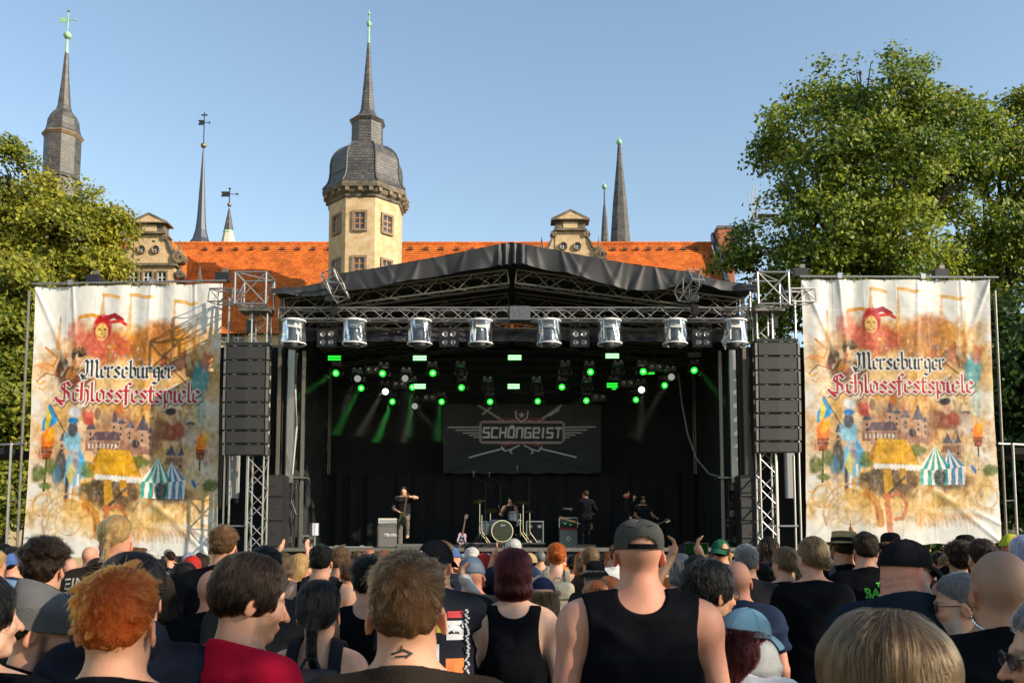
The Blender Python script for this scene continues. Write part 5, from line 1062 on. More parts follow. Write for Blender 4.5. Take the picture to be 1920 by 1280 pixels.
    E(455, 860, 48, 75, (.16, .42, .60), .95, .3, .2, .2); E(395, 850, 28, 60, (.05, .05, .045), .9, .3, 0, .2); E(380, 880, 22, 40, (.10, .22, .30), .8); E(462, 790, 28, 62, (.44, .43, .44), 1, .25, -.15); E(470, 840, 18, 24, (.32, .30, .31)); E(440, 735, 40, 45, (.28, .50, .62), .95, .3, 0, .1); E(440, 692, 22, 32, (.10, .10, .12)); E(440, 655, 24, 14, (.04, .22, .45)); E(446, 620, 26, 22, (.62, .66, .72), .85, .5, .3, .5); Ln([(430, 880), (432, 975)], 14, (.10, .08, .08)); Ln([(452, 880), (450, 970)], 13, (.62, .60, .60)); Ln([(478, 880), (482, 980)], 11, (.66, .63, .62)); G([(470, 760), (510, 830), (520, 900), (480, 860)], (.10, .38, .62), .9); G([(440, 820), (470, 870), (450, 930), (425, 880)], (.58, .48, .12), .75)
    # torches
    for (x, y, k) in ((328, 740, 1.0), (1012, 745, .75)):
        E(x, y - 5, 26 * k, 45 * k, (.75, .22, .02), 1, .4, .15, .35); E(x + 12 * k, y - 30 * k, 14 * k, 30 * k, (.80, .42, .05), .9, .5, .4, .4); G([(x - 28 * k, y + 25 * k), (x + 26 * k, y + 25 * k), (x + 18 * k, y + 80 * k), (x - 20 * k, y + 80 * k)], (.30, .08, .02)); Ln([(x, y + 75 * k), (x, y + 210 * k)], 9 * k, (.03, .02, .015)); Ln([(x - 28 * k, y + 48 * k), (x + 26 * k, y + 48 * k)], 4, (.06, .02, .01))
    # shrubs and tents
    for (x, y, rx, ry) in ((300, 880, 34, 40), (350, 850, 26, 40), (330, 930, 40, 18), (1060, 905, 36, 24), (560, 930, 60, 28), (740, 820, 40, 22), (520, 860, 30, 30)): E(x, y, rx, ry, (.10, .15, .03), .85, .4, 0, .5, .5)
    E(640, 950, 140, 60, (.10, .055, .03), .85, .4, 0, .3); E(860, 950, 110, 40, (.09, .06, .045), .8, .4, 0, .4)
    G([(565, 768), (700, 775), (752, 880), (545, 872)], (.60, .34, .04)); G([(565, 768), (545, 872), (520, 850)], (.42, .22, .03)); Ln([(700, 775), (752, 880)], 4, (.3, .16, .03))
    for q in range(12): E(560 + q * 17, 886 + q * .9, 10, 13, (.66, .63, .58), 1, .3)
    G([(590, 895), (625, 895), (640, 1000), (600, 1000)], (.50, .29, .06)); G([(660, 895), (690, 895), (700, 960), (668, 960)], (.45, .25, .05)); Ln([(600, 1020), (690, 930)], 12, (.10, .06, .03))
    def tent(ax, ay, x0, x1, y1, y2, ca, cb, n):
        for i in range(n):
            xa, xb = x0 + (x1 - x0) * i / n, x0 + (x1 - x0) * (i + 1) / n; c = ca if i % 2 else cb; sag = 10 * math.sin(math.pi * (i + .5) / n)
            G([(ax, ay), (xb, y1 + sag), (xa, y1 + sag)], c, 1, .15)
            if y2: G([(xa + 6, y1 + sag), (xb + 4, y1 + sag), (xb + 2, y2), (xa + 6, y2)], cb if i % 2 else ca, 1, .15)
    tent(975, 805, 925, 1035, 872, 900, (.62, .50, .33), (.54, .42, .26), 6); tent(882, 815, 862, 950, 885, 965, (.08, .28, .50), (.70, .68, .64), 6); tent(825, 800, 752, 892, 895, 965, (.06, .36, .32), (.74, .72, .66), 8); E(845, 935, 28, 34, (.04, .03, .03), .85, .3); G([(985, 880), (1005, 910), (998, 925), (975, 890)], (.08, .20, .45))
    # ornament band
    for (x, y, r, w) in ((330, 1010, 46, 6), (1045, 1020, 48, 6), (450, 1075, 115, 7), (450, 1075, 92, 4), (450, 1075, 55, 4)): Ln([(x + r * math.cos(a), y + r * math.sin(a)) for a in np.linspace(2.6 if r > 60 else .4, 6.6, 30)], w, (0.55, 0.27, 0.06), .6)
    for a in np.linspace(2.7, 6.3, 11): Ln([(450 + 56 * math.cos(a), 1075 + 56 * math.sin(a)), (450 + 90 * math.cos(a), 1075 + 90 * math.sin(a))], 5, (0.55, 0.27, 0.06), .5)
    Ln([(520, 1005), (560, 1040), (575, 1085), (580, 1125)], 36, (.48, .22, .05), .85); Ln([(524, 1010), (556, 1044), (568, 1085), (572, 1120)], 8, (.25, .10, .03), .8)
    Ln([(610, 1010), (618, 1090), (625, 1170)], 26, (.52, .16, .07), .75); Ln([(610, 1015), (670, 1000), (698, 1050), (680, 1105), (645, 1110)], 16, (.52, .16, .07), .75)
    for q in range(15): Ln([(735 + q * 19, 1090 + 6 * math.sin(q * 2)), (742 + q * 19, 1140 - 5 * math.cos(q * 3))], 9, (.62, .30, .10), .45 - .012 * q); Ln([(742 + q * 19, 1090), (752 + q * 19, 1112)], 6, (.62, .30, .10), .35)
    for q in range(12): Ln([(700 + q * 22, 1030), (706 + q * 22, 1062)], 9, (.55, .28, .08), .3)
    for (x, y) in ((270, 990), (1090, 985), (275, 520), (265, 495)): Ln([(x, y), (x + 18, y + 8), (x + 30, y - 8)], 8, (.68, .34, .05), .8)
    # pigment: deepen and saturate the painting, break it up with brush marks
    wht = np.array([.66, .64, .60]); dp = np.clip((wht - cv.c).max(-1, keepdims=True) / .25, 0, 1); n3 = fbm(np.stack([cv.x * 110, cv.y * 80, cv.x * 0 + 2], -1), 3, 12)[..., None]; n4 = fbm(np.stack([cv.x * 40, cv.y * 34, cv.x * 0 + 7], -1), 3, 15)[..., None]
    g_ = cv.c.mean(-1, keepdims=True); sat = np.clip(g_ + (cv.c - g_) * 1.15, .004, 1); sat = sat ** 1.12 * (1 - .30 * np.clip((n3 - .5) * 3, 0, 1)) * (1 - .22 * np.clip((n4 - .52) * 4, 0, 1)) + .10 * np.clip((.42 - n3) * 4, 0, 1); cv.c = cv.c * (1 - dp) + sat * dp
    # the two lines of black letters
    p = U(470, 474); m1 = blackletter(cv, 'Merseburger', p[0] + 8 * sx, p[1], 46 * sy, 396 * sx)
    p = U(352, 575); m2 = blackletter(cv, 'Schlossfestspiele', p[0] + 12 * sx, p[1], 50 * sy, 638 * sx)
    k = max(1, round(W / 190))
    cv.put(np.roll(np.roll(cv.grow(m2, k + 1), 1, 0), 2, 1), (.05, .03, .03), .75); cv.put(cv.grow(np.maximum(m1, m2), k), (.68, .66, .62)); cv.put(m1, (.022, .024, .028)); 
    red = np.array([.36, .018, .022]); cv.put(m2, red)
    return cv
def banner_mesh(name, cv, corners, seed, Yc, bulge):
    """corners: world TL, TR, BL, BR; cloth hangs with tension folds"""
    W, H = cv.W, cv.H; u = np.linspace(0, 1, W)[:, None]; v = np.linspace(0, 1, H)[None, :]
    TL, TR, BL_, BR_ = [np.array(c) for c in corners]
    P = (TL * (1 - u[..., None]) + TR * u[..., None]) * (1 - v[..., None]) + (BL_ * (1 - u[..., None]) + BR_ * u[..., None]) * v[..., None]
    uu, vv = np.broadcast_arrays(u, v)
    w = 0.035 * np.sin(uu * 34 + 2.0 * np.sin(uu * 7 + seed) + 1.5 * vv) * np.exp(-vv * 2.2) + 0.028 * np.sin(uu * 11 + seed * 1.7 + 2 * vv)
    for k, (u0, v0, du, dv, a) in enumerate(((0.0, 0.0, .5, .8, .03), (1.0, 0.0, -.45, .9, .03), (0.2, 0.0, .12, 1.0, .025), (.62, 0.0, -.05, 1.0, .025), (.85, .0, .07, 1.0, .02), (1.0, 1.0, -.8, -.5, .035), (1.0, .93, -.8, -.3, .025), (0.0, 1.0, .7, -.5, .03), (.0, .85, .6, -.12, .015))):
        q = (uu - u0) * dv - (vv - v0) * du; q = q / math.hypot(du, dv); along = (uu - u0) * du + (vv - v0) * dv
        w = w + a * np.exp(-(q / (.008 + .03 * np.abs(along))) ** 2) * np.exp(-np.abs(along) * 1.6) * (along > 0)
    w = w + 0.09 * (fbm(np.stack([uu * 4, vv * 5, uu * 0 + seed], -1), 3, seed) - .5) + 0.02 * (fbm(np.stack([uu * 22, vv * 26, uu * 0 + seed], -1), 2, seed + 3) - .5)
    for kf in (.17, .33, .5, .67, .83): w = w + 0.004 * np.exp(-((uu - kf) / .004) ** 2)                    # fold lines of the packed cloth
    for kf in (.12, .25, .37, .5, .62, .75, .87): w = w + 0.003 * np.exp(-((vv - kf) / .003) ** 2)
    edge = bulge * np.sin(np.pi * vv) * (uu - .5) * 2
    P = P.copy(); P[..., 1] -= w; P[..., 0] -= edge
    P[..., 2] += 0.02 * np.sin(uu * 40) * (vv > .995)
    i = np.arange(W * H).reshape(W, H); F = np.stack([i[:-1, :-1], i[:-1, 1:], i[1:, 1:], i[1:, :-1]], -1).reshape(-1, 4)
    me = mesh_np(name, P.reshape(-1, 3), F); set_col(me, cv.c.reshape(-1, 3)); return me
M_print = vcmat('printed_banner_cloth', 0.55, 0.35, trans=0.12)
BY = 27.9
cvf = festival_print(350, 480, 0.72)
for (sd, cs, seed) in (('left', ((66, 538), (418, 532), (42, 1038), (408, 1056)), 2), ('right', ((1502, 524), (1853, 526), (1512, 1022), (1879, 1018)), 5)):
    C4 = [at(px, py, BY) for (px, py) in cs]
    r = empty('festival_banner', (0, 0, 0)); tag(r, f'tall white printed festival banner at the {sd} of the stage', 'banner')
    add('cloth', banner_mesh('cloth', cvf, C4, seed, BY, 0.05), M_print, r)
    a, b2 = C4[0] + Vector((-.1 if sd == 'left' else -.05, -.03, .09)), C4[1] + Vector((.1 if sd == 'left' else .3, -.03, .09))
    MB().tube(a, b2, 0.035, 8).build('top_pole', M_alu, r, 40)
    for q in range(22): p = a.lerp(b2, (q + .5) / 22); MB().tube(p + Vector((0, 0, .04)), p + Vector((0, .01, -.12)), 0.012, 5).build('tie', M_blkmetal, r)
    for q in (.2, .62): p = a.lerp(b2, q); MB().box(p + Vector((0, 0, .02)), (.14, .1, .16)).build('clamp', M_alu, r)
    for q in (.3, .97) if sd == 'left' else (.02, .73):
        p = a.lerp(b2, q); o = empty('flood_light', p + Vector((0, .3, .2))); tag(o, f'small black flood light on top of the {sd} banner pole, {"inner" if (q > .5) == (sd == "left") else "outer"} one', 'flood light')
        MB().box((0, 0, 0), (.42, .3, .26)).build('housing', M_blkmetal, o); MB().box((.05, 0, .2), (.16, .14, .14)).build('driver_box', M_alu_dim, o)
    # dark sheet behind the tower next to the banner
for s, sd in ((-1, 'left'), (1, 'right')):
    xa, xb = at(960 + s * 412, 800, 28.6).x, at(960 + s * 553, 800, 28.6).x
    drape('masking_cloth', f'black masking cloth hanging behind the {sd} tower', min(xa, xb), max(xa, xb), 28.7, 0.02, wz(650, 28.6), M_cloth_blk, 0.05, 6, 40)
# band banner
TECH = {'S': [[(1, 1), (0, 1), (0, .5), (1, .5), (1, 0), (0, 0)]], 'C': [[(1, 1), (0, 1), (0, 0), (1, 0)]], 'H': [[(0, 0), (0, 1)], [(1, 0), (1, 1)], [(0, .5), (1, .5)]], 'O': [[(0, 0), (0, 1), (1, 1), (1, 0), (0, 0)], [(.35, 1.3), (.8, 1.3)]], 'N': [[(0, 0), (0, 1), (1, 1), (1, 0)]], 'G': [[(1, 1), (0, 1), (0, 0), (1, 0), (1, .5), (.5, .5)]], 'E': [[(0, .5), (1, .5), (1, 1), (0, 1), (0, 0), (1, 0)]], 'I': [[(.5, 0), (.5, 1)]], 'T': [[(0, 1), (1, 1)], [(.5, 1), (.5, 0)]]}
def band_print(W, H):
    asp = 296 / 122.0; cv = Canvas(W, H, (.024, .028, .030), asp); X = lambda px: (px - 831) / 122.0; Yq = lambda py: (py - 765) / 122.0
    cv.c *= (1 + .25 * (cv.n1 - .5))[..., None]
    LG, RD = (.55, .56, .58), (.30, .035, .03)
    def L(pts, w, c, a=1): cv.put(cv.line([(X(a_), Yq(b_)) for (a_, b_) in pts], w / 122.0), c, a)
    for (p, q) in (((898, 768), (1010, 835)), ((1052, 768), (950, 835))): L([p, q], 4.5, (.20, .21, .22)); L([p, q], 1.2, LG)
    L([(905, 783), (920, 772)], 2.5, LG); L([(1030, 785), (1048, 775)], 2.5, LG)
    L([(880, 859), (945, 843)], 2.2, LG); L([(1080, 859), (1012, 843)], 2.2, LG)
    for (y, xa, xb, w) in ((806, 840, 1116, 1.8), (811, 855, 1100, 1.6), (816, 868, 1090, 1.5), (820, 880, 1078, 1.4), (824, 888, 1068, 1.2)): L([(xa, y), (900, y)], w, LG); L([(1056, y), (xb, y)], w, LG)
    for s in (-1, 1):
        L([(978 + s * 12, 792), (978 + s * 30, 791), (978 + s * 45, 795)], 3, RD); L([(978 + s * 8, 833), (978 + s * 30, 838), (978 + s * 45, 832)], 3, RD); L([(978 + s * 5, 838), (978 + s * 20, 845), (978 + s * 32, 848), (978 + s * 38, 840)], 2, LG)
        L([(978 + s * 15, 842), (978 + s * 22, 850), (978 + s * 18, 852)], 2, (.45, .42, .42)); L([(978 + s * 14, 795), (978 + s * 30, 797)], 1.6, LG)
    L([(901, 800), (901, 830), (905, 833), (1050, 833), (1057, 828), (1057, 800), (1052, 797), (905, 797), (901, 800)], 3.4, LG); L([(901, 800), (901, 830), (905, 833), (1050, 833), (1057, 828), (1057, 800), (1052, 797), (905, 797), (901, 800)], 1.4, RD)
    cv.put(cv.poly([(X(903), Yq(799)), (X(1055), Yq(799)), (X(1055), Yq(831)), (X(903), Yq(831))]), (.02, .022, .024))
    cv.put(cv.ell(X(978), Yq(786), 12 / 122, 11 / 122, .2), RD); cv.put(cv.ell(X(978), Yq(784), 10 / 122, 9 / 122, .2), (.03, .03, .03)); L([(967, 778), (968, 790), (978, 797), (988, 790), (990, 778)], 2.2, LG)
    st_ = [(X(978) + (6.5 if q % 2 == 0 else 2.6) / 122 * math.sin(q * math.pi / 5), Yq(785) - (6.5 if q % 2 == 0 else 2.6) / 122 * math.cos(q * math.pi / 5)) for q in range(10)]; cv.put(cv.poly(st_), (.5, .5, .5))
    x = 905.0
    for ch in 'SCHONGEIST':
        w = 5.5 if ch == 'I' else 11.2
        for pl in TECH[ch]: L([(x + 1 + (a if ch != 'I' else .5) * (w - 1) + b_ * 1.6, 824 - b_ * (16.5 if b_ <= 1 else 15)) for (a, b_) in pl], 3.3, (.62, .63, .65))
        x += w + 4.4
    return cv
cvb = band_print(330, 150)
C4 = [at(831, 757, 33.6), at(1127, 757, 33.6), at(831, 887, 33.6), at(1127, 887, 33.6)]
o = add('band_banner', banner_mesh('band_banner', cvb, C4, 9, 33.6, 0.0), vcmat('band_banner_cloth', 0.7, 0.3)); tag(o, 'dark band banner reading SCHÖNGEIST with winged emblem behind the drums', 'banner')
# ------------------------------------------------------------------ people: one continuous surface per body, grown from a signed distance field
f32 = np.float32
def dot3(a, b): return np.einsum('ij,ij->i', a, b)
def s_ell(P, c, r):
    r = np.array(r, f32); q = (P - np.array(c, f32)) / r; k0 = np.sqrt(dot3(q, q)); q /= r; k1 = np.sqrt(dot3(q, q)) + f32(1e-9)
    return k0 * (k0 - f32(1)) / k1
def s_cap(P, a, b, ra, rb=None):
    rb = ra if rb is None else rb; a = np.array(a, f32); e = np.array(b, f32) - a; q = P - a
    t = q @ e; t /= f32(e @ e + 1e-12); np.clip(t, 0, 1, out=t); q -= t[:, None] * e; return np.sqrt(dot3(q, q)) - (f32(ra) + f32(rb - ra) * t)
def s_tpar(P, a, b):
    a = np.array(a, f32); e = np.array(b, f32) - a; return ((P - a) @ e) / f32(e @ e)
def s_box(P, c, h, r):
    q = np.abs(P - np.array(c, f32)) - (np.array(h, f32) - f32(r)); return np.sqrt((np.maximum(q, 0) ** 2).sum(1)) + np.minimum(q.max(1), 0) - r
def smin(a, b, k): h = np.clip(0.5 + 0.5 * (b - a) / k, 0, 1); return b + (a - b) * h - k * h * (1 - h)
def smax(a, b, k): return -smin(-a, -b, k)
def nets(f, xs, ys, zs, stride=4, band=1.1):
    xs, ys, zs = xs.astype(f32), ys.astype(f32), zs.astype(f32)
    nx, ny, nz = len(xs), len(ys), len(zs)
    cx, cy_, cz = [np.unique(np.append(np.arange(0, n, stride), n - 1)) for n in (nx, ny, nz)]
    G = np.stack(np.meshgrid(xs[cx], ys[cy_], zs[cz], indexing='ij'), -1); D = f(G.reshape(-1, 3)).reshape(G.shape[:3])
    step = max(np.diff(xs[cx]).max(), np.diff(ys[cy_]).max()); stz = np.maximum(np.diff(zs[cz], append=zs[cz][-1] + step), step)
    near = np.abs(D) < band * np.maximum(step, stz)[None, None, :]
    # blow coarse data up to the fine grid
    ix, iy, iz = [np.searchsorted(c, np.arange(n), side='right') - 1 for c, n in ((cx, nx), (cy_, ny), (cz, nz))]
    V = D[np.ix_(ix, iy, iz)].copy()
    nb = near.copy()
    for ax in range(3):                                       # a block is worth refining when any of its corners is near the surface
        sl = [slice(None)] * 3; sr = [slice(None)] * 3; sl[ax] = slice(0, -1); sr[ax] = slice(1, None); t_ = nb.copy(); t_[tuple(sl)] |= nb[tuple(sr)]; nb = t_
    M = nb[np.ix_(ix, iy, iz)]; idx = np.nonzero(M); P = np.stack([xs[idx[0]], ys[idx[1]], zs[idx[2]]], 1)
    V[idx] = f(P)
    S = V < 0
    cnt = sum(S[a:nx - 1 + a, b:ny - 1 + b, c:nz - 1 + c].astype(np.int8) for a in (0, 1) for b in (0, 1) for c in (0, 1))
    act = (cnt > 0) & (cnt < 8); ai, aj, ak = np.nonzero(act); n = len(ai)
    if n == 0: return np.zeros((0, 3)), np.zeros((0, 4), int)
    ID = np.full(act.shape, -1, np.int64); ID[ai, aj, ak] = np.arange(n)
    acc = np.zeros((n, 3)); w = np.zeros(n); off = [(a, b, c) for a in (0, 1) for b in (0, 1) for c in (0, 1)]
    cv = {o: V[ai + o[0], aj + o[1], ak + o[2]] for o in off}; cp = lambda o: np.stack([xs[ai + o[0]], ys[aj + o[1]], zs[ak + o[2]]], 1)
    for i, o in enumerate(off):
        for p in off[i + 1:]:
            if sum(abs(a - b) for a, b in zip(o, p)) != 1: continue
            a, b = cv[o], cv[p]; m = (a < 0) != (b < 0); t = np.where(m, a / np.where(m, a - b, 1), 0); acc += np.where(m[:, None], cp(o) + (cp(p) - cp(o)) * t[:, None], 0); w += m
    verts = acc / w[:, None]; F = []
    for ax in range(3):
        a0 = [slice(None)] * 3; a1 = [slice(None)] * 3; a0[ax] = slice(0, -1); a1[ax] = slice(1, None)
        d = S[tuple(a0)] != S[tuple(a1)]; o1, o2 = (ax + 1) % 3, (ax + 2) % 3
        g = np.stack(np.nonzero(d), 1); dim = act.shape
        ok = (g[:, o1] > 0) & (g[:, o2] > 0) & (g[:, o1] < dim[o1]) & (g[:, o2] < dim[o2]); g = g[ok]
        def cell(d1, d2): h = g.copy(); h[:, o1] += d1; h[:, o2] += d2; return ID[h[:, 0], h[:, 1], h[:, 2]]
        q = np.stack([cell(-1, -1), cell(0, -1), cell(0, 0), cell(-1, 0)], 1); ins = S[g[:, 0], g[:, 1], g[:, 2]]; q[~ins] = q[~ins][:, ::-1]; F.append(q)
    F = np.concatenate(F); F = F[(F >= 0).all(1)]; return verts, F
def axis(*segs):
    o = []
    for (a, b, h) in segs: o.append(np.arange(a, b, h))
    o.append(np.array([segs[-1][1]])); return np.concatenate(o)
def rotm(yaw, pitch, roll): return np.array((Matrix.Rotation(yaw, 3, 'Z') @ Matrix.Rotation(pitch, 3, 'X') @ Matrix.Rotation(roll, 3, 'Y')))
PIV = np.array([0.0, 0.0, 1.545])
DEF = dict(yaw=0.0, head=(0, 0, 0), female=False, sw=1.0, girth=1.0, belly=0.0, arms=None, legs=None, res='mid', fingers=False, kneck=1.0, nose=1.0, hs=1.0)
def arm_default(s, sw): return [(s * 0.185 * sw, -0.015, 1.405), (s * (0.185 * sw + 0.055), -0.035, 1.11), (s * (0.185 * sw + 0.05), 0.05, 0.87)]
class Body:
    def __init__(b, **kw):
        p = dict(DEF); p.update(kw); b.p = p; b.fem = p['female']; b.sw = p['sw'] * (0.88 if b.fem else 1.0); b.g = p['girth']; b.Rm = rotm(*p['head'])
        arms = p['arms'] or {}; b.arms = {s: [np.array(q, float) for q in (arms.get(s) or arm_default(s, b.sw))] for s in (-1, 1)}
        legs = p['legs'] or {}; b.legs = {s: [np.array(q, float) for q in (legs.get(s) or [(s * .09, 0, .92), (s * .10, .012, .50), (s * .105, -.02, .09), (s * .12, .14, .03)])] for s in (-1, 1)}
    def hl(b, P): return ((P - PIV) @ b.Rm / b.p['hs']).astype(f32)                     # to head space
    def hw(b, Q): return np.asarray(Q) * b.p['hs'] @ b.Rm.T + PIV
    def cranium(b, q): return smin(s_ell(q, (0, -.018, .112), (.0755, .096, .093)), s_ell(q, (0, -.05, .095), (.066, .062, .075)), .03)
    def head(b, q):
        d = b.cranium(q); d = smin(d, s_ell(q, (0, .032, .05), (.057 if not b.fem else .053, .062, .080)), .035)
        d = smin(d, s_ell(q, (0, .072, -.012), (.026, .02, .02)), .025)
        ax = np.abs(q[:, 0]); qa = np.stack([ax, q[:, 1], q[:, 2]], 1)
        d = smin(d, s_ell(qa, (.045, .008, .008), (.018, .03, .028)), .03)
        d = smin(d, s_cap(qa, (0, .088, .104), (.036, .078, .106), .008), .012); d = smin(d, s_ell(qa, (.038, .068, .055), (.02, .02, .018)), .02)
        d = smax(d, -s_ell(qa, (.031, .098, .088), (.015, .016, .010)), .012); d = smin(d, s_ell(qa, (.031, .079, .0865), (.012, .012, .011)), .003)
        n = b.p['nose']; d = smin(d, s_cap(q, (0, .091, .092), (0, .091 + .026 * n, .052), .007, .0115), .010); d = smin(d, s_ell(qa, (.011, .098, .049), (.008, .010, .007)), .006)
        d = smin(d, s_ell(q, (0, .094, .024), (.022, .009, .006)), .006); d = smin(d, s_ell(q, (0, .093, .013), (.018, .009, .007)), .006)
        d = smax(d, -s_cap(qa, (0, .106, .0185), (.02, .094, .0185), .0022), .003)
        c, s = math.cos(R(28)), math.sin(R(28)); e = qa - np.array([.0840, -.012, .066]); u = e[:, 0] * c + e[:, 1] * s; v = -e[:, 0] * s + e[:, 1] * c; ez = e[:, 2]; v2 = v - .22 * ez
        E = np.stack([u, v2, ez], 1); ear = s_ell(E, (0, 0, 0), (.008, .021, .0345)); ear = smax(ear, -s_ell(E, (.009, .001, .004), (.007, .012, .021)), .004)
        return smin(d, ear, .008)
    def neck(b, P):
        r = (.047 if b.fem else .060) * b.p['kneck'] * (.6 + .4 * b.g); top = b.hw(np.array([0, -.022, .03])); bot = np.array([0, -.03, 1.43]); return s_cap(P, bot, top, r * 1.10, r)
    def torso(b, P):
        w, g = b.sw, b.g; ax = np.abs(P[:, 0]); A = np.stack([ax, P[:, 1], P[:, 2]], 1)
        d = s_ell(P, (0, .0, 1.27), (.160 * w * (.7 + .3 * g), .115 * g, .22)); d = smin(d, s_cap(A, (0, -.02, 1.395), (.125 * w, -.02, 1.40), .07 * (.7 + .3 * g)), .05)
        d = smin(d, s_cap(A, (0, -.03, 1.49 - (.01 if b.fem else 0)), (.15 * w, -.02, 1.425), .046 * b.p['kneck'], .045), .04)
        d = smin(d, s_ell(A, (.07 * w, -.075, 1.33), (.07, .045, .10)), .04)                                     # shoulder blades
        d = smin(d, s_ell(P, (0, .003, 1.06), ((.135 if b.fem else .150) * g, .105 * g, .2)), .08); d = smin(d, s_ell(P, (0, -.005, .93), (.17 * (.5 + .5 * g), .118 * (.5 + .5 * g), .14)), .06)
        if b.p['belly']: d = smin(d, s_ell(P, (0, .07 + .06 * b.p['belly'], 1.06), (.15 * g, .13 * b.p['belly'] + .06, .17)), .08)
        if b.fem: d = smin(d, s_ell(A, (.075, .10, 1.27), (.06, .05, .06)), .03)
        else: d = smin(d, s_ell(A, (.075 * w, .085, 1.32), (.075, .04, .06)), .04)
        return smin(d, s_ell(A, (.08, -.06, .90), (.085, .08, .10)), .04)
    def arm(b, P, s, up=False):
        S, E, W = b.arms[s]; k = (.84 if b.fem else 1.0) * (.6 + .4 * b.g); d = s_cap(P, S, E, .056 * k, .041 * k); d = smin(d, s_ell(P, S + (E - S) * .12, (.062 * k, .062 * k, .07 * k)), .03)
        if up: return d
        d = smin(d, s_cap(P, E, W, .041 * k, .027 * k), .015); m = E + (W - E) * .28; return smin(d, s_ell(P, m, (.045 * k, .045 * k, .06 * k)), .03)
    def hand(b, P, s):
        S, E, W = b.arms[s]; d = (W - E) / np.linalg.norm(W - E); hd = b.p.get('handdir', {}).get(s) if b.p.get('handdir') else None
        if hd is not None: d = np.array(hd, float); d = d / np.linalg.norm(d)
        ref = np.array([0, 1.0, 0]) if abs(d[1]) < .8 else np.array([0, 0, 1.0]); side = ref - d * (ref @ d); side /= np.linalg.norm(side); nrm = np.cross(d, side) * s
        pc = W + d * .045; r = s_cap(P, W + d * .01, pc + d * .02, .026, .028); out = smin(r, np.minimum(s_cap(P, pc - side * .022, pc + side * .022, .018), s_cap(P, pc + d * .025 - side * .027, pc + d * .025 + side * .026, .014)), .02)
        curl = b.p.get('curl', .35)
        for k in range(4):
            b0 = pc + d * .038 + side * (.028 - .0187 * k); L = (.040, .046, .043, .034)[k]; d1 = d * math.cos(curl) - nrm * math.sin(curl); d2 = d * math.cos(curl * 2.6) - nrm * math.sin(curl * 2.6); b1 = b0 + d1 * L; b2 = b1 + d2 * L * .9
            out = smin(out, np.minimum(s_cap(P, b0, b1, .0092, .0085), s_cap(P, b1, b2, .0085, .0072)), .006)
        t0 = W + d * .028 + side * .022; t1 = t0 + (d * .6 + side * .7 - nrm * .35) * .042; t2 = t1 + (d * .85 + side * .25 - nrm * .4) * .036; return smin(out, np.minimum(s_cap(P, t0, t1, .0125, .0105), s_cap(P, t1, t2, .0105, .0085)), .008)
    def leg(b, P, s):
        H, K, A, T = b.legs[s]; g = .6 + .4 * b.g; d = s_cap(P, H, K, .085 * g, .056 * g); d = smin(d, s_cap(P, K, A, .054 * g, .038), .02); d = smin(d, s_ell(P, K + (A - K) * .3 + np.array([0, -.02, 0]), (.05 * g, .052 * g, .11)), .03)
        return d
    def foot(b, P, s): H, K, A, T = b.legs[s]; return smin(s_cap(P, A + (0, -.01, -.045), T, .042, .034), s_cap(P, A, A + (0, -.01, -.04), .04), .03)
    def skin(b, P):
        d = b.torso(P)
        for s in (-1, 1):
            d = smin(d, b.arm(P, s), .035); d = smin(d, b.hand(P, s) if b.p['fingers'] else s_cap(P, b.arms[s][2], b.arms[s][2] + (b.arms[s][2] - b.arms[s][1]) * .45, .03, .02), .012)
            d = smin(d, b.leg(P, s), .03); d = smin(d, b.foot(P, s), .02)
        q = b.hl(P); d = smin(smin(d, b.neck(P), .045), b.head(q) * f32(b.p['hs']), .022)
        if b.p['kneck'] > 1.15:
            for z0, am in ((.022, .0045), (-.008, .004), (-.035, .003)): d = d + am * np.exp(-((q[:, 2] - z0 - .25 * np.abs(q[:, 0])) / .005) ** 2) * np.clip((-.02 - q[:, 1]) / .02, 0, 1)
        return d
    def grid(b, h, t, l, lo=None, hi=None):
        pts = np.array([q for s in (-1, 1) for q in b.arms[s]] + [q for s in (-1, 1) for q in b.legs[s]]); m = .17 if b.p['fingers'] or b.p['arms'] else .13
        x0, x1 = min(-.26 * b.g, pts[:, 0].min() - m), max(.26 * b.g, pts[:, 0].max() + m); y0, y1 = min(-.20 * b.g, pts[:, 1].min() - m), max(.22 * b.g + .2 * b.p['belly'], pts[:, 1].max() + m); zt = max(1.80, pts[:, 2].max() + .2)
        return x0, x1, y0, y1, zt
RES = {'near': (.0074, .013, .04), 'mid': (.011, .018, .04), 'far': (.0155, .028, .05), 'stage': (.013, .014, .018)}
SKINTONE = {'fair': (.50, .27, .17), 'pink': (.49, .225, .145), 'tan': (.38, .19, .105), 'warm': (.43, .215, .12), 'pale': (.54, .32, .22)}
MCACHE = {}
def key_of(kind, d): return kind + repr(sorted((k, str(v)) for k, v in d.items()))
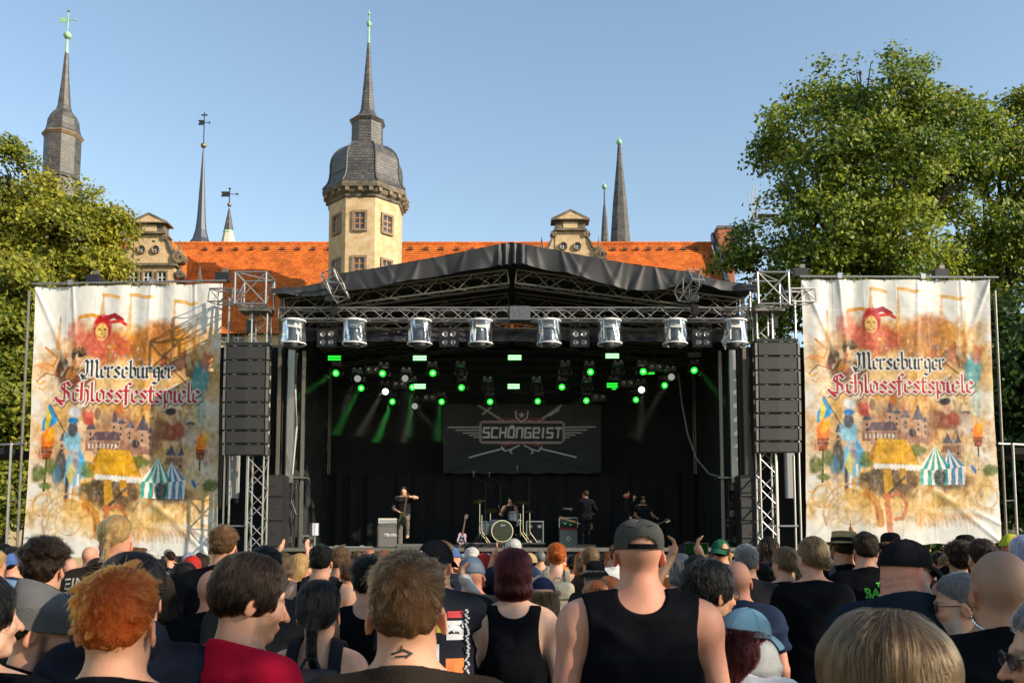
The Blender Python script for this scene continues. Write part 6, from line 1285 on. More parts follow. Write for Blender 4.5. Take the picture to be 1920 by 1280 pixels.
def body_mesh(b, tone, stub=None, stubc=(.10, .08, .07), beard=None, lipc=None, brow=(.07, .04, .02), tattoo=False, shoe=(.02, .02, .02)):
    h, t, l = RES[b.p['res']]; x0, x1, y0, y1, zt = b.grid(h, t, l); zh = 1.47
    xs, ys = axis((x0, x1, h)), axis((y0, y1, h)); zs = axis((-.03, .95, l), (.95, zh, t), (zh, zt, h)) if not b.p['fingers'] or b.p['arms'] else axis((-.03, .62, l), (.62, .95, h), (.95, zh, t), (zh, zt, h))
    V, F = nets(b.skin, xs, ys, zs); me = mesh_np('body', V, F)
    q = b.hl(V); base = np.array(SKINTONE[tone]); n = fbm(V * 30, 3, 5)[:, None]; n8 = vnoise(V * 150, 9)[:, None]; C = base * (0.80 + 0.34 * n + .10 * (n8 - .5)) * np.array([1, 1, 1]) + np.array([.03, -.012, -.012]) * (fbm(V * 13, 2, 8)[:, None] - .5) * 2; red = np.zeros(len(V))
    inhead = V[:, 2] > 1.49
    ear = np.exp(-(((np.abs(q[:, 0]) - .085) / .014) ** 2 + ((q[:, 1] + .02) / .03) ** 2 + ((q[:, 2] - .068) / .04) ** 2)); nose = np.exp(-(((q[:, 0]) / .018) ** 2 + ((q[:, 1] - .11) / .02) ** 2 + ((q[:, 2] - .058) / .03) ** 2)); cheek = np.exp(-(((np.abs(q[:, 0]) - .045) / .02) ** 2 + ((q[:, 1] - .07) / .03) ** 2 + ((q[:, 2] - .05) / .025) ** 2)); nape = np.exp(-(((q[:, 2] + .02) / .06) ** 2)) * (q[:, 1] < .02) * inhead
    red = np.clip(.75 * ear + .5 * nose + .45 * cheek + .35 * nape * n[:, 0], 0, 1)[:, None]; C = C * (1 - red) + C * np.array([1.05, .68, .60]) * red
    lip = np.exp(-(((q[:, 0]) / .022) ** 4 + ((q[:, 2] - .0185) / .010) ** 4)) * (q[:, 1] > .085); C = C * (1 - .7 * lip[:, None]) + np.array([.40, .13, .10]) * .7 * lip[:, None]
    br = np.exp(-(((np.abs(q[:, 0]) - .030) / .020) ** 4 + ((q[:, 2] - .1065) / .005) ** 2)) * (q[:, 1] > .06); C = C * (1 - .85 * br[:, None]) + np.array(brow) * .85 * br[:, None]
    if stub is not None:
        zl = hairline(q[:, 1]); m = np.clip((q[:, 2] - zl) / .02, 0, 1) * stub * (.75 + .5 * n[:, 0]); m = np.clip(m, 0, 1)[:, None]; C = C * (1 - m) + np.array(stubc) * m
    if beard is not None:
        m = np.clip((.036 - q[:, 2] - np.abs(q[:, 0]) * .0) / .012, 0, 1) * np.clip((q[:, 1] - .012 + .25 * (q[:, 2])) / .015, 0, 1) * (q[:, 2] > -.06); side = np.clip((q[:, 1] - .008) / .01, 0, 1) * np.clip((.042 - q[:, 1]) / .012, 0, 1) * np.clip((.09 - q[:, 2]) / .02, 0, 1) * (q[:, 2] > -.04); m = np.clip(np.maximum(m, side * .8) * beard[0] * (1 - lip) * (.7 + .6 * n[:, 0]), 0, 1)[:, None] * inhead[:, None]
        C = C * (1 - m) + np.array(beard[1]) * m
    foot = (V[:, 2] < .12)[:, None]; C = np.where(foot, np.array(shoe), C)
    set_col(me, C); return me
def hairline(y): return np.interp(y, [-.12, -.085, -.045, -.022, .012, .035, .06, .075, .10], [-.005, .008, .035, .075, .098, .112, .140, .158, .170])
M_skinv = vcmat('skin', 0.58, 0.32, sss=0.06, bump=0.22, bscale=300)
def cloth(name, c, rough=.95, var=.25, spec=.04): return pmat('cloth_' + name, c, rough, var=var, vscale=7, bump=.25, bscale=200, spec=spec)
def top_field(b, kind):
    w, g = b.sw, b.g; neckhole = (0, -.02, 1.38), (0, .012, 1.72)
    def f(P):
        tor = smin(b.torso(P), b.neck(P), .045); off = .009 if kind in ('tank', 'strap') else .012; d = tor - off; ax = np.abs(P[:, 0])
        for s in (-1, 1):
            S, E, W = b.arms[s]; tt = s_tpar(P, S, E); d2 = b.arm(P, s, True) - (off + .010 * np.clip(tt, 0, 1))
            if kind in ('tank', 'strap'): d2 = np.maximum(d2, (tt - .30) * .3)
            elif kind == 'tee': d2 = np.maximum(d2, (tt - .62) * .3)
            else: d2 = smin(d2, b.arm(P, s) - .016, .02); tw = s_tpar(P, E, W); d2 = np.maximum(d2, (tw - (.95 if kind != 'shirt' else .12)) * .25)
            d = smin(d, d2, .04)
        e = np.sqrt((P[:, 0] / ((.152 if b.fem else .172) * (.4 + .6 * g) * (.6 + .4 * w))) ** 2 + ((P[:, 1] - .05 * b.p['belly']) / (.125 * g + .06 * b.p['belly'])) ** 2); hang = np.maximum((e - 1) * .13, np.abs(P[:, 2] - 1.05) - .21); d = smin(d, hang, .05)
        # wrinkles stand proud of the body
        z = P[:, 2]; wv = np.sin(P[:, 0] * 38 + z * 26 + 3 * np.sin(P[:, 1] * 22)) * np.sin(z * 17 - P[:, 0] * 13 + 1.3) + .9 * np.sin(P[:, 0] * 17 - z * 9 + 2 * np.sin(P[:, 1] * 15 + z * 6)) * np.sin(P[:, 1] * 19 + z * 12); wv2 = np.abs(np.sin(P[:, 0] * 9 + 14 * z + 2.2 * np.sin(z * 7 + P[:, 0] * 5))) ** 4
        wv3 = np.abs(np.sin(ax * 13 - z * 17 + 1.5 * np.sin(P[:, 0] * 6 + z * 11))) ** 6; d = d - .0034 * (1 + .6 * wv) * np.clip((1.50 - z) / .08, 0, 1) - .009 * wv3 * np.clip((1.46 - z) / .08, 0, 1) - .009 * (1 - wv2) * np.clip((1.34 - z) / .2, 0, 1) * (0 if kind == 'strap' else 1)
        rr = .074 * b.p['kneck'] if not b.fem else .066
        if kind == 'tank': rr = .090
        zn = (1.520 if not b.fem else 1.500) + .02 * (b.p['kneck'] - 1) + .03 * (g - 1) - .42 * (P[:, 1] + .09); d = d - .0025 * np.clip((z - zn + .026) / .004, 0, 1); d = smax(d, (z - zn) * .92, .005)
        if kind in ('tank', 'strap'):
            k = 1.0 if kind == 'tank' else 1.18; A = np.stack([ax, P[:, 1], z], 1); d = smax(d, -s_ell(A, (.232 * w, -.01, 1.36), (.088 * k, .4, .185 * k)), .008); d = smax(d, -s_ell(P, (0, -.12, 1.50), (.088 * k, .13, .075 * k)), .008)
            if kind == 'strap': d = np.maximum(d, -s_ell(P, (0, -.12, 1.46), (.11, .14, .13)))
        d = np.maximum(d, .80 - z)
        if kind == 'hoodie': d = np.minimum(d, np.maximum(s_ell(P, (0, -.07, 1.50), (.13, .11, .085)), -s_ell(P, (0, -.02, 1.58), (.095, .085, .09))))
        return d
    return f
def solid(b, f, name, h, zr, xr=None, yr=None, hz=None):
    x0, x1, y0, y1, zt = b.grid(0, 0, 0); xs = axis((x0, x1, h)) if xr is None else axis((*xr, h)); ys = axis((y0 - .03, y1, h)) if yr is None else axis((*yr, h)); V, F = nets(f, xs, ys, axis((zr[0], zr[1], hz or h))); return mesh_np(name, V, F) if len(V) else None
def trousers_field(b):
    def f(P):
        d = np.maximum(b.torso(P) - .008, P[:, 2] - 1.0)
        for s in (-1, 1): d = smin(d, b.leg(P, s) - .014, .025)
        return np.maximum(np.maximum(d, P[:, 2] - .98), .10 - P[:, 2]) + .004 * np.sin(P[:, 2] * 50 + P[:, 0] * 20)
    return f
# --- hair
def hair_field(b, style):
    thick, topk, noise = style.get('thick', .012), style.get('top', .012), style.get('noise', .004); kind = style['kind']; fq = style.get('freq', 55)
    def f(q):
        z = q[:, 2]; d0 = b.cranium(q); zl = hairline(q[:, 1]) + style.get('line', 0.0); fade = np.clip((z - zl) / style.get('fade', .06), 0, 1); side_ = np.clip((z - .07) / .08, style.get('sides', .35), 1) if kind in ('short', 'up', 'curly') else 1.0; th = .0015 + thick * fade ** .8 * side_ + topk * np.clip((z - .13) / .05, 0, 1); d = d0 - th
        d = smax(d, (zl - z) * .8, .008)
        # temples recede a little in front of the ears, ears stay free
        if kind == 'bob':
            v = smin(s_ell(q, (0, -.020, .085), (.090, .110, .118)), s_ell(q, (0, -.03, .01), (.090, .090, .058)), .04); v = np.maximum(v, -(z + .055 - .1 * np.clip(q[:, 1] + .05, -1, .1))); v = np.maximum(v, q[:, 1] - .045 - .35 * np.clip(z - .10, 0, 1)); d = smin(d, v, .01)
        if kind == 'long':
            L = style.get('len', .28); v = s_ell(q, (0, -.018, .105), (.090, .112, .108)); v = np.minimum(v, smin(s_cap(q * np.array([.72, 1, 1]), (0, -.060, .06), (0, -.105, -L), .062, .040), s_ell(q, (0, -.03, .03), (.095, .075, .10)), .05)); v = np.maximum(v, q[:, 1] - .035 - .4 * np.clip(z - .10, 0, 1)); d = smin(d, v, .015)
        if kind == 'side':
            v = s_ell(q, (0, -.015, .115), (.091, .112, .104)); v = np.maximum(v, .045 - z - .6 * np.clip(-q[:, 1], -.05, .09)); v = np.maximum(v, q[:, 1] - .06 - .4 * np.clip(z - .12, 0, 1)); d = smin(d, v, .01)
        if kind == 'pony':
            v = s_ell(q, (0, -.016, .112), (.083, .104, .101)); v = np.maximum(v, (zl - z) * .8); d = smin(d, v, .01); t = style.get('tail', [(0, -.112, .075), (0, -.15, .03), (0, -.15, -.06), (.015, -.13, -.15)])
            r = style.get('tr', .026)
            for i in range(len(t) - 1): d = smin(d, s_cap(q, t[i], t[i + 1], r * (1 - .15 * i), r * (1 - .15 * (i + 1))), .012)
        if kind == 'bun': v = s_ell(q, (0, -.016, .112), (.083, .104, .101)); v = np.maximum(v, (zl - z) * .8); d = smin(d, v, .01); d = smin(d, s_ell(q, style.get('bunp', (0.02, -.125, .10)), (.035, .03, .04)), .012)
        if noise:
            an = np.arctan2(q[:, 0], -q[:, 1]); st = np.sin(an * 22 + 6 * np.sin(z * 30)) * .3 if kind in ('long', 'bob', 'pony', 'side') else 0
            d = d + noise * ((vnoise(q * fq + 7, 3) - .5) * 2 + (.5 * (vnoise(q * fq * 2.2, 4) - .5) * 2 if kind == 'curly' else 0) + st)
        return d
    return f
def hairmat(name, c, rough=.62):
    k = 'hair_' + name
    if k in MATS: return MATS[k]
    m, t, out = nt(k); b = t.nodes.new('ShaderNodeBsdfPrincipled'); b.inputs['Roughness'].default_value = rough; sock(b, 'Specular IOR Level').default_value = .12; t.links.new(b.outputs[0], out.inputs[0])
    tc = t.nodes.new('ShaderNodeTexCoord'); mp = t.nodes.new('ShaderNodeMapping'); mp.inputs['Scale'].default_value = (1, 1, .12); t.links.new(tc.outputs['Object'], mp.inputs[0]); n = t.nodes.new('ShaderNodeTexNoise'); n.inputs['Scale'].default_value = 120; n.inputs['Detail'].default_value = 5; t.links.new(mp.outputs[0], n.inputs['Vector'])
    mx = t.nodes.new('ShaderNodeMix'); mx.data_type = 'RGBA'; mx.inputs[6].default_value = (*[x * .2 for x in c], 1); mx.inputs[7].default_value = (*[min(1, x * 1.1) for x in c], 1); t.links.new(n.outputs[0], mx.inputs[0]); t.links.new(mx.outputs[2], b.inputs['Base Color'])
    bp = t.nodes.new('ShaderNodeBump'); bp.inputs['Strength'].default_value = .6; bp.inputs['Distance'].default_value = .004; t.links.new(n.outputs[0], bp.inputs['Height']); t.links.new(bp.outputs[0], b.inputs['Normal']); MATS[k] = m; return m
def strandmat(name, c, rough=.32):
    k = 'strand_' + name
    if k in MATS: return MATS[k]
    m, t, out = nt(k); b = t.nodes.new('ShaderNodeBsdfHairPrincipled'); b.parametrization = 'COLOR'; b.inputs['Color'].default_value = (*c, 1)
    for kk, v in (('Roughness', rough), ('Radial Roughness', .5), ('Random Roughness', .2), ('Coat', 0.0), ('IOR', 1.33)):
        if kk in b.inputs: b.inputs[kk].default_value = v
    ci = t.nodes.new('ShaderNodeHairInfo'); hs = t.nodes.new('ShaderNodeHueSaturation'); mr = t.nodes.new('ShaderNodeMapRange'); mr.inputs[3].default_value = .35; mr.inputs[4].default_value = 1.7; hs.inputs['Color'].default_value = (*c, 1); t.links.new(ci.outputs['Random'], mr.inputs[0]); t.links.new(mr.outputs[0], hs.inputs['Value']); t.links.new(hs.outputs[0], b.inputs['Color'])
    t.links.new(b.outputs[0], out.inputs[0]); MATS[k] = m; return m
HAIRC = {'ginger': (.32, .058, .006), 'brown': (.095, .044, .016), 'dkbrown': (.017, .009, .0045), 'black': (.0045, .004, .004), 'blond': (.36, .22, .08), 'dkblond': (.125, .078, .036), 'grey': (.15, .145, .14), 'white': (.50, .48, .44), 'burgundy': (.030, .003, .0045), 'red': (.42, .02, .015), 'auburn': (.22, .065, .022), 'lilac': (.30, .32, .48), 'ltbrown': (.078, .046, .022)}
def surf_mesh_pts(V, F, n, g):
    a, b_, c = V[F[:, 0]], V[F[:, 1]], V[F[:, 2]]; ar = np.linalg.norm(np.cross(b_ - a, c - a), axis=1) + 1e-12; k = g.choice(len(F), n, p=ar / ar.sum()); u = g.random((n, 1)); v = g.random((n, 1)); s = (u + v > 1); u = np.where(s, 1 - u, u); v = np.where(s, 1 - v, v); return a[k] + (b_[k] - a[k]) * u + (c[k] - a[k]) * v
def grad(f, q, e=.003):
    g = np.stack([f(q + np.array(v) * e) - f(q - np.array(v) * e) for v in ((1, 0, 0), (0, 1, 0), (0, 0, 1))], 1); return g / (np.linalg.norm(g, axis=1)[:, None] + 1e-9)
def make_strands(f, V, F, style, n, seed):
    g = np.random.default_rng(seed); p = surf_mesh_pts(V, F, n, g); N = grad(f, p); kind = style['kind']; k = style.get('pts', 5)
    wh = np.array(style.get('whorl', (.008, -.075, .175))); out = p - wh; swirl = np.cross(N, out); flow = out + style.get('swirl', .5) * swirl; down = np.array([0, -.15, -1.0]) * np.ones_like(p)
    flow /= np.linalg.norm(flow, axis=1)[:, None] + 1e-9
    if kind in ('long', 'bob', 'side'): flow = down + .25 * flow
    if kind in ('pony', 'bun'): tgt = np.array(style.get('tail', [(0, -.112, .075)])[0] if kind == 'pony' else style.get('bunp', (0, -.125, .10))); flow = tgt - p; below = p[:, 2] < tgt[2] - .03; flow[below & (p[:, 1] < -.105)] = (0, 0, -1)
    if kind == 'up': flow = flow + np.array([0, .4, 0])
    dirs = flow / (np.linalg.norm(flow, axis=1)[:, None] + 1e-9); dirs = dirs - N * (dirs * N).sum(1)[:, None]; dirs /= np.linalg.norm(dirs, axis=1)[:, None] + 1e-9
    jit = g.normal(size=p.shape) * style.get('jit', .25); clump = (np.stack([vnoise(p * 60 + 5, 1), vnoise(p * 60 + 50, 2), vnoise(p * 60 + 90, 3)], 1) - .5) * style.get('clump', 1.0)
    zl = hairline(p[:, 1]) + style.get('line', 0); fade = np.clip((p[:, 2] - .045) / .12, style.get('minl', .18), 1) if kind not in ('long', 'bob', 'pony', 'bun', 'side') else 1.0
    L = style.get('slen', .03) * (.6 + .6 * g.random(len(p))) * fade; lift = style.get('lift', .35) * (.3 + 1.4 * g.random((len(p), 1))); fly = g.random(len(p)) < (.015 if style.get('follow') else .05); lift[fly] += (.1 if style.get('follow') else .35); L = np.where(fly, L * 1.35, L)
    d = dirs + N * lift + jit + clump; d /= np.linalg.norm(d, axis=1)[:, None]
    pts = [p - N * .004]; x = p.copy(); step = (L / (k - 1))[:, None]
    for i in range(k - 1):
        x = x + d * step; pts.append(x.copy())
        if style.get('follow', False):
            dd = f(x)[:, None]; Nn = grad(f, x); x = x - Nn * np.clip(dd - .003 - .010 * np.abs(lift), -.01, .01); d = d + np.array([0, 0, -.35]); d = d - Nn * (d * Nn).sum(1)[:, None] * .8
        else: d = d + dirs * .25 + np.array([0, 0, -.10]) + g.normal(size=d.shape) * .08
        d /= np.linalg.norm(d, axis=1)[:, None] + 1e-9
    S = np.stack(pts, 1); ng = max(12, int(n / style.get('per', 28))); gi = g.choice(n, ng, replace=False); rg = S[gi, 0]
    own = np.concatenate([((S[i:i + 1500, None, 0] - rg[None]) ** 2).sum(2).argmin(1) for i in range(0, n, 1500)]); ck = style.get('lock', .7); cu = style.get('curl', .004); ph = g.random(ng) * 6.3; ax1 = g.normal(size=(ng, 3)); ax1 /= np.linalg.norm(ax1, axis=1)[:, None]
    for i in range(1, k):
        t_ = i / (k - 1); w_ = ck * t_ ** .8; wob = ax1 * (cu * np.sin(ph + 5.5 * t_))[:, None] * t_; tgt = S[gi[own], i] + (S[:, 0] - rg[own]) * (1 - .72 * t_) + wob[own]; wv_ = np.where(fly, .1, w_)[:, None]; S[:, i] = S[:, i] * (1 - wv_) + tgt * wv_
    return S
def strands_obj(name, S, mat, r, parent, xf):
    n, k, _ = S.shape; P = xf(S.reshape(-1, 3)).astype(np.float32)
    hc = bpy.data.hair_curves.new(name); hc.add_curves([k] * n); hc.points.foreach_set('position', P.ravel())
    a = hc.attributes.get('radius') or hc.attributes.new('radius', 'FLOAT', 'POINT'); rr = np.tile(np.linspace(1, .25, k) * r, n).astype(np.float32); a.data.foreach_set('value', rr); hc.materials.append(mat)
    o = bpy.data.objects.new(name, hc); col.objects.link(o); o.parent = parent; return o
# --- headgear in head space
def hat_parts(kind, cols):
    """list of (part name, V, F, material)"""
    out = []; c = cols
    def sheet(fn, nu, nv, name, mat, closed=False, thick=0.0):
        U = np.linspace(0, 1, nu); Vv = np.linspace(0, 1, nv); P = np.array([[fn(u, v) for v in Vv] for u in U]); i = np.arange(nu * nv).reshape(nu, nv); F = np.stack([i[:-1, :-1], i[1:, :-1], i[1:, 1:], i[:-1, 1:]], -1).reshape(-1, 4); out.append((name, P.reshape(-1, 3), F, mat))
    TAU = 2 * math.pi
    def dome(cz, rx, ry, rz, top=1.0, zc=-.012, flat=0.0, bottom=0.0, tilt=0.0, name='crown', mat=None, pw=1.0, wr=.0):
        def fn(u, v):
            a = u * TAU; e = bottom + (math.pi / 2 - bottom) * v; ce = max(math.cos(e), 0) ** pw; x = rx * ce * math.sin(a); y = zc + ry * ce * -math.cos(a); z = cz + rz * math.sin(e) ** (1 / (1 + flat)) + wr * math.sin(a * 5 + 7 * v) * ce * v
            return (x, y, z + tilt * (y - zc))
        sheet(fn, 41, 14, name, mat or c[0])
    if kind in ('cap', 'capback'):
        s = 1 if kind == 'cap' else -1; dome(.104, .0925, .117, .108, zc=-.018, tilt=.06 * s)
        def band(u, v): a = u * TAU; return (.0935 * math.sin(a), -.018 - .118 * math.cos(a), .096 + .018 * v + .06 * s * -.118 * math.cos(a))
        sheet(band, 41, 3, 'band', c[0])
        for w_, nm in ((0.0, 'brim'), (-.004, 'brim_underside')):
            def brim(u, v): a = (u - .5) * 2.05; r = 1 + .72 * v * math.cos(a * .8) ** .7; x = .092 * math.sin(a) * (1 + .10 * v); y = -.018 + s * (.116 * math.cos(a) + .078 * v * math.cos(a * .75)); return (x, y, .108 + .010 - .030 * v * v - .022 * (math.sin(a) ** 2) + w_ - .012 * v)
            sheet(brim, 17, 8, nm, c[-1] if nm == 'brim' else c[0])
        for q in range(6):
            a = q * math.pi / 3 + .52; sm = MB().path([(.0932 * math.cos(e_) * math.sin(a), -.018 - .1178 * math.cos(e_) * math.cos(a), .1045 + .1085 * math.sin(e_) + .06 * s * -.117 * math.cos(e_) * math.cos(a)) for e_ in np.linspace(0, 1.5, 9)], .0016, 4); out.append(('seam', np.array(sm.v), np.array([f_ for f_ in sm.f if len(f_) == 4]), c[0]))
        out.append(('button', *lathe_np([(0.008, .0), (.006, .005), (.001, .006)], (0, -.018, .211)), c[0]))
    if kind == 'patrol':
        def side(u, v):
            a = (u - .5) * TAU; t = 1 - .16 * v ** 3
            return ((.0875 + .003 * math.sin(3 * v)) * t * math.sin(a), -.016 + (.113 + .003 * math.sin(3 * v)) * t * math.cos(a), .098 + .082 * v + .005 * math.sin(a * 3 + 1) * v * v + .004 * math.sin(a * 7 + 4 * v) * v)
        U = np.linspace(0, 1, 81); Vv = np.linspace(0, 1, 13); P = np.array([[side(u, v) for v in Vv] for u in U]); i = np.arange(81 * 13).reshape(81, 13); F = np.stack([i[:-1, :-1], i[1:, :-1], i[1:, 1:], i[:-1, 1:]], -1).reshape(-1, 4)
        mid = P.reshape(-1, 3)[F].mean(1); ang = np.abs(np.arctan2(mid[:, 0], -(mid[:, 1] + .016))); hgt = mid[:, 2] - .098; hole = (hgt < .046 * np.sqrt(np.clip(1 - (ang / .50) ** 2, 0, 1))) & (ang < .50)
        out.append(('crown_side', P.reshape(-1, 3), F[~hole], c[0]))
        def topf(u, v): a = u * TAU; r = 1 - v; e = .010 * math.sin(a * 4 + 3) * r * v; return (.074 * r * math.sin(a), -.016 + .0955 * r * math.cos(a), .180 + .026 * (1 - r ** 2.2) + e + .005 * math.sin(a * 3 + 1) * r)
        sheet(topf, 41, 8, 'crown_top', c[0])
        def strap(u, v): a = math.pi + (u - .5) * 1.25; return (.0890 * math.sin(a), -.016 + .1148 * math.cos(a), .099 + .018 * v)
        sheet(strap, 17, 3, 'strap', c[-1])
        def brim(u, v): a = (u - .5) * 2.0; return (.09 * math.sin(a) * (1 + .1 * v), -.012 + .110 * math.cos(a) + .07 * v * math.cos(a * .7), .106 - .02 * v)
        sheet(brim, 15, 6, 'brim', c[0])
    if kind == 'flatcap':
        dome(.100, .093, .124, .116, zc=-.006, tilt=-.06, wr=.004); 
        def brim(u, v): a = (u - .5) * 2.2; return (.085 * math.sin(a), .0 + .112 * math.cos(a) + .035 * v, .095 - .02 * v)
        sheet(brim, 15, 4, 'brim', c[0])
        def band(u, v): a = u * TAU; return (.090 * math.sin(a), -.006 - .114 * math.cos(a), .088 + .022 * v + .012 * math.cos(a))
        sheet(band, 41, 3, 'band', c[0])
    if kind in ('bucket', 'widehat'):
        dome(.118, .086, .106, .092, pw=.7, flat=.6); wd = .055 if kind == 'bucket' else .085
        def brim(u, v): a = u * TAU; k = wd * v; return ((.087 + k) * math.sin(a), -.012 - (.107 + k) * math.cos(a), .122 - (.055 if kind == 'bucket' else .03) * v + .010 * math.sin(a * 2 + 1) * v)
        sheet(brim, 41, 6, 'brim', c[0])
        def band(u, v): a = u * TAU; return (.0885 * math.sin(a), -.012 - .1085 * math.cos(a), .122 + .02 * v)
        if kind == 'widehat': sheet(band, 41, 3, 'hat_band', c[-1])
    if kind == 'boater':
        def side(u, v): a = u * TAU; return ((.088 - .004 * v) * math.sin(a), -.012 - (.108 - .004 * v) * math.cos(a), .130 + .085 * v)
        sheet(side, 41, 10, 'crown_side', c[0])
        def topf(u, v): a = u * TAU; return (.084 * (1 - v) * math.sin(a), -.012 - .104 * (1 - v) * math.cos(a), .215 + .004 * v)
        sheet(topf, 41, 6, 'crown_top', c[0])
        def band(u, v): a = u * TAU; return (.0895 * math.sin(a), -.012 - .1095 * math.cos(a), .136 + .032 * v)
        sheet(band, 41, 4, 'hat_band', c[-1])
        for w_, nm in ((0, 'brim'), (-.005, 'brim_underside')):
            def brim(u, v): a = u * TAU; k = .068 * v; return ((.087 + k) * math.sin(a), -.012 - (.107 + k) * math.cos(a), .132 - .008 * v + w_ + .008 * math.sin(a * 2) * v)
            sheet(brim, 41, 6, nm, c[0])
    if kind == 'forage':
        def fn(u, v): a = u * TAU; t = 1 - .92 * v ** 3.2; return (.088 * t * math.sin(a), -.014 - (.117 - .010 * v) * math.cos(a) * (1 - .06 * v), .096 + .130 * v - .010 * math.cos(2 * a) * v + .028 * math.cos(a) * v)
        sheet(fn, 49, 14, 'crown', c[0])
        def flap(u, v): a = u * TAU; return (.0905 * math.sin(a), -.014 - .1195 * math.cos(a), .090 + (.045 + .025 * abs(math.sin(a))) * v)
        sheet(flap, 49, 5, 'turn_up', c[-1])
    if kind == 'bandana':
        dome(.098, .084, .104, .106, tilt=-.25, wr=.002)
        out.append(('knot', *lathe_np([(.004, -.02), (.018, -.012), (.02, 0), (.014, .012), (.004, .018)], (0, -.118, .085)), c[0]))
    return out
def lathe_np(prof, c, n=14):
    m = MB().lathe(prof, n, c); V = np.array(m.v); F = np.array([f for f in m.f if len(f) == 4]); return V, F
def put_hat(kind, cols, xf, parent, yaw=0.0, sc=1.0):
    root = None; Rz = np.array(Matrix.Rotation(yaw, 3, 'Z'))
    for (n, V, F, m) in hat_parts(kind, cols):
        V = (V - np.array([0, -.012, .11])) * sc @ Rz.T + np.array([0, -.012, .11]); me = mesh_np(n, xf(V), F, True); o = add(n, me, m, root or parent)
        if root is None: root = o; o.name = 'hat'
    return root
def put_glasses(xf, parent, frame, lens=None, up=0.0):
    def wr(m, name, mat, par):
        V = xf(np.array(m.v) + np.array([0, 0, up])); me = bpy.data.meshes.new(name); me.from_pydata([tuple(v) for v in V], [], m.f); me.update(); me.polygons.foreach_set('use_smooth', np.ones(len(me.polygons), bool)); return add(name, me, mat, par)
    f = MB()
    for s in (-1, 1):
        f.path([(s * .033 + .025 * math.cos(a), .104 - .05 * abs(s * .033 + .025 * math.cos(a)) * .8, .086 + .018 * math.sin(a)) for a in np.linspace(0, 2 * math.pi, 17)], .0022, 5)
        f.path([(s * .058, .098, .092), (s * .074, .07, .092), (s * .080, .01, .090), (s * .079, -.012, .080)], .0024, 5)
    f.path([(-.010, .105, .090), (0, .107, .094), (.010, .105, .090)], .002, 5); g = wr(f, 'glasses', frame, parent)
    if lens:
        l = MB()
        for s in (-1, 1): l.poly([(s * .033 + .024 * math.cos(a), .104 - .05 * abs(s * .033 + .024 * math.cos(a)) * .8, .086 + .017 * math.sin(a)) for a in np.linspace(0, 2 * math.pi, 15)[:-1]])
        wr(l, 'lens', lens, g)
    return g
def put_eyes(xf, parent, iris=(.08, .05, .03)):
    for s in (-1, 1):
        for nm, r, c, mat in (('eye', .0112, (s * .031, .0765, .0870), pmat('eye_white', (.7, .68, .65), .25)), ('iris', .0058, (s * .031, .0826, .0872), pmat('iris_dark', iris, .15))):
            prof = [(r * math.sin(math.pi * j / 8) + 1e-5, -r * math.cos(math.pi * j / 8)) for j in range(9)]; m = MB().lathe(prof, 12, c); V = xf(np.array(m.v)); F = np.array([q for q in m.f if len(q) == 4]); add(nm, mesh_np(nm, V, F), mat, parent)
M_blkframe = pmat('black_frame', (.012, .012, .012), .25); M_darklens = pmat('dark_lens', (.012, .013, .016), .06, spec=.9)
def clear_lens():
    m, t, out = nt('clear_lens'); g = t.nodes.new('ShaderNodeBsdfGlossy'); g.inputs['Roughness'].default_value = .03; tr = t.nodes.new('ShaderNodeBsdfTransparent'); mx = t.nodes.new('ShaderNodeMixShader'); mx.inputs[0].default_value = .12; t.links.new(tr.outputs[0], mx.inputs[1]); t.links.new(g.outputs[0], mx.inputs[2]); t.links.new(mx.outputs[0], out.inputs[0]); return m
M_clearlens = clear_lens()
HATH = {'cap': .010, 'capback': .010, 'patrol': .012, 'flatcap': .0, 'bucket': .012, 'widehat': .012, 'boater': .014, 'forage': .012, 'bandana': .004}
TOPS = {}
seedc = [100]
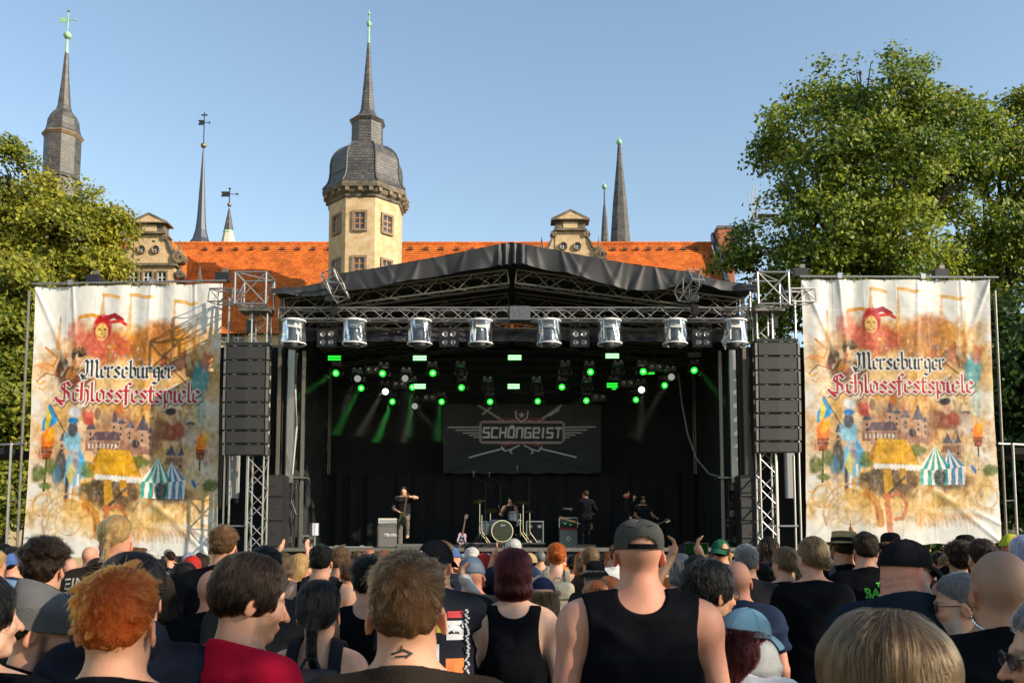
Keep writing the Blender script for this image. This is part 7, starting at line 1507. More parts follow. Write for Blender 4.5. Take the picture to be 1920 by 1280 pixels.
def person(label, loc, H, cat='person', yaw=0.0, head=(0, 0, 0), tone='fair', res='mid', hair=None, hairc='brown', hat=None, hatc=None, hatyaw=0.0, top='tee', topc=('black', (.012, .012, .013)), bottoms=('dark', (.02, .022, .03)), glasses=None, beard=None, stub=None, stubc=(.16, .115, .09), strands=None, sr=None, eyes=False, group='audience', pack=None, female=False, sw=1.0, girth=1.0, belly=0.0, arms=None, legs=None, fingers=False, handdir=None, curl=.35, kneck=1.0, nose=1.0, hs=None, shoe=(.02, .02, .02), brow=(.06, .035, .02)):
    if hs is None: hs = .94 if res in ('far', 'stage') else round(.95 * (1.75 / H) ** .7, 3)
    root = empty('person', loc, yaw); s = H / (1.545 + .205 * hs); root.scale = (s, s, s); tag(root, label, cat, group)
    if strands is None: strands = {'near': 4000, 'mid': 1800, 'far': 800, 'stage': 0}[res] if hair else 0
    if sr is None: sr = {'near': .0005, 'mid': .0008, 'far': .0013, 'stage': .001}[res]
    kb = dict(head=head, female=female, sw=sw, girth=girth, belly=belly, arms=arms, legs=legs, fingers=fingers, handdir=handdir, curl=curl, res=res, kneck=kneck, nose=nose, hs=hs); b = Body(**kb)
    k = key_of('body', dict(kb, tone=tone, stub=stub, stubc=stubc, beard=beard, shoe=shoe, brow=brow))
    if k not in MCACHE: MCACHE[k] = body_mesh(b, tone, stub, stubc, beard, shoe=shoe, brow=brow)
    add('body', MCACHE[k], M_skinv, root)
    hres = {'near': .0088, 'mid': .013, 'far': .022, 'stage': .013}[res]
    if top:
        k = key_of('top' + top, kb)
        if k not in MCACHE: MCACHE[k] = solid(b, top_field(b, top), 'top', hres, (.78, 1.62 if not arms else max(1.62, max(q[2] for a in arms.values() for q in a) + .1)), hz=hres)
        add({'tee': 'shirt', 'tank': 'tank_top', 'strap': 'strap_top', 'hoodie': 'hooded_jacket', 'shirt': 'shirt', 'jacket': 'jacket'}[top], MCACHE[k], cloth(*topc), root)
    k = key_of('bot', dict(kb, head=0, arms=0, handdir=0))
    if k not in MCACHE: MCACHE[k] = solid(b, trousers_field(b), 'trousers', .02 if res != 'stage' else .013, (.06, 1.02), hz=.03 if res != 'stage' else .016)
    add('trousers', MCACHE[k], cloth(*bottoms), root)
    xf = lambda Q: b.hw(Q); hr = {'near': .006, 'mid': .009, 'far': .012, 'stage': .011}[res]
    if hair:
        f = hair_field(b, hair); k = key_of('hair', dict(hair, head=head, res=res, hat=bool(hat), hs=hs))
        def ff(q):
            d = f(q)
            if hat: d = np.maximum(d, q[:, 2] - .118)
            return d
        if k not in MCACHE:
            lo = -.10 if hair['kind'] not in ('long', 'pony') else -hair.get('len', .28) - .08; V, F = nets(ff, axis((-.135, .135, hr)), axis((-.21, .14, hr)), axis((lo, .26, hr)), stride=3, band=1.5); MCACHE[k] = (mesh_np('hair', xf(V), F), V, F)
        me, V, F = MCACHE[k]; hob = add('hair', me, hairmat(hairc, HAIRC[hairc]), root)
        if strands:
            ks = key_of('strands', dict(hair, head=head, res=res, hat=bool(hat), n=strands, hs=hs))
            if ks not in MCACHE or res != 'far': seedc[0] += 1; S = make_strands(ff, V, F, hair, strands, seedc[0]); so = strands_obj('hair_strands', S, strandmat(hairc, HAIRC[hairc]), sr, hob, xf); MCACHE[ks] = so.data
            else: add('hair_strands', MCACHE[ks], strandmat(hairc, HAIRC[hairc]), hob)
    if hat: put_hat(hat, hatc, xf, root, hatyaw)
    if glasses: put_glasses(xf, root, M_blkframe, {'dark': M_darklens, 'clear': M_clearlens}[glasses])
    if eyes: put_eyes(xf, root)
    if pack: put_pack(b, root, pack, hres)
    root['_b'] = 0; del root['_b']
    return root, b
def put_pack(b, root, pack, h):
    f0 = lambda P: smin(s_box(P, (0, -.215, 1.20), (.145, .085, .215), .06), s_box(P, (0, -.285, 1.10), (.115, .045, .10), .04), .02) + .004 * np.sin(P[:, 2] * 60) * np.sin(P[:, 0] * 45)
    V, F = nets(f0, axis((-.2, .2, h)), axis((-.36, -.1, h)), axis((.95, 1.46, h))); o = add('backpack', mesh_np('backpack', V, F), cloth(*pack), root)
    for s in (-1, 1):
        fs = lambda P: np.maximum(np.maximum(b.torso(P) - .026, -(b.torso(P) - .011)), np.maximum(np.abs(P[:, 0] - s * .105 * b.sw) - .027, 1.10 - P[:, 2])); V, F = nets(fs, axis((-.2, .2, h * .8)), axis((-.2, .2, h * .8)), axis((1.08, 1.56, h * .8))); add('strap', mesh_np('strap', V, F), cloth(*pack), o)
    MB().tube((-.10, -.302, 1.27), (.10, -.302, 1.27), .004, 5).build('zip', M_blkframe, o); MB().tube((-.085, -.332, 1.15), (.085, -.332, 1.15), .004, 5).build('zip', M_blkframe, o)
    MB().path([(-.04, -.17, 1.41), (-.02, -.16, 1.45), (.02, -.16, 1.45), (.04, -.17, 1.41)], .008, 6).build('grab_loop', cloth(*pack), o)

def put_print(b, root, kind, text, size, x, z, mat, rot=0.0, name='lettering', shear=0.0, bold=.0, M=None):
    """flat print laid on the back of the garment: letters or ready (V, F) follow the cloth"""
    f = top_field(b, kind) if kind else b.skin
    if isinstance(text, str): me = text_mesh(text, size, shear, bold)
    else: me = mesh_np(name, text[0], text[1], False) if not isinstance(text[1], list) else None
    if me is None: me = bpy.data.meshes.new(name); me.from_pydata([tuple(v) for v in text[0]], [], text[1]); me.update()
    n = len(me.vertices); V = np.zeros(n * 3, np.float32); me.vertices.foreach_get('co', V); V = V.reshape(-1, 3); c, s_ = math.cos(rot), math.sin(rot); X = V[:, 0] * c - V[:, 1] * s_ + x; Z = V[:, 0] * s_ + V[:, 1] * c + z
    y = np.full(n, -.42, np.float32); P = np.stack([X, y, Z], 1).astype(f32)
    for i in range(26): P[:, 1] += np.clip(f(P), -.01, .05) * .85
    P[:, 1] -= .0025; me.vertices.foreach_set('co', P.ravel()); me.update(); me.polygons.foreach_set('use_smooth', np.zeros(len(me.polygons), bool)); return add(name, me, mat, root)
def disc(r0, r1, n=28):
    V = []; F = []
    for i in range(n): a = 2 * math.pi * i / n; V += [(r0 * math.cos(a), r0 * math.sin(a), 0), (r1 * math.cos(a), r1 * math.sin(a), 0)]
    for i in range(n): j = (i + 1) % n; F.append((2 * i, 2 * i + 1, 2 * j + 1, 2 * j))
    return np.array(V), F
def patch(w, h, n=4):
    V = [((i / n - .5) * w, (j / n - .5) * h, 0) for i in range(n + 1) for j in range(n + 1)]; F = [(i * (n + 1) + j, (i + 1) * (n + 1) + j, (i + 1) * (n + 1) + j + 1, i * (n + 1) + j + 1) for i in range(n) for j in range(n)]; return np.array(V), F
# ------------------------------------------------------------------ the people
BLK = ('black', (.0045, .005, .0065)); CHAR = ('charcoal', (.022, .021, .022)); NAVY = ('navy', (.014, .022, .045)); BRNB = ('brown_black', (.022, .017, .013)); WHT = ('white', (.55, .54, .52)); GREY = ('grey', (.14, .14, .145)); OLV = ('olive', (.07, .07, .045)); JEAN = ('denim', (.04, .06, .11))
M_capblk = cloth('cap_black', (.009, .009, .010)); M_capolive = cloth('cap_olive', (.050, .050, .044), .9, .25); M_straw = pmat('straw', (.42, .30, .13), .8, var=.35, vscale=60, bump=.8, bscale=90, stretch=(1, 1, 6)); M_capblue = cloth('cap_pale_blue', (.22, .36, .42)); M_tweed = cloth('tweed', (.12, .15, .19), .9, .4); M_forage = cloth('forage_grey', (.10, .098, .095), .9, .2); M_capgreen = cloth('cap_green', (.015, .075, .04)); M_capyg = cloth('cap_yellow_green', (.30, .33, .03)); M_band = cloth('bandana_dark', (.015, .02, .05))
def P_(label, px, ty, Y, hat=None, dz=0.0, **kw):
    p = at(px, ty, Y); H = (p.z - (HATH[hat] if hat else 0) + dz)
    if hat: kw['hat'] = hat
    return person(label, (p.x, Y, 0), H, **kw)
SH = {'kind': 'short', 'thick': .010, 'top': .010, 'noise': .003, 'slen': .026, 'lift': .18, 'fade': .07}
UP = dict(SH, kind='up', slen=.032, lift=.22, top=.014)
CU = {'kind': 'curly', 'thick': .022, 'top': .020, 'noise': .010, 'freq': 42, 'slen': .035, 'lift': .5, 'jit': .8, 'clump': 1.4, 'sides': .8, 'fade': .05}
SD = {'kind': 'side', 'thick': .012, 'top': .010, 'noise': .002, 'slen': .08, 'lift': .06, 'follow': True, 'jit': .10, 'clump': .3, 'pts': 6}
LG = {'kind': 'long', 'noise': .0022, 'slen': .14, 'lift': .04, 'follow': True, 'pts': 7, 'jit': .07, 'clump': .22}
BO = {'kind': 'bob', 'noise': .0018, 'slen': .10, 'lift': .04, 'follow': True, 'pts': 7, 'jit': .07, 'clump': .2}
PO = {'kind': 'pony', 'noise': .002, 'slen': .06, 'lift': .03, 'follow': True, 'pts': 6, 'jit': .06, 'clump': .2}
BU = {'kind': 'bun', 'noise': .003, 'slen': .05, 'lift': .05, 'follow': True, 'pts': 6, 'jit': .12, 'clump': .4}
NAMED = []
def N_(label, px, ty, Y, **kw):
    NAMED.append((px, Y)); return P_(label, px, ty, Y, **kw)
# nearest row
N_('person with short curly ginger hair seen from behind, large at the lower left', 228, 1075, 2.12, hs=1.0, tone='fair', res='near', hair=dict(SH, slen=.034, jit=.3, clump=1.1, lift=.14, top=.008, thick=.008, per=45, lock=.85, curl=.012), hairc='ginger', strands=9000, sr=.0006, topc=BLK)
N_('person with light brown hair, only the crown showing at the bottom right', 1650, 1168, 1.36, hs=1.0, tone='fair', res='near', female=True, hair=dict(LG, noise=.001, clump=.08, slen=.16), hairc='ltbrown', strands=9000, sr=.0003, topc=BLK)
rC, bC = N_('person with brown crop haircut and bare neck in the middle of the front row', 765, 1050, 2.07, hs=.98, tone='fair', res='near', hair=dict(UP, clump=.8, per=40, lock=.75, curl=.004, slen=.026, lift=.10, thick=.008), hairc='brown', strands=9000, sr=.0006, topc=BRNB, glasses='dark')
N_('person in dark sunglasses looking left, cut by the right picture edge', 1985, 1128, 1.9, tone='fair', res='near', head=(R(78), R(-6), 0), hair=SH, hairc='grey', glasses='dark', eyes=False, topc=BLK)
N_('person with black slicked hair, shaved sides and ear rings at the left picture edge', -34, 1082, 2.5, tone='pale', res='near', head=(R(-38), 0, 0), female=True, hair=dict(SD, line=.055), hairc='black', strands=4000, stub=.5, stubc=(.2, .15, .12), topc=BLK)
N_('person in grey forage cap, black glasses and full beard looking right', 76, 1106, 2.85, hat='forage', hatc=[M_forage, M_forage], tone='fair', res='near', yaw=R(-45), head=(R(-33), R(-10), 0), hatyaw=0.0, hair=dict(SH), hairc='dkbrown', glasses='clear', eyes=True, beard=(1.0, (.06, .035, .02)), topc=BLK, girth=1.15)
N_('person with thinning black hair in a black hooded jacket behind the ginger head', 254, 1047, 2.75, tone='fair', res='near', hair=dict(SD, slen=.10), hairc='black', strands=5000, top='hoodie', topc=('hood_black', (.012, .015, .024)), girth=1.1)
N_('person in red shirt with brown hair and stubble looking down to the right', 462, 1050, 2.75, hs=1.0, tone='fair', res='near', yaw=R(-42), head=(R(-22), R(-14), 0), hair=dict(SD, slen=.07), hairc='dkbrown', strands=7000, topc=('red', (.42, .008, .028)), eyes=True, beard=(.55, (.13, .08, .05)))
rBald, bBald = N_('bald person with neck chain and black shirt at the lower right', 1868, 1032, 2.8, hs=1.0, tone='tan', res='near', stub=.55, stubc=(.15, .11, .085), topc=BLK, sw=1.12, girth=1.15, kneck=1.12)
r, b = N_('broad person in olive patrol cap and black tank top in the centre right', 1196, 968, 3.4, hs=.96, hat='patrol', hatc=[M_capolive, cloth('strap_black', (.008, .008, .009))], tone='pink', res='near', stub=.25, stubc=(.25, .17, .13), top='tank', topc=BLK, sw=1.15, girth=1.15, kneck=.96)
N_('person with black tousled hair, glasses and white shirt looking right', 1330, 1058, 3.6, hs=.97, tone='warm', res='near', yaw=R(-30), head=(R(-36), R(-4), 0), hair=dict(SD, slen=.05, lift=.2, jit=.25, clump=.8), hairc='black', strands=6000, topc=('off_white', (.46, .45, .42)), glasses='clear', eyes=True)
r, b = N_('person in pale blue cap with long plum brown hair', 1396, 1138, 3.5, hat='cap', hatc=[M_capblue], female=True, tone='fair', res='near', head=(R(-52), R(-8), 0), yaw=R(-15), hair=dict(LG, len=.26), hairc='burgundy', strands=4000, topc=('white_stripe', (.50, .52, .56)))
r28, b28 = N_('heavy person in black cap and glasses with grey beard looking right', 1697, 1010, 3.75, hat='cap', hatc=[M_capblk], tone='pink', res='near', head=(R(-62), R(-6), 0), yaw=R(-10), sw=1.2, girth=1.4, belly=.5, kneck=1.25, glasses='clear', eyes=True, beard=(.85, (.30, .28, .26)), topc=('ink', (.012, .018, .026)))
N_('person in black sunglasses with grey hair looking left beside the bald head', 1797, 1082, 3.6, tone='fair', res='near', yaw=R(40), head=(R(36), R(-4), 0), hair=dict(SH), hairc='grey', strands=2500, glasses='dark', beard=(.6, (.35, .33, .3)), topc=BLK)
N_('person with black ponytail, black top and black backpack left of the middle', 600, 1097, 3.7, hs=1.0, female=True, tone='fair', res='near', hair=PO, hairc='black', strands=5000, top='strap', topc=BLK, pack=('pack_black', (.015, .016, .02)))
N_('person with bushy black curly hair at the left', 88, 1022, 4.4, tone='fair', res='near', hair=CU, hairc='dkbrown', strands=6000, topc=CHAR)
N_('person with receding dark hair and dark shirt behind the red shirt', 500, 1030, 4.5, tone='fair', res='mid', hair=dict(SH, line=.02), hairc='black', strands=3000, topc=CHAR, sw=1.1, girth=1.15)
# black cap with patched vest
A16 = {1: [(.19, -.01, 1.405), (.36, .10, 1.22), (.16, .19, 1.50)]}
r16, b16 = N_('person in black cap with hammer emblem and denim vest full of patches', 818, 1010, 4.5, hat='cap', hatc=[M_capblk], tone='fair', res='near', head=(R(-20), 0, 0), arms=A16, fingers=True, curl=.6, hair=SH, hairc='grey', top='tee', topc=('vest_black', (.016, .018, .024)), girth=1.1, beard=(.9, (.5, .48, .45)))
N_('person with burgundy bob hair and black tank top', 963, 1035, 4.5, female=True, tone='pale', res='near', hair=BO, hairc='burgundy', strands=6000, top='tank', topc=BLK)
r5, b5 = N_('tall person with blond ponytail, shaved sides and lettered black shirt', 222, 975, 5.0, tone='pink', res='near', hair=dict(PO, line=.07, tail=[(0, -.105, .15), (0, -.13, .10), (-.005, -.125, .0), (-.012, -.12, -.06)], tr=.016), hairc='blond', strands=4500, stub=.3, stubc=(.38, .24, .16), topc=BRNB, sw=1.1, girth=1.1)
N_('person with dark bun hair and black shirt standing full length at the right', 1520, 1010, 5.6, female=True, tone='fair', res='near', head=(R(18), 0, 0), hair=dict(BU, bunp=(.025, -.120, .055), thick=.008, top=.006, noise=.002), hairc='dkblond', strands=5000, topc=BLK, fingers=True)
N_('shaven headed person in black shirt beside the red shirt', 402, 1068, 4.9, tone='pink', res='mid', stub=.3, stubc=(.22, .16, .13), topc=BLK, head=(R(-18), R(-10), 0))
N_('tall person with neat brown hair and black shirt, left of the stage tower', 421, 992, 6.0, tone='fair', res='mid', hair=UP, hairc='brown', strands=4000, topc=BLK, sw=1.05)
N_('person with spiky black hair and black tank top half hidden by the brown crop', 692, 1055, 5.2, tone='fair', res='mid', hair=dict(CU, noise=.006, thick=.016, slen=.05), hairc='black', strands=3000, top='tank', topc=BLK)
N_('person in dark skull print bandana with long ash blond hair', 1017, 1080, 5.3, hat='bandana', hatc=[M_band], female=True, tone='fair', res='mid', hair=dict(LG, len=.34), hairc='dkblond', strands=4000, topc=BLK)
N_('person with medium brown hair behind the bald head at the right', 1838, 1015, 6.2, tone='fair', res='mid', hair=SH, hairc='dkbrown', strands=2500, topc=BLK)
A40 = {1: [(.185, .02, 1.42), (.27, .22, 1.50), (.10, .33, 1.74)], -1: [(-.185, .02, 1.42), (-.27, .22, 1.50), (-.10, .33, 1.74)]}
r40, b40 = N_('person with black hair holding up a phone with both hands', 1306, 1046, 5.6, tone='tan', res='mid', arms=A40, fingers=True, curl=.5, handdir={1: (-.35, .1, 1), -1: (.35, .1, 1)}, hair=SH, hairc='black', strands=2500, topc=WHT)
# phone in the raised hands
ph = at(1306, 1027, 6.0); ph = empty('smartphone', (ph.x, 6.0, wz(1028, 6.0))); tag(ph, 'black smartphone held up sideways showing the stage', 'phone'); MB().box((0, 0, 0), (.155, .01, .075)).build('case', M_blkpaint, ph); MB().box((0, -.007, 0), (.142, .003, .066)).build('screen', emat('phone_screen', (.01, .06, .015), .15), ph)
N_('person with cropped grey hair in black shirt, right of the raised phone', 1397, 1025, 6.6, tone='fair', res='mid', hair=SH, hairc='grey', strands=2500, topc=CHAR, girth=1.1)
N_('bald person with navy shirt beside the raised phone', 1383, 1052, 5.3, tone='pink', res='mid', stub=.2, topc=NAVY, head=(R(-20), 0, 0))
r27, b27 = N_('person with dark grey hair and green lettered black shirt behind the straw hat', 1620, 1003, 6.7, tone='fair', res='mid', hair=UP, hairc='dkbrown', strands=2500, topc=BLK)
N_('person in grey flat cap and dark shirt right of the patched vest', 885, 1045, 6.0, hat='flatcap', hatc=[M_tweed], tone='pink', res='mid', topc=CHAR, stub=.2)
N_('person with dark short hair and sleeveless black top in front of the left speakers', 603, 1025, 6.8, tone='fair', res='mid', hair=SH, hairc='black', strands=2500, top='tank', topc=BLK, pack=('pack_dark', (.02, .02, .024)))
N_('person with big dark curls and bare shoulders, right edge of the crowd', 1796, 1023, 7.2, female=True, tone='tan', res='mid', hair=CU, hairc='dkbrown', strands=3000, top='strap', topc=BLK)
r, b = N_('person in straw boater hat with grey backpack', 1578, 996, 6.9, hat='boater', hatc=[M_straw, M_capblk], tone='tan', res='mid', hair=SH, hairc='dkbrown', topc=BLK, pack=('pack_grey', (.075, .07, .085)), hatyaw=.2, head=(0, R(-4), R(5)))
r46, b46 = N_('person with blond ponytail and black shirt with red lettering', 1468, 1030, 7.2, female=True, tone='fair', res='mid', head=(R(30), 0, 0), hair=PO, hairc='dkblond', strands=2500, topc=BLK, glasses='dark')
N_('person with ginger hair, child height, in front of the round logo shirt', 1116, 1093, 6.4, female=True, tone='fair', res='mid', hair=LG, hairc='auburn', strands=2500, topc=BLK)
rH, bH = N_('child with white ear defenders and brown hair', 1142, 1084, 7.0, tone='fair', res='mid', female=True, hair=dict(LG, len=.1), hairc='auburn', strands=2000, topc=NAVY)
f = MB().path([tuple(bH.hw((.092 * math.sin(a), -.02, .112 + .105 * math.cos(a)))) for a in np.linspace(-1.5, 1.5, 15)], .012, 6).build('ear_defender_band', pmat('pale_plastic', (.6, .68, .7), .4), rH, 60)
for q in (-1, 1): MB().lathe([(.01, -.018), (.032, -.015), (.034, .01), (.02, .018)], 12, tuple(bH.hw((q * .098, -.02, .065))), 0, Matrix.Rotation(R(90), 3, 'Y')).build('ear_cup', MATS['pale_plastic'], f, 50)
N_('person with grey hair in a dark flowered dress', 1274, 1042, 7.2, female=True, tone='fair', res='mid', hair=BO, hairc='grey', strands=2000, topc=('flower_dark', (.03, .025, .035)))
N_('person with pale lilac hair at the right picture edge', 1920, 1008, 6.3, female=True, tone='fair', res='mid', hair=LG, hairc='lilac', strands=2500, topc=BLK)
r42, b42 = N_('person with ginger curls and a khaki backpack near the bass rig', 1043, 1022, 8.6, female=True, tone='pale', res='mid', hair=dict(BU, noise=.006), hairc='ginger', strands=2000, top='strap', topc=('lilac_top', (.3, .22, .3)), pack=('pack_khaki', (.30, .27, .20)), girth=1.1)
r43, b43 = N_('person with cropped blond hair and a round yellow sun logo on a black shirt', 1107, 1029, 8.6, tone='fair', res='mid', hair=SH, hairc='dkblond', strands=1500, topc=BRNB, girth=1.15, sw=1.1)
N_('person in green cap near the raised phone', 1350, 1010, 9.0, hat='cap', hatc=[M_capgreen], tone='tan', res='mid', hatyaw=math.pi - .5, topc=NAVY, hair=SH, hairc='dkbrown')
N_('person in black bucket hat before the right banner', 1668, 996, 8.4, hat='bucket', hatc=[M_capblk], tone='fair', res='mid', hair=BO, hairc='auburn', topc=BLK, female=True)
N_('person in wide black hat before the right banner', 1808, 1000, 8.4, hat='widehat', hatc=[M_capblk, M_tweed], tone='fair', res='mid', hair=LG, hairc='dkbrown', topc=BLK, female=True)
N_('person in yellow green cap at the far right', 1893, 1000, 9.2, hat='cap', hatc=[M_capyg], hatyaw=-1.2, tone='tan', res='mid', topc=BLK)
N_('person with black ponytail and sunglasses looking right, before the left subwoofers', 346, 1058, 8.2, female=True, tone='fair', res='mid', head=(R(-70), R(-12), 0), hair=PO, hairc='black', topc=BRNB, glasses='dark')
N_('person with bright red hair near the left banner foot', 362, 1045, 10.0, female=True, tone='fair', res='mid', hair=dict(LG, noise=.006), hairc='red', topc=BLK)
N_('person with long brown hair near the left banner foot', 379, 1041, 11.0, female=True, tone='fair', res='mid', hair=LG, hairc='dkbrown', topc=BLK)
N_('person with white cropped hair and one hand raised below the bass drum', 963, 1013, 9.6, tone='pink', res='mid', arms={-1: [(-.185, .02, 1.41), (-.30, .10, 1.30), (-.20, .10, 1.56)]}, fingers=True, curl=.15, hair=SH, hairc='white', topc=NAVY)
N_('person with a bright red headscarf below the drum kit', 908, 1040, 9.8, female=True, tone='fair', res='mid', hair=dict(BO), hairc='red', topc=BLK)
N_('person with long brown hair and bare back, left half of the crowd', 706, 1040, 8.8, female=True, tone='warm', res='mid', hair=LG, hairc='ltbrown', top='strap', topc=BLK)
N_('person with wavy brown hair and one bare shoulder in the sunlight', 640, 1030, 8.6, tone='warm', res='mid', head=(R(-40), 0, 0), hair=dict(CU, noise=.004, thick=.012), hairc='ltbrown', top='tank', topc=BRNB)
N_('person with long golden hair and black top left of the middle', 563, 1041, 9.4, female=True, tone='warm', res='mid', head=(R(-40), R(-10), 0), hair=LG, hairc='blond', top='strap', topc=BLK)
N_('person with brown bob and white top left of the middle', 532, 1039, 9.0, female=True, tone='warm', res='mid', hair=BO, hairc='ltbrown', top='strap', topc=WHT)
N_('person in red cap behind the golden hair', 549, 1043, 11.5, hat='cap', hatc=[cloth('cap_red', (.45, .015, .02))], tone='fair', res='mid', topc=CHAR)
N_('person with matted dreadlocks near the right tower', 1440, 1011, 8.6, tone='tan', res='mid', hair=dict(LG, noise=.008, len=.36), hairc='dkbrown', top='tank', topc=CHAR)
N_('person with cropped ginger hair below the guitar amplifier', 720, 1035, 10.5, tone='fair', res='mid', hair=UP, hairc='auburn', topc=WHT)
N_('person in dark brown leather hat below the guitarist', 692, 1028, 11.5, hat='widehat', hatc=[pmat('brown_leather', (.22, .075, .03), .5), M_capblk], tone='tan', res='mid', hair=LG, hairc='dkbrown', topc=BRNB)
# prints on clothing
M_inkw = pmat('ink_white', (.62, .62, .62), .7); M_inkg = pmat('ink_green', (.10, .62, .06), .7); M_inkr = pmat('ink_red', (.45, .03, .04), .7); M_inky = pmat('ink_yellow', (.55, .42, .05), .7); M_inko = pmat('ink_orange', (.6, .16, .03), .7); M_inkb = pmat('ink_blue', (.25, .38, .55), .7); M_inkk = pmat('ink_black', (.01, .01, .01), .7)
put_print(b5, r5, 'tee', 'EINFA', .075, -.105, 1.425, M_inkw, rot=R(6)); put_print(b5, r5, 'tee', 'DETT', .065, -.14, 1.365, M_inkb, rot=R(6))
for (t_, z_, sz) in (('THE', 1.40, .04), ('BACK,', 1.345, .085), ('READ', 1.26, .085), ('IT', 1.175, .08)): put_print(b27, r27, 'tee', t_, sz, .055, z_, M_inkg, bold=.003)
put_print(b46, r46, 'tee', 'ROCK', .07, .0, 1.37, M_inkr, rot=R(-4)); 
for k in range(4): put_print(b46, r46, 'tee', patch(.05 - .008 * k, .02), 0, .0, 1.31 - .045 * k, M_inkb, name='printed_line')
put_print(b43, r43, 'tee', disc(.075, .10), 0, 0, 1.28, M_inky, name='sun_ring'); put_print(b43, r43, 'tee', disc(.001, .074), 0, 0, 1.28, M_inkk, name='sun_disc')
for k in range(4): put_print(b43, r43, 'tee', patch(.10 - .02 * abs(k - 1.5), .014), 0, 0, 1.32 - .027 * k, M_inkw, name='printed_line')
for (x_, z_, w_, h_, m_) in ((.10, 1.40, .07, .03, M_inkr), (.10, 1.33, .075, .085, M_inkw), (.10, 1.17, .08, .07, M_inko), (.10, 1.105, .075, .035, M_inkb), (.10, 1.03, .05, .06, M_inkr), (0.0, 1.35, .09, .06, M_inky), (-.02, 1.22, .10, .10, M_inkw), (.02, 1.05, .05, .05, M_inky), (-.10, 1.32, .07, .08, M_inko)): put_print(b16, r16, 'tee', patch(w_, h_), 0, x_, z_, m_, name='sewn_patch')
put_print(b16, r16, 'tee', 'G', .085, .10, 1.33, M_inkk, bold=.006); put_print(b16, r16, 'tee', disc(.034, .05), 0, .045, 1.10, M_inky, name='round_patch'); put_print(b16, r16, 'tee', disc(.03, .045), 0, .10, .94, M_inkr, name='round_patch'); put_print(b16, r16, 'tee', 'IIK', .07, .0, .95, M_inkw, bold=.003); put_print(b16, r16, 'tee', 'KEEP', .022, .10, 1.107, M_inkw)
for (x_, z_, w_, h_, ro_) in ((-.012, 1.548, .030, .004, .3), (.010, 1.550, .026, .004, -.4), (.0, 1.540, .034, .0035, .1), (-.004, 1.556, .014, .0035, 1.2), (.012, 1.541, .012, .004, .9)): put_print(bC, rC, None, patch(w_, h_), 0, x_, z_, M_inkk, rot=ro_, name='neck_tattoo')
g_ = random.Random(3)
fr = MB()
for k in range(40): z_ = 1.42 - k * .009; fr.box((.155 + g_.uniform(-.008, .008), -.135 + .03 * (1.42 - z_) + g_.uniform(-.01, .01), z_), (.011, .006, .007), Matrix.Rotation(g_.uniform(-1, 1), 3, 'Y'))
o = fr.build('frayed_edge', M_inkw, r16); o['kind'] = 'stuff'
# hammer emblem on the cap
em = MB(); 
for s in (-1, 1): em.path([tuple(b16.hw((-.055 + s * t * .02, -.119 + .006 * abs(t) , .132 + t * .022))) for t in (-1, 0, 1)], .0028, 5); em.path([tuple(b16.hw((-.055 + s * .02 + u * .014, -.116, .152 + abs(u) * -.004))) for u in (-1, 0, 1)], .004, 5)
em.build('hammer_emblem', M_inkw, r16)
# neck chain of the bald person
rb, bb = rBald, bBald; cpts = [(.086 * math.sin(a), -.022 - .082 * math.cos(a), 1.532 + .035 * -math.cos(a)) for a in np.linspace(-2.2, 2.2, 61)]
ch = MB()
for i in range(60): ch.path([cpts[i], cpts[i + 1]], .0052 if i % 2 else .0032, 6)
o = ch.build('neck_chain', M_chrome, rb, 50)
# ------------------------------------------------------------------ filler crowd behind
UPR = {1: [(.185, .02, 1.43), (.30, .12, 1.66), (.22, .22, 1.92)]}; UPB = {s: [(s * .165, .02, 1.42), (s * .30, .12, 1.60), (s * .20, .24, 1.84)] for s in (-1, 1)}
VAR = [dict(hair=SH, top='tee'), dict(hair=UP, top='tee'), dict(hair=LG, top='strap', female=True), dict(hair=PO, top='tee', female=True), dict(hair=BO, top='tee', female=True), dict(hair=CU, top='tee'), dict(hair=None, stub=.3, top='tee', girth=1.12), dict(hair=SD, top='tank', girth=1.05), dict(hair=BU, top='strap', female=True), dict(hat='cap', hair=SH, top='tee'), dict(hat='bucket', hair=BO, top='tee', female=True), dict(hat='flatcap', hair=None, top='tee', girth=1.1), dict(hat='widehat', hair=LG, top='strap', female=True),
       dict(hair=SH, top='tee', arms=UPR), dict(hair=PO, top='strap', female=True, arms=UPB), dict(hair=UP, top='tank', head=(R(52), 0, 0)), dict(hair=LG, top='tee', female=True, head=(R(-55), R(-6), 0)), dict(hair=BO, top='strap', female=True, head=(R(65), R(-5), 0)), dict(hat='capback', hair=SH, top='tee', head=(R(-35), 0, 0), belly=.3, girth=1.2)]
DESC = ['short {h} hair', 'brushed up {h} hair', 'long {h} hair', '{h} ponytail', '{h} bob hair', '{h} curls', 'shaven head', 'chin length {h} hair', '{h} hair in a knot', '{c} cap', '{c} bucket hat', '{c} flat cap', '{c} wide hat', '{h} hair, one arm up', '{h} ponytail, arms up', '{h} crop turned left', 'long {h} hair turned right', '{h} bob turned left', '{c} reversed cap']
HN = {'ginger': 'ginger', 'brown': 'brown', 'dkbrown': 'dark brown', 'black': 'black', 'blond': 'blond', 'dkblond': 'dark blond', 'grey': 'grey', 'white': 'white', 'auburn': 'auburn', 'ltbrown': 'light brown', 'red': 'red'}
CL = [('black', (.0045, .005, .0065)), ('charcoal', (.022, .021, .022)), ('black', (.0045, .005, .0065)), ('brown', (.06, .04, .025)), ('white', (.55, .54, .52)), ('grey', (.14, .14, .145)), ('navy', (.014, .022, .045)), ('black', (.0045, .005, .0065)), ('olive', (.07, .07, .045)), ('black', (.0045, .005, .0065)), ('faded_blue', (.10, .16, .25)), ('orange', (.45, .13, .03))]
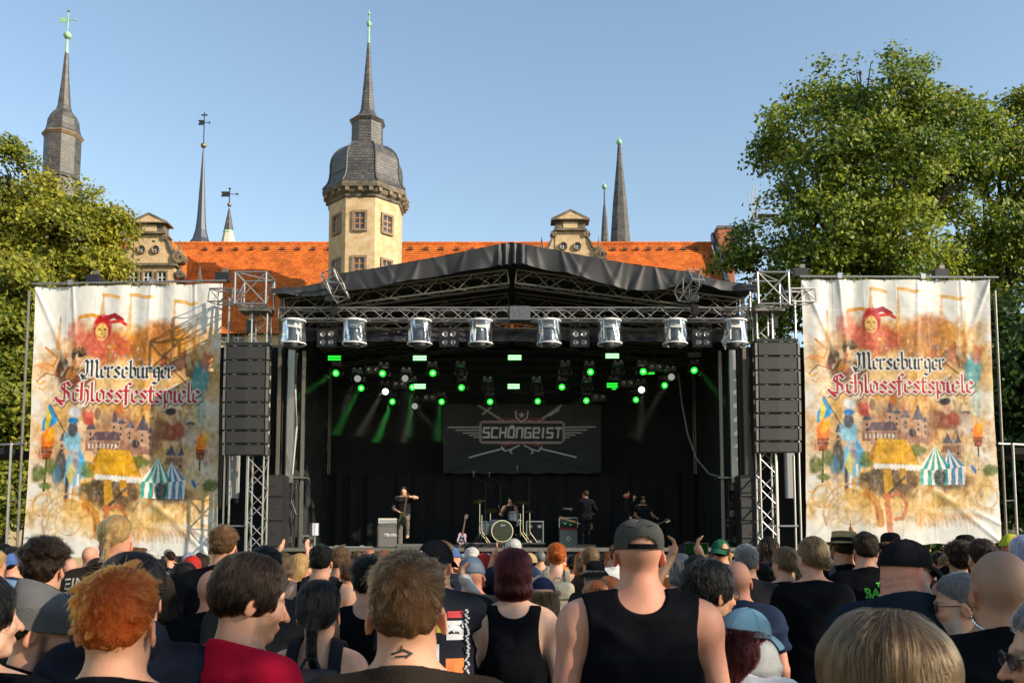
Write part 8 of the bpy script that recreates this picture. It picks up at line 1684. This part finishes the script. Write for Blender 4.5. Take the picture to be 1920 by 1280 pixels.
HATM = [('black', M_capblk), ('olive', M_capolive), ('grey', M_tweed), ('tan', M_straw), ('black', M_capblk), ('blue', cloth('cap_blue', (.05, .09, .22)))]
def landmark(px):
    for lim, t in ((70, 'at the far left edge'), (200, 'before the left banner edge'), (330, 'before the left banner middle'), (420, 'before the left banner end'), (505, 'below the left speaker column'), (600, 'below the left stage wing'), (700, 'left of the guitar amplifier'), (800, 'below the left guitarist'), (900, 'between guitarist and drum kit'), (1000, 'below the drum kit'), (1090, 'below the bass rig'), (1180, 'below the bassist'), (1290, 'below the singer'), (1420, 'below the right stage wing'), (1500, 'below the right speaker column'), (1620, 'before the right banner start'), (1750, 'before the right banner middle'), (1880, 'before the right banner edge')):
        if px < lim: return t
    return 'at the far right edge'
g_ = random.Random(21); used = {}; placed = [((px - 960) / FPX * Y, Y) for (px, Y) in NAMED]
narm = [0]
def filler(px, Y, H, k):
    if k in (13, 14):
        narm[0] += 1
        if narm[0] > 4 or Y < 9: k = 15 + (narm[0] % 4)
    v = dict(VAR[k]); hc = g_.choice(['brown', 'dkbrown', 'black', 'dkblond', 'ltbrown', 'brown', 'dkbrown', 'black', 'blond', 'grey', 'auburn', 'dkbrown', 'black', 'ltbrown', 'ginger', 'brown', 'white', 'grey']); cn, cc = g_.choice(HATM); tn, tc = g_.choice(CL)
    if k == 6: d = DESC[k]
    else: d = DESC[k].format(h=HN[hc], c=cn)
    row = 'near rows' if Y < 9.5 else 'middle rows' if Y < 14 else 'far rows'
    base = f'person with {d}, {tn.replace("_", " ")} top, {landmark(px)}'; lab = base
    if lab in used: lab = f'{base}, {row}'
    if lab in used: lab = f'{"tall" if H > 1.74 else "short"} {lab}'
    used[lab] = used.get(lab, 0) + 1
    if used[lab] > 1: return filler(px, Y, H, g_.randrange(len(VAR)))
    x = (px - 960) / FPX * Y
    kw = dict(v, hairc=hc, topc=(tn, tc), tone=['fair', 'tan', 'pink', 'warm'][k % 4], res='far' if Y > 8.5 else 'mid', head=v.get('head', (0, 0, 0)), yaw=R(g_.uniform(-30, 30)))
    if kw.get('res') == 'mid': kw['res'] = 'far'
    if 'arms' in kw: kw['res'] = 'mid'; kw['fingers'] = True; kw['curl'] = .2
    if 'hat' in kw: kw['hatc'] = [cm if False else dict((a, b_) for a, b_ in HATM).get(cn)]; kw['hatyaw'] = g_.choice((0, 0, math.pi))
    r_, b_ = person(lab, (x, Y, 0), H, **kw)
    if kw['top'] == 'tee' and Y < 13 and g_.random() < .4 and kw['topc'][0] in ('black', 'charcoal', 'brown', 'navy'):
        z_ = g_.uniform(1.25, 1.33); put_print(b_, r_, 'tee', disc(.03, .075) if g_.random() < .4 else patch(g_.uniform(.14, .22), g_.uniform(.05, .12)), 0, 0, z_, g_.choice((M_inkw, M_inkr, M_inkw, M_inkg, M_inky)), name='printed_emblem')
Yr = 7.6; nfill = 0
while Yr < 23.5:
    half = 1080 / FPX * Yr; sp = .62 if Yr < 13 else .80; x = -half + g_.uniform(0, sp)
    while x < half:
        yy = Yr + g_.uniform(-.3, .3); px = 960 + x / yy * FPX
        if all((x - a) ** 2 + (yy - c) ** 2 > .42 ** 2 for a, c in placed) and g_.random() < (.80 if Yr < 13 else .62):
            H = g_.gauss(1.70 if Yr < 10 else 1.76, .075); H = max(1.52, min(1.88, H)); placed.append((x, yy)); filler(px, yy, H, g_.randrange(len(VAR))); nfill += 1
        x += sp * g_.uniform(.8, 1.3)
    Yr += .85 if Yr < 13 else 1.5
print('FILLERS', nfill)
# ------------------------------------------------------------------ the band
def on_stage(label, px, ty, Y, z0, dz=0.0, **kw):
    p = at(px, ty, Y); return person(label, (p.x, Y, z0), p.z - z0 + dz, res='stage', group='band on stage', **kw)
DK = ('stage_black', (.014, .014, .016)); TR = ('taupe_trousers', (.11, .095, .08))
LEGS = {-1: [(-.09, 0, .92), (-.16, .30, .78), (-.17, .26, .36), (-.18, .42, .29)], 1: [(.09, 0, .92), (.12, .0, .50), (.13, -.02, .09), (.16, .13, .03)]}
GY = 29.3
r, b = on_stage('musician in dark shirt with one foot raised, playing a dark green guitar', 757, 913, GY, STZ, yaw=R(176), tone='fair', hair=SH, hairc='dkbrown', topc=DK, bottoms=TR, legs=LEGS, arms={-1: [(-.185, .0, 1.405), (-.42, .18, 1.42), (-.14, .30, 1.46)], 1: [(.185, -.01, 1.405), (.30, -.02, 1.13), (.10, .20, 1.02)]}, fingers=True, eyes=True)
gx = at(757, 960, GY - .22)
gt = empty('electric_guitar', (gx.x, GY - .24, wz(972, GY - .3))); tag(gt, 'dark green electric guitar with its neck pointing up, held by the left musician', 'guitar'); guitar_parts(gt, pmat('green_guitar', (.05, .07, .035), .25), M_rose, Matrix.Rotation(R(9), 4, 'Y') @ Matrix.Rotation(R(8), 4, 'X'))
r, b = on_stage('musician with back to the crowd playing bass beside the bass rig', 1097, 920, 30.4, STZ, yaw=R(12), head=(R(28), 0, 0), tone='fair', hair=SH, hairc='dkblond', top='shirt', topc=DK, bottoms=DK, arms={-1: [(-.185, .0, 1.405), (-.33, .10, 1.17), (-.52, .22, 1.20)], 1: [(.185, -.01, 1.405), (.33, -.02, 1.14), (.22, .16, .98)]}, fingers=True)
MB().lathe([(.178, 0.985), (.180, 1.015)], 24, (0, 0, 0), 0, Matrix.Diagonal((1, .74, 1)), caps=False).build('belt', pmat('belt_leather', (.10, .05, .03), .5), r)
gx = at(1100, 975, 30.6); gt = empty('bass_guitar', (gx.x, 30.68, wz(985, 30.6))); tag(gt, 'bass guitar with maple neck held by the musician facing away', 'guitar'); guitar_parts(gt, pmat('sunburst', (.20, .07, .02), .3), M_maple, Matrix.Rotation(R(-72), 4, 'Y') @ Matrix.Rotation(R(180), 4, 'Z'), True)
SIT = {s: [(s * .10, 0, .92), (s * .20, .40, .86), (s * .20, .38, .46), (s * .20, .50, .42)] for s in (-1, 1)}
dz_ = wz(933, 32.1); r = person('musician in sunglasses and black top seated at the drums', (at(956, 960, 32.1).x, 32.1, dz_ - 1.7377), 1.7377, res='stage', group='band on stage', yaw=R(180), tone='fair', hair=dict(LG, len=.16), hairc='black', top='tank', topc=DK, bottoms=DK, legs=SIT, glasses='dark', arms={-1: [(-.185, .0, 1.405), (-.30, .06, 1.15), (-.24, .34, 1.22)], 1: [(.185, -.01, 1.405), (.34, .06, 1.16), (.30, .33, 1.12)]}, fingers=True)[0]
seat = empty('drum_stool', (at(956, 960, 32.1).x, 32.1, RZ)); tag(seat, 'round black stool under the drummer', 'stool'); hs_ = dz_ - 1.7377 + .80 - RZ; MB().lathe([(.16, hs_ - .08), (.18, hs_ - .05), (.18, hs_), (.14, hs_ + .02)], 18).build('seat', M_blkpaint, seat, 50); MB().tube((0, 0, 0), (0, 0, hs_ - .08), .03, 8).build('post', M_chrome, seat)
for q, (a, c) in enumerate((((-.26, .38, 1.24), (-.12, .62, 1.52)), ((.31, .37, 1.14), (.40, .60, 1.46)))):
    M = Matrix.Translation((at(956, 960, 32.1).x, 32.1, dz_ - 1.7377)) @ Matrix.Rotation(R(180), 4, 'Z'); o = tube_obj('drum_stick', M @ Vector(a), M @ Vector(c), .012, M_maple, None, 6); tag(o, f'wooden drum stick raised in the {"hand beside the rack tom" if q == 0 else "hand over the floor tom"}', 'drum stick')
r, b = on_stage('singer in black coat and red scarf, hand at the chin, looking right', 1174, 917, 29.6, STZ, yaw=R(-100), head=(R(-8), 0, 0), tone='fair', hair=SD, hairc='black', top='jacket', topc=DK, bottoms=DK, arms={-1: [(-.185, .0, 1.405), (-.24, .16, 1.20), (-.05, .22, 1.44)], 1: [(.185, -.01, 1.405), (.25, -.03, 1.12), (.22, .1, .92)]}, fingers=True, curl=.7)
MB().lathe([(.072, 1.47), (.082, 1.50), (.078, 1.535), (.066, 1.55)], 16, (0, .0, 0), 0, None, caps=False).build('scarf', pmat('scarf_red', (.5, .015, .02), .8), r, 60)
r, b = on_stage('musician with dark wavy hair and open black shirt holding a guitar', 1206, 932, 30.3, STZ, yaw=R(178), head=(R(18), R(-6), 0), tone='warm', hair=dict(CU, noise=.005, thick=.014), hairc='black', topc=DK, bottoms=DK, eyes=True, beard=(.8, (.05, .035, .03)), arms={-1: [(-.185, .0, 1.405), (-.30, .05, 1.12), (-.42, .26, 1.02)], 1: [(.185, -.01, 1.405), (.30, -.02, 1.12), (.10, .20, .98)]}, fingers=True)
gx = at(1212, 1000, 30.05); gt = empty('electric_guitar', (gx.x, 30.05, wz(992, 30.05))); tag(gt, 'black electric guitar with white inlays pointing right, held by the wavy haired musician', 'guitar'); guitar_parts(gt, pmat('black_guitar', (.012, .012, .013), .2), M_rose, Matrix.Rotation(R(66), 4, 'Y'))
